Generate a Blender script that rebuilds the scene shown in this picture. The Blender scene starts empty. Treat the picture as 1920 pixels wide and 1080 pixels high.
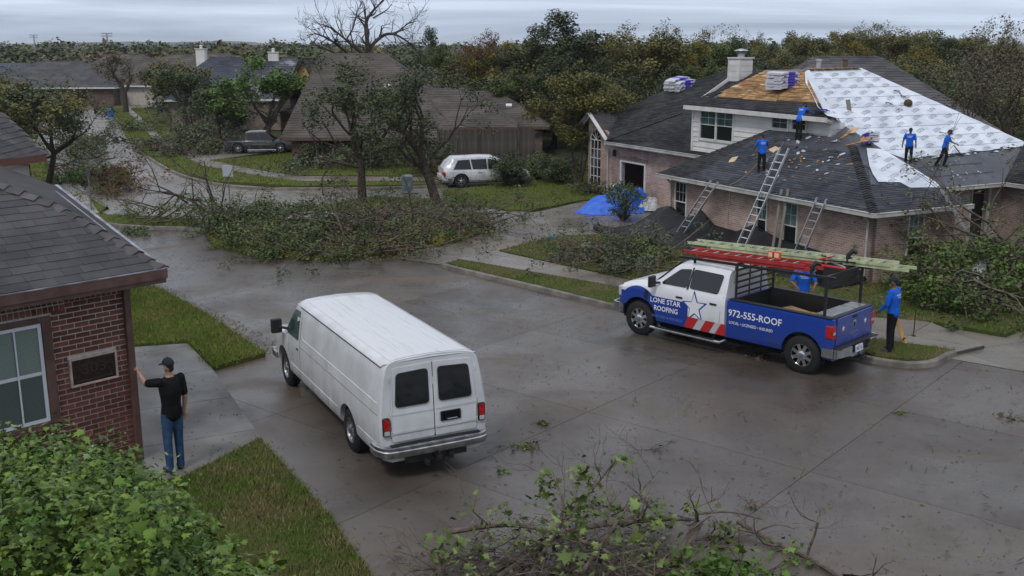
import bpy, bmesh, math, random
import numpy as np
from mathutils import Vector, Matrix, Euler
from mathutils.bvhtree import BVHTree
R = math.radians
rng = random.Random(7)
nrng = np.random.default_rng(11)
SC = bpy.context.scene
COL = SC.collection

# ------------------------------------------------------------------ camera
F_PX, TILT, CAM_H = 1943.0, R(13.15), 7.0
cam_d = bpy.data.cameras.new('camera')
cam = bpy.data.objects.new('camera', cam_d); COL.objects.link(cam)
cam_d.sensor_width = 36; cam_d.lens = 36 * F_PX / 1920
cam_d.clip_start = 0.1; cam_d.clip_end = 9000
cam.location = (0, 0, CAM_H); cam.rotation_euler = (R(90) - TILT, 0, 0)
SC.camera = cam

# ------------------------------------------------------------------ sky and light
SUN_EL, SUN_ROT = R(52), R(205)
world = bpy.data.worlds.new("World"); SC.world = world; world.use_nodes = True
nt = world.node_tree; nt.nodes.clear()
wo = nt.nodes.new('ShaderNodeOutputWorld'); bg = nt.nodes.new('ShaderNodeBackground')
sky = nt.nodes.new('ShaderNodeTexSky'); sky.sky_type = 'NISHITA'; sky.sun_disc = False
sky.sun_elevation = SUN_EL; sky.sun_rotation = SUN_ROT; sky.dust_density = 3
bgs = nt.nodes.new('ShaderNodeBackground'); bgs.inputs['Strength'].default_value = 0.05
tc = nt.nodes.new('ShaderNodeTexCoord'); sp = nt.nodes.new('ShaderNodeSeparateXYZ')
nt.links.new(tc.outputs['Generated'], sp.inputs[0])
# cloud deck: gradient over elevation, plus soft flat streaks of cloud
gr = nt.nodes.new('ShaderNodeValToRGB'); e = gr.color_ramp.elements
e[0].position = 0.0; e[0].color = (.44, .53, .68, 1)
e[1].position = 1.0; e[1].color = (.60, .65, .74, 1)
for ps, cl in ((.04, (.50, .585, .73, 1)), (.12, (.54, .62, .75, 1)), (.45, (.57, .63, .74, 1))):
    k = e.new(ps); k.color = cl
nt.links.new(sp.outputs['Z'], gr.inputs[0])
# project the direction on a flat layer so that the clouds flatten towards the horizon
mx = nt.nodes.new('ShaderNodeMath'); mx.operation = 'MAXIMUM'; mx.inputs[1].default_value = 0.0
nt.links.new(sp.outputs['Z'], mx.inputs[0])
ad = nt.nodes.new('ShaderNodeMath'); ad.operation = 'ADD'; ad.inputs[1].default_value = 0.07
nt.links.new(mx.outputs[0], ad.inputs[0])
dx = nt.nodes.new('ShaderNodeMath'); dx.operation = 'DIVIDE'; dy = nt.nodes.new('ShaderNodeMath'); dy.operation = 'DIVIDE'
nt.links.new(sp.outputs['X'], dx.inputs[0]); nt.links.new(sp.outputs['Y'], dy.inputs[0])
nt.links.new(ad.outputs[0], dx.inputs[1]); nt.links.new(ad.outputs[0], dy.inputs[1])
cx = nt.nodes.new('ShaderNodeCombineXYZ'); nt.links.new(dx.outputs[0], cx.inputs[0]); nt.links.new(dy.outputs[0], cx.inputs[1])
mp = nt.nodes.new('ShaderNodeMapping'); mp.inputs['Scale'].default_value = (.17, .25, 1); nt.links.new(cx.outputs[0], mp.inputs[0])
no = nt.nodes.new('ShaderNodeTexNoise'); no.inputs['Scale'].default_value = 1.0; no.inputs['Detail'].default_value = 6; no.inputs['Roughness'].default_value = .52
no.inputs['Distortion'].default_value = .5
nt.links.new(mp.outputs[0], no.inputs['Vector'])
cr = nt.nodes.new('ShaderNodeValToRGB'); cr.color_ramp.elements[0].position = .40; cr.color_ramp.elements[1].position = .60
cr.color_ramp.elements[0].color = (1.14, 1.11, 1.08, 1); cr.color_ramp.elements[1].color = (.66, .66, .67, 1)
nt.links.new(no.outputs[0], cr.inputs[0])
ml = nt.nodes.new('ShaderNodeMix'); ml.data_type = 'RGBA'; ml.blend_type = 'MULTIPLY'; ml.inputs[0].default_value = 1
nt.links.new(gr.outputs[0], ml.inputs[6]); nt.links.new(cr.outputs[0], ml.inputs[7])
nt.links.new(ml.outputs[2], bg.inputs[0]); bg.inputs['Strength'].default_value = 1.10
nt.links.new(sky.outputs[0], bgs.inputs[0])
ms = nt.nodes.new('ShaderNodeMixShader'); ms.inputs[0].default_value = .95
nt.links.new(bgs.outputs[0], ms.inputs[1]); nt.links.new(bg.outputs[0], ms.inputs[2])
nt.links.new(ms.outputs[0], wo.inputs[0])
sun_d = bpy.data.lights.new('sun', 'SUN'); sun_d.energy = 1.25; sun_d.angle = R(14); sun_d.color = (1, .97, .93)
sun = bpy.data.objects.new('sun', sun_d); COL.objects.link(sun)
sdir = Vector((math.sin(SUN_ROT) * math.cos(SUN_EL), math.cos(SUN_ROT) * math.cos(SUN_EL), math.sin(SUN_EL)))
sun.rotation_euler = sdir.to_track_quat('Z', 'Y').to_euler(); sun.location = (0, 0, 60)
SC.view_settings.view_transform = 'Standard'; SC.view_settings.look = 'None'
SC.view_settings.exposure = 0.24; SC.view_settings.gamma = 1; SC.view_settings.use_curve_mapping = False
SC.cycles.max_bounces = 5; SC.cycles.diffuse_bounces = 2; SC.cycles.glossy_bounces = 3
SC.cycles.transparent_max_bounces = 6; SC.cycles.caustics_reflective = False; SC.cycles.caustics_refractive = False

# ------------------------------------------------------------------ survey helpers (picture point -> place)
_c, _s = math.cos(TILT), math.sin(TILT)
def ray(px, py):
    u = (px - 960) / F_PX; v = (py - 540) / F_PX
    return np.array((u, _c - v * _s, -_s - v * _c))
def G(px, py, z=0.0):
    r = ray(px, py); t = (z - CAM_H) / r[2]
    return (r[0] * t, r[1] * t)
def onD(px, py, y):
    r = ray(px, py); t = y / r[1]
    return (r[0] * t, y, CAM_H + r[2] * t)

# ------------------------------------------------------------------ materials
MATS = {}
def mat(name, col, rough=.7, spec=.4, metal=0, var=0, vscale=3, bump=0, bscale=20, col2=None, detail=4,
        tone=0, coat=0, trans=0, rvar=0, alpha=None, stretch=None, spread=(.35, .65)):
    """Principled; col mixed with col2 by noise; 'tone' face attribute scales it; bump noise."""
    if name in MATS: return MATS[name]
    m = bpy.data.materials.new(name); m.use_nodes = True; MATS[name] = m
    n = m.node_tree; b = n.nodes['Principled BSDF']
    b.inputs['Base Color'].default_value = (*col, 1); b.inputs['Roughness'].default_value = rough
    b.inputs['Specular IOR Level'].default_value = spec; b.inputs['Metallic'].default_value = metal
    b.inputs['Coat Weight'].default_value = coat
    out = None; vec = None
    if var or col2 or bump or rvar:
        t = n.nodes.new('ShaderNodeTexCoord'); vec = t.outputs['Object']
        if stretch:
            q = n.nodes.new('ShaderNodeMapping'); q.inputs['Scale'].default_value = stretch
            n.links.new(vec, q.inputs[0]); vec = q.outputs[0]
    if var or col2:
        ns = n.nodes.new('ShaderNodeTexNoise'); ns.inputs['Scale'].default_value = vscale; ns.inputs['Detail'].default_value = detail
        n.links.new(vec, ns.inputs['Vector'])
        r = n.nodes.new('ShaderNodeValToRGB'); r.color_ramp.elements[0].position = spread[0]; r.color_ramp.elements[1].position = spread[1]
        c2 = col2 if col2 else tuple(min(1, c * (1 + var)) for c in col)
        c1 = col if col2 else tuple(c * (1 - var) for c in col)
        r.color_ramp.elements[0].color = (*c1, 1); r.color_ramp.elements[1].color = (*c2, 1)
        n.links.new(ns.outputs[0], r.inputs[0]); out = r.outputs[0]
        if rvar:
            a = n.nodes.new('ShaderNodeMapRange'); a.inputs[1].default_value = .35; a.inputs[2].default_value = .65
            a.inputs[3].default_value = max(.02, rough - rvar); a.inputs[4].default_value = min(1, rough + rvar)
            n2 = n.nodes.new('ShaderNodeTexNoise'); n2.inputs['Scale'].default_value = vscale * .6; n2.inputs['Detail'].default_value = 5
            n.links.new(vec, n2.inputs['Vector']); n.links.new(n2.outputs[0], a.inputs[0]); n.links.new(a.outputs[0], b.inputs['Roughness'])
    if tone:
        at = n.nodes.new('ShaderNodeAttribute'); at.attribute_name = 'tone'
        mr = n.nodes.new('ShaderNodeMapRange'); mr.inputs[3].default_value = 1 - tone; mr.inputs[4].default_value = 1 + tone
        n.links.new(at.outputs['Fac'], mr.inputs[0])
        vm = n.nodes.new('ShaderNodeVectorMath'); vm.operation = 'SCALE'
        if out: n.links.new(out, vm.inputs[0])
        else: vm.inputs[0].default_value = col
        n.links.new(mr.outputs[0], vm.inputs['Scale']); out = vm.outputs[0]
    if out: n.links.new(out, b.inputs['Base Color'])
    if bump:
        nb = n.nodes.new('ShaderNodeTexNoise'); nb.inputs['Scale'].default_value = bscale; nb.inputs['Detail'].default_value = 6
        n.links.new(vec, nb.inputs['Vector'])
        bp = n.nodes.new('ShaderNodeBump'); bp.inputs['Strength'].default_value = bump; bp.inputs['Distance'].default_value = .02
        n.links.new(nb.outputs[0], bp.inputs['Height']); n.links.new(bp.outputs[0], b.inputs['Normal'])
    if trans:
        b.inputs['Transmission Weight'].default_value = trans
    if alpha is not None: b.inputs['Alpha'].default_value = alpha
    return m
def street_mat(name, dark, mid, lite, mud):
    """wet poured concrete: broad damp patches, mud stains, fine aggregate speckle, shiny where wet."""
    m = bpy.data.materials.new(name); m.use_nodes = True; MATS[name] = m; n = m.node_tree; b = n.nodes['Principled BSDF']; t = n.nodes.new('ShaderNodeTexCoord'); L = n.links.new
    def N(sc, det, ro=.55, dist=0, mp_=None):
        k = n.nodes.new('ShaderNodeTexNoise'); k.inputs['Scale'].default_value = sc; k.inputs['Detail'].default_value = det; k.inputs['Roughness'].default_value = ro; k.inputs['Distortion'].default_value = dist
        if mp_: q = n.nodes.new('ShaderNodeMapping'); q.inputs['Rotation'].default_value = (0, 0, -.69); q.inputs['Scale'].default_value = mp_; L(t.outputs['Object'], q.inputs[0]); L(q.outputs[0], k.inputs['Vector'])
        else: L(t.outputs['Object'], k.inputs['Vector'])
        return k.outputs[0]
    def MR(x, a, c, lo, hi): k = n.nodes.new('ShaderNodeMapRange'); k.inputs[1].default_value = a; k.inputs[2].default_value = c; k.inputs[3].default_value = lo; k.inputs[4].default_value = hi; L(x, k.inputs[0]); return k.outputs[0]
    def MX(f, a, c):
        k = n.nodes.new('ShaderNodeMix'); k.data_type = 'RGBA'; L(f, k.inputs[0])
        for i, q in ((6, a), (7, c)):
            if isinstance(q, tuple): k.inputs[i].default_value = (*q, 1)
            else: L(q, k.inputs[i])
        return k.outputs[2]
    c = MX(MR(N(.30, 10, .6, .6), .38, .62, 0, 1), dark, mid); c = MX(MR(N(.16, 9, .62, 1.2, (.5, 1.8, 1)), .42, .62, 0, .9), c, mud); c = MX(MR(N(1.1, 12, .7, .4), .58, .76, 0, .35), c, lite); c = MX(MR(N(3.2, 8, .7), .58, .75, 0, .45), c, tuple(q * .45 for q in dark))
    v = n.nodes.new('ShaderNodeVectorMath'); v.operation = 'SCALE'; L(c, v.inputs[0]); L(MR(N(70, 3, .8), .3, .7, .62, 1.4), v.inputs['Scale'])
    at = n.nodes.new('ShaderNodeAttribute'); at.attribute_name = 'tone'; v2 = n.nodes.new('ShaderNodeVectorMath'); v2.operation = 'SCALE'; L(v.outputs[0], v2.inputs[0]); L(MR(at.outputs['Fac'], 0, 1, .88, 1.12), v2.inputs['Scale']); L(v2.outputs[0], b.inputs['Base Color'])
    L(MR(N(.42, 8, .6, .5), .38, .64, .16, .58), b.inputs['Roughness']); b.inputs['Specular IOR Level'].default_value = .5
    bp = n.nodes.new('ShaderNodeBump'); bp.inputs['Strength'].default_value = .28; bp.inputs['Distance'].default_value = .015; L(N(45, 6, .7), bp.inputs['Height']); L(bp.outputs[0], b.inputs['Normal']); return m
def wall_brick(name, c1, c2, mortar, bw=.2, bh=.068, rough=.9):
    """far brickwork: brick texture on object coordinates (x along, z up), bumped joints."""
    if name in MATS: return MATS[name]
    m = bpy.data.materials.new(name); m.use_nodes = True; MATS[name] = m
    n = m.node_tree; b = n.nodes['Principled BSDF']; b.inputs['Roughness'].default_value = rough; b.inputs['Specular IOR Level'].default_value = .2
    t = n.nodes.new('ShaderNodeTexCoord'); sp = n.nodes.new('ShaderNodeSeparateXYZ'); n.links.new(t.outputs['Object'], sp.inputs[0])
    a = n.nodes.new('ShaderNodeMath'); n.links.new(sp.outputs[0], a.inputs[0]); n.links.new(sp.outputs[1], a.inputs[1])
    cx = n.nodes.new('ShaderNodeCombineXYZ'); n.links.new(a.outputs[0], cx.inputs[0]); n.links.new(sp.outputs[2], cx.inputs[1])
    br = n.nodes.new('ShaderNodeTexBrick'); n.links.new(cx.outputs[0], br.inputs['Vector'])
    br.inputs['Color1'].default_value = (*c1, 1); br.inputs['Color2'].default_value = (*c2, 1); br.inputs['Mortar'].default_value = (*mortar, 1)
    br.inputs['Scale'].default_value = 1; br.inputs['Brick Width'].default_value = bw; br.inputs['Row Height'].default_value = bh
    br.inputs['Mortar Size'].default_value = .009; br.inputs['Bias'].default_value = -.1
    ns = n.nodes.new('ShaderNodeTexNoise'); ns.inputs['Scale'].default_value = 1.3; ns.inputs['Detail'].default_value = 8; n.links.new(t.outputs['Object'], ns.inputs['Vector'])
    mr = n.nodes.new('ShaderNodeMapRange'); mr.inputs[1].default_value = .3; mr.inputs[2].default_value = .7; mr.inputs[3].default_value = .62; mr.inputs[4].default_value = 1.25
    n.links.new(ns.outputs[0], mr.inputs[0])
    vm = n.nodes.new('ShaderNodeVectorMath'); vm.operation = 'SCALE'; n.links.new(br.outputs['Color'], vm.inputs[0]); n.links.new(mr.outputs[0], vm.inputs['Scale'])
    n.links.new(vm.outputs[0], b.inputs['Base Color'])
    bp = n.nodes.new('ShaderNodeBump'); bp.inputs['Strength'].default_value = .6; bp.inputs['Distance'].default_value = .01; bp.invert = True
    n.links.new(br.outputs['Fac'], bp.inputs['Height']); n.links.new(bp.outputs[0], b.inputs['Normal'])
    return m

# ------------------------------------------------------------------ mesh builder
def unit(v):
    v = np.asarray(v, float); l = np.linalg.norm(v)
    return v / l if l > 1e-9 else v
class MB:
    def __init__(s): s.v = []; s.f = []; s.m = []; s.t = []
    def add(s, vs, fs, m=0, tone=None):
        o = len(s.v); s.v.extend([tuple(map(float, p)) for p in vs])
        tn = rng.random() if tone is None else tone
        for f in fs: s.f.append(tuple(i + o for i in f)); s.m.append(m); s.t.append(tn)
        return s
    def box(s, c, d, rz=0, m=0, tilt=None, tone=None):
        x, y, z = d[0] / 2, d[1] / 2, d[2] / 2
        p = [Vector(q) for q in ((-x, -y, -z), (x, -y, -z), (x, y, -z), (-x, y, -z), (-x, -y, z), (x, -y, z), (x, y, z), (-x, y, z))]
        M = Euler(tilt if tilt else (0, 0, rz)).to_matrix()
        p = [M @ q + Vector(c) for q in p]
        return s.add(p, [(0, 3, 2, 1), (4, 5, 6, 7), (0, 1, 5, 4), (1, 2, 6, 5), (2, 3, 7, 6), (3, 0, 4, 7)], m, tone)
    def bb(s, x0, x1, y0, y1, z0, z1, m=0): return s.box(((x0 + x1) / 2, (y0 + y1) / 2, (z0 + z1) / 2), (x1 - x0, y1 - y0, z1 - z0), m=m)
    def beam(s, a, b, w, h, up=(0, 0, 1), m=0, tone=None):
        a = np.array(a, float); b = np.array(b, float); d = unit(b - a); sd = unit(np.cross(d, up)) * w / 2; u = unit(np.cross(sd, d)) * h / 2
        p = [a - sd - u, a + sd - u, a + sd + u, a - sd + u, b - sd - u, b + sd - u, b + sd + u, b - sd + u]
        return s.add(p, [(0, 1, 2, 3), (7, 6, 5, 4), (0, 4, 5, 1), (1, 5, 6, 2), (2, 6, 7, 3), (3, 7, 4, 0)], m, tone)
    def tube(s, pts, rad, n=6, m=0, caps=True, tone=None):
        pts = [np.array(p, float) for p in pts]; rs = rad if hasattr(rad, '__len__') else [rad] * len(pts)
        vs = []; prev = None
        for i, p in enumerate(pts):
            d = unit((pts[min(i + 1, len(pts) - 1)] - pts[max(i - 1, 0)]))
            ref = prev if prev is not None else (np.array((0, 0, 1.)) if abs(d[2]) < .9 else np.array((1., 0, 0)))
            a = unit(np.cross(d, ref)); b = np.cross(a, d); prev = b
            for k in range(n):
                t = 2 * math.pi * k / n; vs.append(p + rs[i] * (math.cos(t) * a + math.sin(t) * b))
        fs = []
        for i in range(len(pts) - 1):
            for k in range(n):
                k2 = (k + 1) % n; fs.append((i * n + k, i * n + k2, (i + 1) * n + k2, (i + 1) * n + k))
        if caps: fs.append(tuple(range(n))[::-1]); fs.append(tuple((len(pts) - 1) * n + k for k in range(n)))
        return s.add(vs, fs, m, tone)
    def slab(s, poly, z0, z1, m=0, tone=None):
        n = len(poly); ar = sum(poly[i][0] * poly[(i + 1) % n][1] - poly[(i + 1) % n][0] * poly[i][1] for i in range(n))
        if ar < 0: poly = list(poly)[::-1]
        vs = [(x, y, z0) for x, y in poly] + [(x, y, z1) for x, y in poly]
        fs = [tuple(range(n))[::-1], tuple(range(n, 2 * n))] + [(i, (i + 1) % n, n + (i + 1) % n, n + i) for i in range(n)]
        return s.add(vs, fs, m, tone)
    def plate(s, pts, th, m=0, m_side=None, tone=None):
        """thick plate below a (roughly planar) 3D polygon given counter-clockwise seen from outside."""
        n = len(pts); pts = [np.array(p, float) for p in pts]
        nn = np.zeros(3)
        for i in range(n): nn += np.cross(pts[i], pts[(i + 1) % n])
        nn = unit(nn)
        if nn[2] < 0: pts = pts[::-1]; nn = -nn
        lo = [p - nn * th for p in pts]
        s.add(pts, [tuple(range(n))], m, tone)
        s.add(lo, [tuple(range(n))[::-1]], m if m_side is None else m_side, tone)
        s.add(pts + lo, [(i, n + i, n + (i + 1) % n, (i + 1) % n) for i in range(n)], m if m_side is None else m_side, tone)
        return s
    def lathe(s, prof, c=(0, 0, 0), axis='z', n=20, m=0, tone=None, cap=True):
        vs = []
        for r, h in prof:
            for k in range(n):
                t = 2 * math.pi * k / n; a, b = r * math.cos(t), r * math.sin(t)
                vs.append({'z': (a, b, h), 'y': (a, h, b), 'x': (h, a, b)}[axis])
        vs = [(p[0] + c[0], p[1] + c[1], p[2] + c[2]) for p in vs]
        fs = [(i * n + k, i * n + (k + 1) % n, (i + 1) * n + (k + 1) % n, (i + 1) * n + k) for i in range(len(prof) - 1) for k in range(n)]
        if cap: fs += [tuple(range(n)), tuple((len(prof) - 1) * n + k for k in range(n))[::-1]]
        return s.add(vs, fs, m, tone)
    def mesh(s, name, mats):
        me = bpy.data.meshes.new(name); me.from_pydata(s.v, [], s.f)
        for m in (mats if isinstance(mats, (list, tuple)) else [mats]): me.materials.append(m)
        me.polygons.foreach_set('material_index', s.m)
        a = me.attributes.new('tone', 'FLOAT', 'FACE'); a.data.foreach_set('value', s.t)
        return me
    def build(s, name, mats, parent=None, smooth=False, bevel=0, loc=None, rz=0, kind=None, fix=False, seg=2, angle=35):
        me = s.mesh(name, mats)
        if fix:
            bm = bmesh.new(); bm.from_mesh(me); bmesh.ops.recalc_face_normals(bm, faces=bm.faces); bm.to_mesh(me); bm.free()
        if smooth: smooth_mesh(me, angle)
        o = bpy.data.objects.new(name, me); COL.objects.link(o)
        if parent: o.parent = parent
        if loc is not None: o.location = loc
        if rz: o.rotation_euler.z = rz
        if bevel:
            b = o.modifiers.new('b', 'BEVEL'); b.width = bevel; b.segments = seg; b.limit_method = 'ANGLE'; b.angle_limit = R(30); b.harden_normals = False
        if kind: o['kind'] = kind
        return o
def smooth_mesh(me, angle=35):
    me.polygons.foreach_set('use_smooth', [True] * len(me.polygons))
    bm = bmesh.new(); bm.from_mesh(me)
    for e_ in bm.edges:
        if len(e_.link_faces) == 2 and e_.calc_face_angle(0) > R(angle): e_.smooth = False
    bm.to_mesh(me); bm.free()
def tag(o, label=None, cat=None, group=None, kind=None):
    if label: o['label'] = label
    if cat: o['category'] = cat
    if group: o['group'] = group
    if kind: o['kind'] = kind
    return o
def thing(name, label, cat, loc=(0, 0, 0), rz=0, group=None):
    o = bpy.data.objects.new(name, None); COL.objects.link(o); o.empty_display_size = .2
    o.location = loc; o.rotation_euler = (0, 0, rz); tag(o, label, cat, group); return o
def np_mesh(name, verts, quads, mats, tones=None, tri=False):
    """fast mesh from numpy arrays: verts (n,3), quads (m,4)."""
    me = bpy.data.meshes.new(name); k = quads.shape[1]
    me.vertices.add(len(verts)); me.vertices.foreach_set('co', np.asarray(verts, np.float32).ravel())
    me.loops.add(quads.size); me.loops.foreach_set('vertex_index', quads.astype(np.int32).ravel())
    me.polygons.add(len(quads)); me.polygons.foreach_set('loop_start', np.arange(0, quads.size, k, dtype=np.int32))
    me.polygons.foreach_set('loop_total', np.full(len(quads), k, np.int32))
    for m in (mats if isinstance(mats, (list, tuple)) else [mats]): me.materials.append(m)
    if tones is not None:
        a = me.attributes.new('tone', 'FLOAT', 'FACE'); a.data.foreach_set('value', np.asarray(tones, np.float32))
    me.update(calc_edges=True); return me
def link(name, me, parent=None, kind=None, loc=None):
    o = bpy.data.objects.new(name, me); COL.objects.link(o)
    if parent: o.parent = parent
    if kind: o['kind'] = kind
    if loc is not None: o.location = loc
    return o
def copy_tree(o, loc=None, rz=None, scale=None, label=None, group=None):
    c = o.copy(); COL.objects.link(c)
    for ch in list(o.children):
        d = ch.copy(); COL.objects.link(d); d.parent = c
        for g in list(ch.children):
            q = g.copy(); COL.objects.link(q); q.parent = d
    if loc is not None: c.location = loc
    if rz is not None: c.rotation_euler = (0, 0, rz)
    if scale is not None: c.scale = (scale,) * 3 if not hasattr(scale, '__len__') else scale
    if label: c['label'] = label
    if group: c['group'] = group
    return c
_txt = {}
def text_geo(body, size=1.0, bold=.0):
    k = (body, bold)
    if k not in _txt:
        cu = bpy.data.curves.new('txt', 'FONT'); cu.body = body; cu.size = 1; cu.offset = bold; cu.resolution_u = 2
        cu.align_x = 'CENTER'; cu.align_y = 'CENTER'
        ob = bpy.data.objects.new('txt', cu); COL.objects.link(ob)
        dg = bpy.context.evaluated_depsgraph_get(); me = bpy.data.meshes.new_from_object(ob.evaluated_get(dg))
        vs = np.array([v.co[:] for v in me.vertices]); fs = [tuple(p.vertices) for p in me.polygons]
        bpy.data.objects.remove(ob); bpy.data.meshes.remove(me)
        mn, mx_ = vs.min(0), vs.max(0); vs -= (mn + mx_) / 2; _txt[k] = (vs, fs)
    vs, fs = _txt[k]; return vs * size, fs
def text_on(mb, body, origin, xdir, ydir, height, m=0, bold=0, width=None):
    """flat lettering in the plane (xdir, ydir) centred on origin."""
    vs, fs = text_geo(body, 1, bold); h = vs[:, 1].max() - vs[:, 1].min(); w = vs[:, 0].max() - vs[:, 0].min()
    sy = height / h; sx = (width / w) if width else sy
    X, Y_ = unit(xdir), unit(ydir); o = np.array(origin, float)
    mb.add([o + X * p[0] * sx + Y_ * p[1] * sy for p in vs], fs, m, .5)

# ------------------------------------------------------------------ palette
CONC = street_mat('concrete_wet', (.060, .050, .042), (.098, .085, .073), (.155, .142, .127), (.086, .068, .052))
CONC_L = street_mat('concrete_pale', (.145, .13, .11), (.21, .192, .168), (.28, .26, .235), (.135, .108, .078))  # paler concrete, its colour raised further to paint in the far street's sky sheen
ROADBED = mat('road_joint', (.060, .053, .046), rough=.9)
KERB = mat('kerb_concrete', (.10, .09, .078), rough=.7, vscale=2.5, col2=(.20, .18, .155), detail=8, bump=.4, bscale=30)
ASPH = mat('far_paving', (.22, .215, .21), rough=.45, vscale=.12, col2=(.31, .30, .29), detail=8, rvar=.15)
TURF = mat('turf', (.048, .070, .014), rough=.95, spec=.15, vscale=.9, col2=(.105, .082, .035), detail=9, bump=.9, bscale=35, spread=(.42, .72))
TURF_G = mat('turf_green', (.075, .098, .016), rough=.95, spec=.15, vscale=.8, col2=(.085, .085, .026), detail=9, bump=.9, bscale=35, spread=(.4, .75))
FAR_G = mat('far_ground', (.030, .040, .018), rough=1, spec=.1, vscale=.03, col2=(.060, .056, .035), detail=10)
BLADE = mat('grass_blade', (.095, .135, .016), rough=.65, spec=.25, vscale=1.1, col2=(.19, .155, .055), detail=6, tone=.4, spread=(.45, .75))
BLADE_D = mat('grass_blade_dry', (.080, .130, .018), rough=.75, spec=.2, vscale=1.2, col2=(.17, .145, .06), detail=6, tone=.4, spread=(.35, .6))
BARK = mat('bark', (.035, .028, .022), rough=.95, spec=.1, vscale=9, col2=(.085, .072, .058), detail=6, bump=.8, bscale=30)
BARK_P = mat('bark_pale', (.075, .060, .048), rough=.9, spec=.1, vscale=7, col2=(.15, .125, .10), detail=6, bump=.6, bscale=30)
def leafmat(n, a, b, vs=.8, tone=.35, rough=.55): return mat(n, a, rough=rough, spec=.25, vscale=vs, col2=b, detail=5, tone=tone, spread=(.38, .62))
L_DARK = leafmat('leaf_dark', (.036, .050, .020), (.085, .105, .042))
L_MID = leafmat('leaf_mid', (.048, .076, .018), (.10, .13, .036))
L_BRI = leafmat('leaf_bright', (.055, .110, .014), (.095, .160, .028))
L_OLIVE = leafmat('leaf_olive', (.075, .078, .022), (.15, .135, .036))
L_YEL = leafmat('leaf_yellow', (.11, .10, .014), (.22, .17, .022))
L_RUST = leafmat('leaf_rust', (.075, .038, .014), (.14, .065, .018))
L_BROWN = leafmat('leaf_brown', (.070, .055, .036), (.125, .095, .058))
L_GREY = leafmat('leaf_greygreen', (.055, .068, .036), (.11, .125, .075))
L_SYC = mat('leaf_sycamore', (.042, .095, .009), rough=.5, spec=.25, vscale=1.6, col2=(.125, .19, .026), detail=4, tone=.45, spread=(.35, .65))
L_PALE = mat('leaf_underside', (.13, .20, .075), rough=.65, spec=.15, vscale=3, col2=(.20, .28, .13), tone=.2)

def inside(poly, x, y):
    n = len(poly); c = np.zeros(len(x), bool); j = n - 1
    for i in range(n):
        xi, yi = poly[i]; xj, yj = poly[j]
        c ^= ((yi > y) != (yj > y)) & (x < (xj - xi) * (y - yi) / (yj - yi + 1e-12) + xi); j = i
    return c
def scatter(poly, n):
    p = np.array(poly); lo, hi = p.min(0), p.max(0); out = []
    k = 0
    while k < n:
        q = nrng.uniform(lo, hi, (n * 3, 2)); q = q[inside(poly, q[:, 0], q[:, 1])]; out.append(q); k += len(q)
        if len(q) == 0: break
    return np.concatenate(out)[:n]
def area(poly):
    return abs(sum(poly[i][0] * poly[(i + 1) % len(poly)][1] - poly[(i + 1) % len(poly)][0] * poly[i][1] for i in range(len(poly)))) / 2
def blades(name, poly, dens, h, w, z, m, parent=None):
    n = int(area(poly) * dens); q = scatter(poly, n); n = len(q)
    # patchy: thin out where a coarse noise is low
    ph = np.sin(q[:, 0] * 1.7 + 2 * np.sin(q[:, 1] * .9)) + np.sin(q[:, 1] * 2.1 + 1.3 * np.sin(q[:, 0] * 1.3))
    hh = h * nrng.uniform(.45, 1.3, n) * (1 + .22 * ph); a = nrng.uniform(0, 2 * math.pi, n); le = nrng.uniform(.1, 1.0, n) * hh; la = nrng.uniform(0, 2 * math.pi, n)
    ww = w * nrng.uniform(.6, 1.5, n)
    # blades spilling over the edge of the bed
    P = np.array(poly); Q = np.roll(P, -1, 0); Ls = np.linalg.norm(Q - P, axis=1); ne = int(Ls.sum() * min(dens * .16, 90)); ei = nrng.choice(len(P), ne, p=Ls / Ls.sum()); tt = nrng.random((ne, 1)); wob = .035 + .05 * np.abs(np.sin(tt[:, 0] * Ls[ei] * 2.3) * np.sin(tt[:, 0] * Ls[ei] * 5.1 + 1))
    qe = P[ei] * (1 - tt) + Q[ei] * tt + nrng.normal(0, 1, (ne, 2)) * wob[:, None]; q = np.concatenate([q, qe]); hh = np.concatenate([hh, h * nrng.uniform(.5, 1.3, ne)]); a = np.concatenate([a, nrng.uniform(0, 6.28, ne)]); la = np.concatenate([la, nrng.uniform(0, 6.28, ne)]); le = np.concatenate([le, nrng.uniform(.5, 1.3, ne) * h]); ww = np.concatenate([ww, w * nrng.uniform(.6, 1.5, ne)]); zz = np.concatenate([np.full(n, z), z - nrng.uniform(0, .05, ne)]); n += ne
    b0 = np.stack([q[:, 0] - np.cos(a) * ww, q[:, 1] - np.sin(a) * ww, zz], 1)
    b1 = np.stack([q[:, 0] + np.cos(a) * ww, q[:, 1] + np.sin(a) * ww, zz], 1)
    t = np.stack([q[:, 0] + np.cos(la) * le, q[:, 1] + np.sin(la) * le, zz + hh], 1)
    v = np.stack([b0, b1, t], 1).reshape(-1, 3); f = np.arange(3 * n).reshape(-1, 3)
    o = link(name, np_mesh(name, v, f, m, nrng.random(n)), parent, 'stuff'); return o

# ------------------------------------------------------------------ ground
mb = MB(); mb.slab([(-3500, -60), (3500, -60), (3500, 6000), (-3500, 6000)], -.35, -.06); mb.build('ground', FAR_G, kind='structure')
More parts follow.
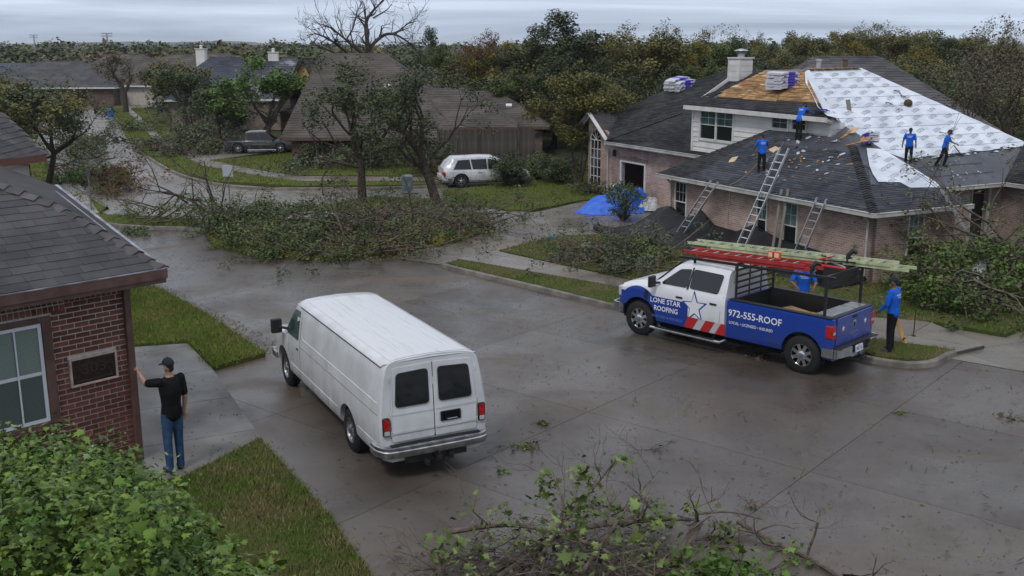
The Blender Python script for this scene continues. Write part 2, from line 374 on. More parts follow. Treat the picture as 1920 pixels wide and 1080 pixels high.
# distant low hills on the horizon
def hills():
    vs = []; fs = []; nx = 140; ny = 4
    for j in range(ny):
        for i in range(nx):
            x = -3300 + 6600 * i / (nx - 1); y = (2600, 2900, 3400, 3900)[j]
            h = (0, 11, 15, 2)[j] * (.6 + .4 * math.sin(i * .23) * math.sin(i * .071 + 1) + .18 * math.sin(i * .9) + .1 * rng.random())
            if x < -500: h *= 1.35
            vs.append((x, y, h))
    for j in range(ny - 1):
        for i in range(nx - 1): a = j * nx + i; fs.append((a, a + 1, a + nx + 1, a + nx))
    m = MB(); m.add(vs, fs, 0, .5); m.build('hills', mat('hill_woods', (.030, .042, .030), rough=1, spec=.05, vscale=.02, col2=(.055, .065, .05)), kind='structure', smooth=True)
hills()
# street bed (dark joints show between the slabs) with the poured concrete panels on it
P_STREET = [(16, 6), (20, 26), (13, 32), (1.0, 47), (-1, 50), (1.2, 53.2), (-4.85, 52.1), (-10.69, 51.7), (-14.99, 53.76), (-18.95, 58.39), (-29.62, 79.89), (-45.6, 119), (-60, 152),
            (-66, 150), (-52, 118), (-34, 74), (-18.6, 45.2), (-16.2, 41), (-24, 40), (-24, 34), (-14, 30), (-9.5, 16.5), (-7, 6)]
mb = MB(); mb.slab(P_STREET, -.05, -.035); mb.build('road', ROADBED, kind='structure')
road = bpy.data.objects['road']
jd = unit(np.array(G(940, 990)) - np.array(G(840, 890)))         # run of the joint behind the van
sdv = unit(np.array((12.1, -10.1)))                               # run of the near street
o0 = np.array(G(840, 890))
jn = np.array((-sdv[1], sdv[0]))
slabs = 0
def clip_poly(poly, n_, d_):
    out = []
    for i in range(len(poly)):
        a, b = np.array(poly[i]), np.array(poly[(i + 1) % len(poly)]); da, db = a @ n_ - d_, b @ n_ - d_
        if da >= 0: out.append(tuple(a))
        if (da >= 0) != (db >= 0): out.append(tuple(a + (b - a) * da / (da - db)))
    return out
def slab_grid(zone, org, d1, l1, l2, mats, parent, z0=-.035, z1=0.0, gap=.005, name='slab', lim=400, skew=None):
    d2 = np.array((-d1[1], d1[0])); P = np.array(zone); a = (P - org) @ d1; b = (P - org) @ d2
    k = 0
    for i in range(int(math.floor(a.min() / l1)), int(math.ceil(a.max() / l1))):
        for j in range(int(math.floor(b.min() / l2)), int(math.ceil(b.max() / l2))):
            q = list(zone)
            for n_, d_ in ((d1, org @ d1 + i * l1 + gap), (-d1, -(org @ d1 + (i + 1) * l1 - gap)), (d2, org @ d2 + j * l2 + gap), (-d2, -(org @ d2 + (j + 1) * l2 - gap))):
                q = clip_poly(q, n_, d_)
                if len(q) < 3: break
            if len(q) < 3 or area(q) < .05: continue
            m_ = MB(); m_.slab(q, z0, z1 - rng.random() * .0015); m_.build(name, mats, parent); k += 1
    return k
# near square (convex pieces so that clipping stays simple)
slab_grid([(16, 6), (20, 26), (10.4, 34), (-9.9, 30.2), (-14, 30), (-9.5, 16.5), (-7, 6)], o0, sdv, 4.6, 4.0, CONC, road)
slab_grid([(10.4, 34), (5, 41), (-.6, 49), (-7, 47.5), (-24, 40), (-24, 34), (-14, 30), (-9.9, 30.2)], o0, unit(np.array((1, -.06))), 6, 5, CONC, road)
dfar = unit(np.array((-45.6 + 18.9, 119 - 58.4)))
slab_grid([(-.6, 49), (1.2, 53.2), (-4.85, 52.1), (-10.69, 51.7), (-14.99, 53.76), (-18.95, 58.39), (-23.6, 67.4), (-30.4, 67.4), (-18.6, 45.2), (-16.2, 41), (-12, 44)], np.array((-18.9, 58.4)), unit(np.array((1, -.06))), 9, 6, CONC_L, road)
slab_grid([(-23.6, 67.45), (-29.62, 79.89), (-45.6, 119), (-60, 152), (-66, 150), (-52, 118), (-34, 74), (-30.4, 67.45)], np.array((-18.9, 58.4)), dfar, 14, 5, CONC_L, road)
# paved driveway of the roofing house, and walks
def paved(name, poly, z, org, d, l1, l2, mt=CONC_L):
    m_ = MB(); m_.slab(poly, -.03, max(.003, z - .02)); o = m_.build(name, ROADBED, kind='structure')
    slab_grid(poly, np.array(org), unit(np.array(d)), l1, l2, mt, o, max(.002, z - .02), z, gap=.008)
    return o
paved('driveway', [G(735, 484), G(845, 500), G(930, 487), G(1150, 440), G(1250, 455), G(1300, 420), G(1250, 345), G(1150, 345), G(1090, 380), G(1000, 400), G(900, 390), G(865, 430)], .035, G(780, 487), (.62, .78), 4.2, 3.9)
paved('pavement', [G(858, 491), G(1172, 546), G(1188, 533), G(934, 477)], .11, G(1172, 546), (-.77, .64), 1.9, 1.25)
paved('pavement', [G(1600, 652), G(1640, 642), G(1790, 668), G(1845, 655), G(1745, 612), G(1660, 600), G(1560, 590)], .11, G(1745, 612), (-.77, .64), 1.9, 1.6)
paved('driveway', [G(1775, 672), G(1850, 652), G(1750, 628), G(1990, 590), G(2100, 640), G(2050, 720)], .014, G(1800, 660), (.4, -.9), 4.5, 3.2)
paved('walkway', [(-6.9, 15.3), (-5.45, 16.0), G(490, 825), G(400, 698), G(352, 648), G(236, 656), (-9.6, 24), (-9.9, 20.4)], .06, G(400, 697), unit(np.array(G(490, 825)) - np.array(G(400, 697))), 2.05, 2.6, mat('walk_concrete', (.10, .094, .086), rough=.55, vscale=1.1, col2=(.18, .172, .16), detail=9, bump=.3, bscale=60, tone=.06, rvar=.2))
# kerbs: a poured strip with a gutter lip, following each street edge
def kerb(pts, h=.13, w=.16, side=1, name='kerb'):
    m_ = MB(); n = len(pts); P = [np.array(p, float) for p in pts]; L = []; K = []
    for i in range(n):
        d = unit(P[min(i + 1, n - 1)] - P[max(i - 1, 0)]); q = np.array((-d[1], d[0])) * side; L.append((P[i], P[i] + q * .03, P[i] + q * w))
    for i in range(n - 1):
        a, b = L[i], L[i + 1]
        z = [(a[0][0], a[0][1], -.04), (a[1][0], a[1][1], h - .02), (a[1][0] + (a[2][0] - a[1][0]) * .25, a[1][1] + (a[2][1] - a[1][1]) * .25, h), (a[2][0], a[2][1], h), (a[2][0], a[2][1], -.04)]
        y = [(b[0][0], b[0][1], -.04), (b[1][0], b[1][1], h - .02), (b[1][0] + (b[2][0] - b[1][0]) * .25, b[1][1] + (b[2][1] - b[1][1]) * .25, h), (b[2][0], b[2][1], h), (b[2][0], b[2][1], -.04)]
        m_.add(z + y, [(k, k + 1, 6 + k, 5 + k) for k in range(4)], 0, .5)
    return m_.build(name, KERB, kind='structure', fix=True)
def arc(pts, k=6):
    """Catmull-Rom through the points."""
    P = [np.array(p, float) for p in pts]; P = [2 * P[0] - P[1]] + P + [2 * P[-1] - P[-2]]; out = []
    for i in range(1, len(P) - 2):
        for t in np.linspace(0, 1, k, endpoint=False):
            out.append(.5 * ((2 * P[i]) + (-P[i - 1] + P[i + 1]) * t + (2 * P[i - 1] - 5 * P[i] + 4 * P[i + 1] - P[i + 2]) * t * t + (-P[i - 1] + 3 * P[i] - 3 * P[i + 1] + P[i + 2]) * t ** 3))
    out.append(P[-2]); return out
KR1 = arc([G(832, 497), G(838, 505), G(1000, 544), G(1165, 584), G(1400, 632), G(1640, 683), G(1740, 690), G(1795, 668)])
kerb(KR1)
KL = arc([G(-40, 392), G(180, 422), G(270, 430), G(372, 434), G(420, 452)])
kerb(KL, side=1)
KF = arc([G(90, 145), G(150, 175), G(205, 208), G(235, 265), G(275, 297), G(330, 328), G(400, 347), G(480, 356), G(560, 357), G(700, 356), G(840, 352)])
kerb(KF, side=1)
KW = arc([G(60, 240), G(120, 330), G(160, 365), G(205, 393)])
kerb(KW, side=-1)
# lawns: earth body with a turf skin and blades standing on it
def lawn(name, poly, h=.12, mt=TURF, dens=0, bh=.07, bw=.006, bm=BLADE):
    m_ = MB(); m_.slab(poly, -.05, h); o = m_.build(name, mt, kind='structure')
    if dens: b = blades('grass', poly, dens, bh, bw, h - .005, bm, o)
    return o
lawn('lawn', [G(498, 669), G(395, 599), G(300, 546), G(262, 536), (-12.4, 29.4), (-10.5, 24.3), G(236, 653), G(352, 645), G(402, 695)], .10, TURF_G, 900, .08, .008)
lawn('lawn', [(-6.5, 15.15), (-5.4, 15.95), G(488, 830), G(556, 905), G(622, 980), G(690, 1078), (-1.1, 10.6), (-9, 8), (-9.5, 12)], .09, TURF, 1100, .075, .008, BLADE_D)
strip = [tuple(p + np.array((.10, .12))) for p in KR1[1:22]]
lawn('verge', [G(840, 500), G(1000, 539), G(1165, 579), G(1176, 548), G(858, 493)], .115, TURF, 500, .06, .008, BLADE_D)
lawn('lawn', [G(936, 475), G(1190, 531), G(1600, 600), G(1745, 610), G(1885, 634), G(1990, 590), (22, 32), (12, 33), (10.2, 30.3), (5.7, 39), G(1250, 456), G(1150, 443), G(1040, 447)], .11, TURF, 260, .07, .01, BLADE_D)
lawn('verge', [G(1560, 640), G(1640, 676), G(1735, 684), G(1790, 664), G(1640, 643), G(1590, 640)], .115, TURF, 500, .07, .008, BLADE_D)
lawn('lawn', [G(838, 388), G(905, 388), G(950, 398), G(1000, 397), G(1085, 380), (6.5, 50), (7, 58), (2, 62), (-.5, 53), (-3.4, 50.5)], .10, TURF_G, 110, .08, .016)
lawn('lawn', [G(385, 440), G(400, 462), G(480, 482), G(600, 488), G(740, 478), G(850, 458), G(928, 432), G(890, 402), G(820, 392), G(838, 380), G(700, 372), G(640, 383), G(560, 400), G(400, 415)], .11, TURF_G, 110, .08, .016)
paved('pavement', [G(560, 412), G(700, 396), G(880, 396), G(905, 403), G(700, 408), G(570, 424)], .122, G(700, 400), (1, 0), 2, 2)
lawn('lawn', [G(190, 422), G(270, 426), G(372, 430), G(380, 415), G(250, 408), G(150, 405), (-22, 41.7)], .11, TURF_G, 90, .08, .016)
# far verges and walks along the receding street
lawn('verge', [G(208, 207), G(238, 263), G(278, 295), G(332, 325), G(402, 343), G(560, 352), G(838, 349), G(838, 343), G(560, 343), G(470, 331), G(380, 314), G(330, 290), G(292, 268), G(250, 222), G(222, 196)], .11, TURF_G, 60, .1, .02)
m_ = MB(); m_.slab([G(838, 343), G(560, 343), G(470, 331), G(380, 314), G(330, 290), G(292, 268), G(250, 222), G(222, 196), G(232, 194), G(262, 220), G(305, 262), G(345, 284), G(395, 303), G(470, 320), G(560, 334), G(838, 336)], 0, .115); m_.build('pavement', CONC_L, kind='structure')
m_ = MB(); m_.slab([G(345, 284), G(395, 303), G(425, 300), G(545, 283), G(560, 268), G(400, 276)], 0, .118); m_.build('driveway', CONC_L, kind='structure')
lawn('lawn', [G(395, 304), G(430, 301), G(545, 290), G(620, 290), G(838, 300), G(838, 334), G(560, 332), G(470, 319)], .13, TURF_G, 60, .1, .02)
lawn('lawn', [G(262, 220), G(305, 262), G(345, 283), G(400, 275), G(420, 250), G(300, 215), G(235, 190)], .12, TURF_G, 20, .1, .03)
m_ = MB(); m_.slab([G(215, 205), G(300, 203), G(300, 197), G(212, 198)], 0, .125); m_.build('driveway', CONC_L, kind='structure')
lawn('lawn', [G(235, 190), G(300, 192), G(420, 215), G(420, 180), G(180, 172), G(175, 180)], .10, TURF_G)
m_ = MB(); m_.slab([G(118, 182), G(175, 186), G(230, 192), G(260, 182), G(150, 175)], 0, .11); m_.build('driveway', CONC_L, kind='structure')
lawn('lawn', [G(-60, 260), G(58, 240), G(120, 332), G(160, 367), G(200, 392), G(186, 404), G(120, 398), G(-60, 392)], .10, TURF_G, 60, .09, .018)
for q in ([G(62, 262), G(92, 262), G(152, 352), G(186, 404), G(150, 403), G(118, 352)], ): m_ = MB(); m_.slab(q, 0, .112); m_.build('pavement', CONC_L, kind='structure')
for q in ([G(-60, 345), G(140, 352), G(158, 366), G(-60, 366)], [G(-60, 290), G(86, 286), G(94, 296), G(-60, 302)]): m_ = MB(); m_.slab(q, 0, .116); m_.build('driveway', CONC_L, kind='structure')
# fallen leaves and grit all over the wet concrete
def litter(name, poly, n, size, mt, z, parent=None, nar=(.3, .7)):
    q = scatter(poly, n); n = len(q); a = nrng.uniform(0, 2 * math.pi, n); s_ = size * nrng.uniform(.4, 1.5, n); tl = nrng.uniform(-.35, .35, (n, 2))
    d1 = np.stack([np.cos(a), np.sin(a), tl[:, 0]], 1) * s_[:, None]; d2 = np.stack([-np.sin(a), np.cos(a), tl[:, 1]], 1) * (s_ * nrng.uniform(*nar, n))[:, None]
    c = np.stack([q[:, 0], q[:, 1], z + s_ * .35], 1)
    v = np.stack([c - d1, c - d2, c + d1, c + d2], 1).reshape(-1, 3)
    return link(name, np_mesh(name, v, np.arange(4 * n).reshape(-1, 4), mt, nrng.random(n)), parent, 'stuff')
LIT = leafmat('litter_brown', (.055, .042, .028), (.13, .10, .06), 3)
litter('leaf_litter', [(14, 7), (18, 24), (9, 22.5), (-2, 32), (-10, 37), (-14, 40), (-14, 31), (-9.5, 29), (-5.3, 22), (-2, 13), (-1, 7)], 2600, .024, LIT, 0)
litter('leaf_litter', [(14, 7), (18, 24), (9, 22.5), (-2, 32), (-10, 37), (-14, 40), (-14, 31), (-9.5, 29), (-5.3, 22), (-2, 13), (-1, 7)], 160, .035, L_MID, 0)
litter('leaf_litter', [G(735, 484), G(845, 500), G(1150, 442), G(1200, 400), G(1090, 380), G(900, 392)], 700, .05, LIT, .04)
litter('leaf_litter', [G(236, 656), G(352, 650), G(400, 700), G(490, 822), (-5.5, 16)], 260, .022, LIT, .062)
litter('leaf_litter', [G(500, 668), G(300, 548), G(240, 540), G(300, 530), G(520, 640)], 900, .03, LIT, .0)
litter('leaf_litter', [G(936, 475), G(1190, 531), G(1600, 600), G(1745, 610), G(1885, 634), (12, 32), (5.7, 38)], 1800, .06, LIT, .115)
litter('leaf_litter', [G(385, 440), G(400, 462), G(480, 490), G(600, 495), G(740, 485), G(850, 462), G(935, 432), G(838, 380), G(640, 383)], 1500, .07, L_YEL, .11)

NEAR_ = [(14, 7), (18, 24), (9, 22.5), (-2, 32), (-10, 37), (-14, 40), (-14, 31), (-9.5, 29), (-5.3, 22), (-2, 13), (-1, 7)]
litter('twig_litter', NEAR_, 1700, .075, leafmat('twig_brown', (.03, .022, .015), (.07, .05, .032), 3), 0, None, (.06, .14))
litter('grit', NEAR_, 5200, .014, LIT, 0)
litter('grit', [(-1, 11), (6, 10), (8, 14), (2, 18), (-2, 15)], 2600, .010, LIT, 0)

# ------------------------------------------------------------------ vegetation
def grow(mb, p, d, L, r, depth, tips, spread=.6, up=.15, k=2, wob=.18, shrink=.72, minr=.006, segs=3, m=0, droop=0):
    pts = [np.array(p, float)]; rs = [r]; d = unit(d)
    for i in range(segs):
        d = unit(d + nrng.normal(0, wob, 3) + np.array((0, 0, up - droop)))
        pts.append(pts[-1] + d * L / segs); rs.append(max(minr, r * (1 - .35 * (i + 1) / segs)))
    mb.tube(pts, rs, n=6 if r > .05 else (4 if r > .02 else 3), m=m, caps=False)
    if depth <= 0: tips.append(pts[-1]); tips.append(pts[-2]); return
    for i in range(k + (1 if rng.random() < .4 else 0)):
        t = rng.uniform(.45, 1.0) if i else 1.0
        j = min(segs, max(1, int(round(t * segs)))); q = pts[j]
        nd = unit(d + nrng.normal(0, spread, 3) + np.array((0, 0, up)))
        grow(mb, q, nd, L * shrink * rng.uniform(.75, 1.2), rs[j] * .66, depth - 1, tips, spread, up, k, wob, shrink, minr, segs, m, droop)
def leaves_mesh(name, centres, per, rad, size, mt, flat=.5, rnd=None, asp=.55, droop=0):
    """leaf-sized diamond faces scattered round each twig end."""
    c = np.asarray(centres, float); n = len(c) * per; C_ = np.repeat(c, per, 0)
    o = nrng.normal(0, 1, (n, 3)); o *= (rad * nrng.random((n, 1)) ** .33) / np.linalg.norm(o, axis=1, keepdims=True); o[:, 2] *= .75
    P = C_ + o; a = nrng.normal(0, 1, (n, 3)); a[:, 2] = a[:, 2] * flat - droop; a /= np.linalg.norm(a, axis=1, keepdims=True)
    b = np.cross(a, nrng.normal(0, 1, (n, 3)) * (1, 1, .4) + (0, 0, 1.2)); b /= np.linalg.norm(b, axis=1, keepdims=True)
    s = size * nrng.uniform(.6, 1.35, (n, 1)); a *= s; b *= s * asp
    v = np.stack([P - a, P - b, P + a, P + b], 1).reshape(-1, 3)
    # clumps share a shade so that crowns read as light and dark masses
    ct = np.repeat(nrng.random(len(c)), per) * .6 + nrng.random(n) * .4
    return np_mesh(name, v, np.arange(4 * n).reshape(-1, 4), mt, ct)
def bare_mesh(fn):
    m = MB(); tips = []; fn(m, tips); return m, tips
def tree(name, label, loc, h, spread=.55, depth=5, k=2, lf=L_DARK, per=30, rad=.35, size=.10, trunk=.16, group=None, bark=BARK, up=.1, first=None, lean=(0, 0), cat='tree', forks=3, droop=0, fd=None, th=.32, asp=.55):
    t = thing(name, label, cat, loc, 0, group); m = MB(); tips = []
    top = np.array((lean[0], lean[1], h * th)); m.tube([(0, 0, -.1), top * .5 + nrng.normal(0, .03, 3) * h * .2, top], [trunk * 1.25, trunk, trunk * .85], 8, caps=False)
    for i in range(forks):
        a = 2 * math.pi * i / forks + rng.uniform(-.5, .5); d = np.array((math.cos(a) * spread * 1.3, math.sin(a) * spread * 1.3, 1.0)) + np.array((*lean, 0)) * .5
        grow(m, top, d, h * .27, trunk * .7, depth - 1, tips, spread, up, k, droop=droop)
    if fd:
        for p_, d_, L_, r_, dp in fd: grow(m, p_, d_, L_, r_, dp, tips, spread, up, k)
    m.build('trunk', bark, t, smooth=False)
    if per: link('crown', leaves_mesh('crown', tips, per, rad, size, lf, asp=asp), t)
    return t
def shrub(name, label, loc, h, w, lf, n=60, per=40, rad=.22, size=.06, group=None, asp=.5, cat='shrub', d=None):
    t = thing(name, label, cat, loc, rng.uniform(0, 6), group); m = MB(); c = []; d = d or w
    for i in range(n):
        u = nrng.normal(0, 1, 3); u = unit(u) * rng.random() ** .4; q = np.array((u[0] * w / 2, u[1] * d / 2, h * .52 + u[2] * h * .46)); q[2] = max(.08, q[2]); c.append(q)
        if i % 2 == 0: m.tube([(u[0] * .1, u[1] * .1, 0), q * (.5, .5, .45), q], [.018, .012, .005], 3, caps=False)
    m.build('stems', BARK, t); link('foliage', leaves_mesh('foliage', c, per, rad, size, lf, asp=asp), t); return t
# one set of background crowns; every tree gets its own height, turn and label
def proto(nm, h, lf, **kw):
    return tree(nm, 'x', (0, 0, -500), h, lf=lf, **kw)
protos = {
 'oak': proto('oak_tree', 8, L_DARK, depth=5, per=70, rad=.62, size=.095, spread=.7, trunk=.22),
 'elm': proto('elm_tree', 8, L_OLIVE, depth=5, per=64, rad=.6, size=.09, spread=.6, trunk=.18),
 'ash': proto('ash_tree', 8, L_MID, depth=5, per=56, rad=.6, size=.09, spread=.55, trunk=.18),
 'yellow': proto('elm_tree', 8, L_YEL, depth=5, per=44, rad=.55, size=.085, spread=.55, trunk=.16),
 'rust': proto('maple_tree', 8, L_RUST, depth=5, per=20, rad=.5, size=.085, spread=.5, trunk=.14),
 'bare': proto('bare_tree', 8, L_BROWN, depth=6, per=3, rad=.35, size=.09, spread=.55, trunk=.17),
 'thin': proto('cottonwood_tree', 8, L_OLIVE, depth=5, per=16, rad=.45, size=.08, spread=.5, trunk=.15, up=.2),
}
used = set()
def bt(kind, px, top, Y_, label, group, w=1.0, base_z=0.0):
    """background tree at distance Y_ below picture column px, reaching picture row top."""
    x = onD(px, 200, Y_)[0]; ztop = onD(px, top, Y_)[2]; P = protos[kind]; s = (ztop - base_z) / PH[kind]
    kw = dict(loc=(x, Y_, base_z), rz=rng.uniform(0, 6.28), scale=(s * w, s * w, s), label=label, group=group)
    if kind in used: return copy_tree(P, **kw)
    used.add(kind); P.location = kw['loc']; P.rotation_euler.z = kw['rz']; P.scale = kw['scale']; P['label'] = label; P['group'] = group; return P
PH = {}
for k_, t_ in protos.items():
    z_ = np.zeros(len(t_.children[-1].data.vertices) * 3, np.float32); t_.children[-1].data.vertices.foreach_get('co', z_); PH[k_] = float(np.percentile(z_[2::3], 99.7))
GW = 'woodland trees behind the houses'
LAB = {'oak': 'dark green oak crown in the woods behind the houses', 'elm': 'olive green elm crown in the woods behind the houses', 'ash': 'mid green leafy tree in the woods behind the houses',
       'yellow': 'yellowing elm crown in the woods behind the houses', 'bare': 'bare brown branching tree in the woods behind the houses', 'thin': 'thin half leafless treetop in the woods'}
# wood behind the roofing house, left to right: (kind, px, top row, distance, width factor)
WOOD = [('oak', 820, 62, 92, .7), ('ash', 850, 95, 86, .9), ('rust', 905, 64, 84, .75), ('yellow', 950, 84, 84, 1.1), ('oak', 1000, 60, 82, 1.1), ('oak', 1075, 34, 84, 1.35), ('oak', 1040, 120, 74, 1.2), ('ash', 960, 140, 74, 1.1), ('oak', 1120, 120, 72, 1.1),
        ('thin', 1180, 48, 80, 1.1), ('yellow', 1165, 70, 82, 1.0), ('elm', 1230, 72, 78, 1.25), ('thin', 1240, 55, 84, 1), ('yellow', 1285, 84, 80, 1.0), ('thin', 1320, 58, 90, 1), ('bare', 1325, 50, 96, .9), ('ash', 1350, 78, 88, 1.1), ('oak', 1385, 84, 92, 1.1),
        ('thin', 1408, 64, 100, .7), ('oak', 1450, 90, 104, 1.1), ('elm', 1490, 74, 112, 1.1), ('oak', 1520, 88, 118, 1), ('yellow', 1575, 64, 112, 1.1), ('yellow', 1545, 88, 112, 1), ('ash', 1500, 66, 125, 1), ('elm', 1620, 62, 122, 1.1), ('thin', 1610, 46, 130, 1.1), ('thin', 1660, 48, 126, 1.1), ('bare', 1680, 60, 120, 1),
        ('elm', 1690, 64, 112, 1.2), ('yellow', 1720, 92, 98, 1), ('ash', 1760, 66, 120, 1.2), ('oak', 1765, 78, 108, 1.1), ('elm', 1810, 72, 115, 1), ('bare', 1740, 110, 84, 1.2), ('bare', 1800, 112, 80, 1.2), ('bare', 1850, 104, 84, 1.1), ('oak', 1730, 140, 84, 1.2), ('ash', 1800, 160, 74, 1), ('thin', 1860, 42, 92, .8),
        ('bare', 1860, 66, 78, .9), ('elm', 1905, 96, 96, 1.2), ('bare', 1905, 130, 66, 1.2), ('oak', 1860, 210, 62, 1.1), ('bare', 1830, 150, 66, 1.1), ('oak', 1930, 120, 84, 1.2), ('oak', 1180, 150, 72, 1.0), ('elm', 1140, 165, 66, .9), ('oak', 1270, 130, 72, 1.1), ('ash', 1330, 120, 76, .9), ('oak', 1920, 250, 56, 1), ('bare', 1893, 34, 52, .9), ('bare', 1822, 120, 56, 1.0), ('elm', 1400, 96, 98, 1.1), ('elm', 1560, 100, 100, 1)]
for kd, px, tp, yy, w in WOOD:
    lab = LAB.get(kd); g = GW
    if lab:
        mark = next(t_ for lim, t_ in ((880, 'over the brown roof'), (1000, 'right of the rust coloured tree'), (1110, 'over the arched window gable'), (1200, 'left of the garage roof bundles'), (1300, 'straight over the garage roof bundles'), (1365, 'just left of the white chimney'), (1440, 'just right of the white chimney'), (1530, 'over the bare roof decking'), (1600, 'over the far grey roof ridge'), (1680, 'above the upper end of the white sheet'), (1765, 'above the middle of the white sheet'), (1845, 'above the lower end of the white sheet'), (9999, 'at the right picture edge')) if px < lim)
        lab = lab.split(' in the woods')[0] + (' in the front rank ' if yy < 77 else ' in the middle rank ' if yy < 101 else ' in the rear rank ') + mark
    if kd == 'rust': lab, g = 'slender tree with rust orange autumn leaves above the brown roofed house', None
    o = bt(kd, px, tp, yy, lab, g or 'autumn tree', w)
    if kd == 'rust': del o['group']
# big half-dead spreading tree over the brown roof
t = thing('bare_tree', 'large wide spreading leafless tree standing against the sky above the brown roofed house', 'tree', (onD(690, 200, 88)[0], 88, 0))
m = MB(); tips = []
def P_(px, py): q = onD(px, py, 88); return np.array((q[0] - t.location.x, nrng.normal(0, .25), q[2]))
def limb(pts, r0, r1, dp=3, every=1, L=1.3, sp=.75):
    P = [P_(*p) for p in pts]; P = [np.array(q) for q in arc(P, 4)]; n = len(P)
    m.tube(P, [r0 + (r1 - r0) * i / (n - 1) for i in range(n)], 6, caps=False)
    for i in range(2, n, every):
        r = (r0 + (r1 - r0) * i / (n - 1)); d = unit(P[i] - P[i - 1]); grow(m, P[i], d + nrng.normal(0, sp, 3) + (0, 0, .35), L * rng.uniform(.6, 1.2), r * .5, dp - 1, tips, .6, .08, 2, .22, .72, .012)
limb([(690, 250), (692, 170), (691, 88), (686, 45), (697, 22), (722, -2)], .30, .05)
limb([(691, 92), (715, 68), (738, 64), (765, 78), (782, 96)], .16, .04)
limb([(700, 34), (725, 20), (735, 8)], .07, .02, L=.8)
limb([(690, 110), (660, 84), (642, 70), (620, 52), (596, 44)], .16, .03)
limb([(650, 76), (662, 52), (668, 30), (690, 38)], .07, .03, L=.9)
limb([(690, 130), (650, 100), (622, 76), (596, 64), (578, 66)], .16, .03)
limb([(636, 100), (610, 92), (585, 84), (576, 92)], .09, .02, L=.9)
limb([(742, 64), (762, 46), (780, 40)], .07, .02, L=1)
limb([(688, 45), (672, 30), (690, 14)], .06, .02, L=.7)
m.build('trunk', BARK, t)
# tree by the big brown house, sparse and wind torn, and its neighbour leaning left
tree('oak_tree', 'ragged storm torn oak on the debris strewn corner lawn, left of the leaning trunk', (-6.75, 46.4, .1), 6.2, .75, 5, lf=L_DARK, per=34, rad=.46, size=.065, trunk=.18, bark=BARK, fd=[((0, 0, 1.6), (-1, 0, .35), 2.0, .09, 3), ((0, 0, 2.0), (1, -.2, .3), 1.9, .08, 3), ((0, 0, 1.8), (-.7, .5, .5), 2.0, .08, 3)])
tree('elm_tree', 'sparse torn elm with dark leaning trunk on the corner lawn beside the driveway', (-3.1, 44.1, .1), 5.9, .6, 5, lf=L_DARK, per=20, rad=.42, size=.06, trunk=.19, lean=(-.8, 0), fd=[((-.3, 0, 1.5), (-1, .1, .6), 1.9, .10, 3), ((-.4, 0, 2.2), (.7, 0, .9), 1.7, .07, 3)], th=.42)
tree('ash_tree', 'bright green leafy tree on the round lawn beside the black pickup', (-16.0, 68.7, .1), 5.7, .5, 5, lf=L_BRI, per=26, rad=.5, size=.11, trunk=.16, fd=[((0, 0, 2.2), (-1, 0, .5), 2.2, .08, 3), ((0, 0, 1.6), (1, 0, .6), 1.8, .07, 3)])
tree('ash_tree', 'bright green tree behind the tangled limbs left of the black pickup', (-20.2, 72, .1), 4.0, .6, 5, lf=L_MID, per=24, rad=.55, size=.12, trunk=.15)
tree('oak_tree', 'broad dark oak with low crown over the right side of the far street', (-24.6, 80, .1), 5.3, .8, 5, lf=L_DARK, per=44, rad=.6, size=.09, trunk=.2)
tree('oak_tree', 'rounded dark oak beyond the blue bin on the far street', (-31.5, 97, .1), 5.6, .75, 5, lf=L_DARK, per=44, rad=.65, size=.10, trunk=.2)
tree('oak_tree', 'olive tree over the blue sheet, left of the blue roofed house', (-27.5, 88, .1), 6.0, .8, 5, lf=L_OLIVE, per=12, rad=.5, size=.12, trunk=.2)
tree('crape_myrtle_tree', 'bare stemmed brown tree on the far street verge beside the dark car', (-41.2, 112, .1), 6.4, .6, 5, lf=L_BROWN, per=10, rad=.5, size=.12, trunk=.28)
# left edge trees over the near left roofs
tree('oak_tree', 'tall olive oak at the left edge behind the upper brown roof', (-23.6, 49, 0), 6.2, .6, 5, lf=L_OLIVE, per=24, rad=.45, size=.085, trunk=.2)
tree('oak_tree', 'dark oak with pale forked trunk at the far left edge', (-24.5, 50, 0), 5.8, .65, 5, lf=L_DARK, per=26, rad=.5, size=.09, trunk=.22, bark=BARK_P)
tree('oak_tree', 'broken dark oak leaning over the left pavement with light showing through', (-23.4, 52, .1), 5.2, .65, 5, lf=L_DARK, per=18, rad=.4, size=.075, trunk=.15, lean=(.5, 0), fd=[((0, 0, 1.4), (1, .2, .1), 1.4, .06, 3)])
tree('ash_tree', 'small olive tree between the left roofs and the far street', (-33, 68, .1), 5.0, .6, 5, lf=L_OLIVE, per=24, rad=.5, size=.1, trunk=.15)
tree('oak_tree', 'rough dark treetop left of the far street bend', (-47, 92, .1), 5.6, .7, 5, lf=L_DARK, per=26, rad=.6, size=.12, trunk=.2)
# crape myrtle at the gabled window and garden shrubs
t = thing('crape_myrtle_tree', 'tall multi stemmed olive tree in front of the arched window of the roofing house', 'tree', (*G(1084, 352), .1)); m = MB(); tips = []
for i in range(6):
    a = i * 1.05; grow(m, (math.cos(a) * .12, math.sin(a) * .12, 0), (math.cos(a) * .28, math.sin(a) * .28, 1), 2.5, .055, 4, tips, .5, .16, 2, .1, .62)
m.build('trunk', BARK_P, t); link('crown', leaves_mesh('crown', [p for p in tips], 60, .42, .065, L_OLIVE), t)
shrub('shrub', 'round dark green shrub in front of the white car', (*G(953, 353), .1), 1.75, 2.0, L_DARK, 90, 40, .25, .06)
shrub('shrub', 'low dark clipped shrub left of the arched window', (*G(1052, 346), .1), 1.35, 2.7, L_DARK, 110, 40, .25, .055)
shrub('shrub', 'grey green shrub between the fence and the dark clipped shrub', (*G(1010, 340), .1), 1.5, 1.8, L_MID, 70, 36, .25, .06)
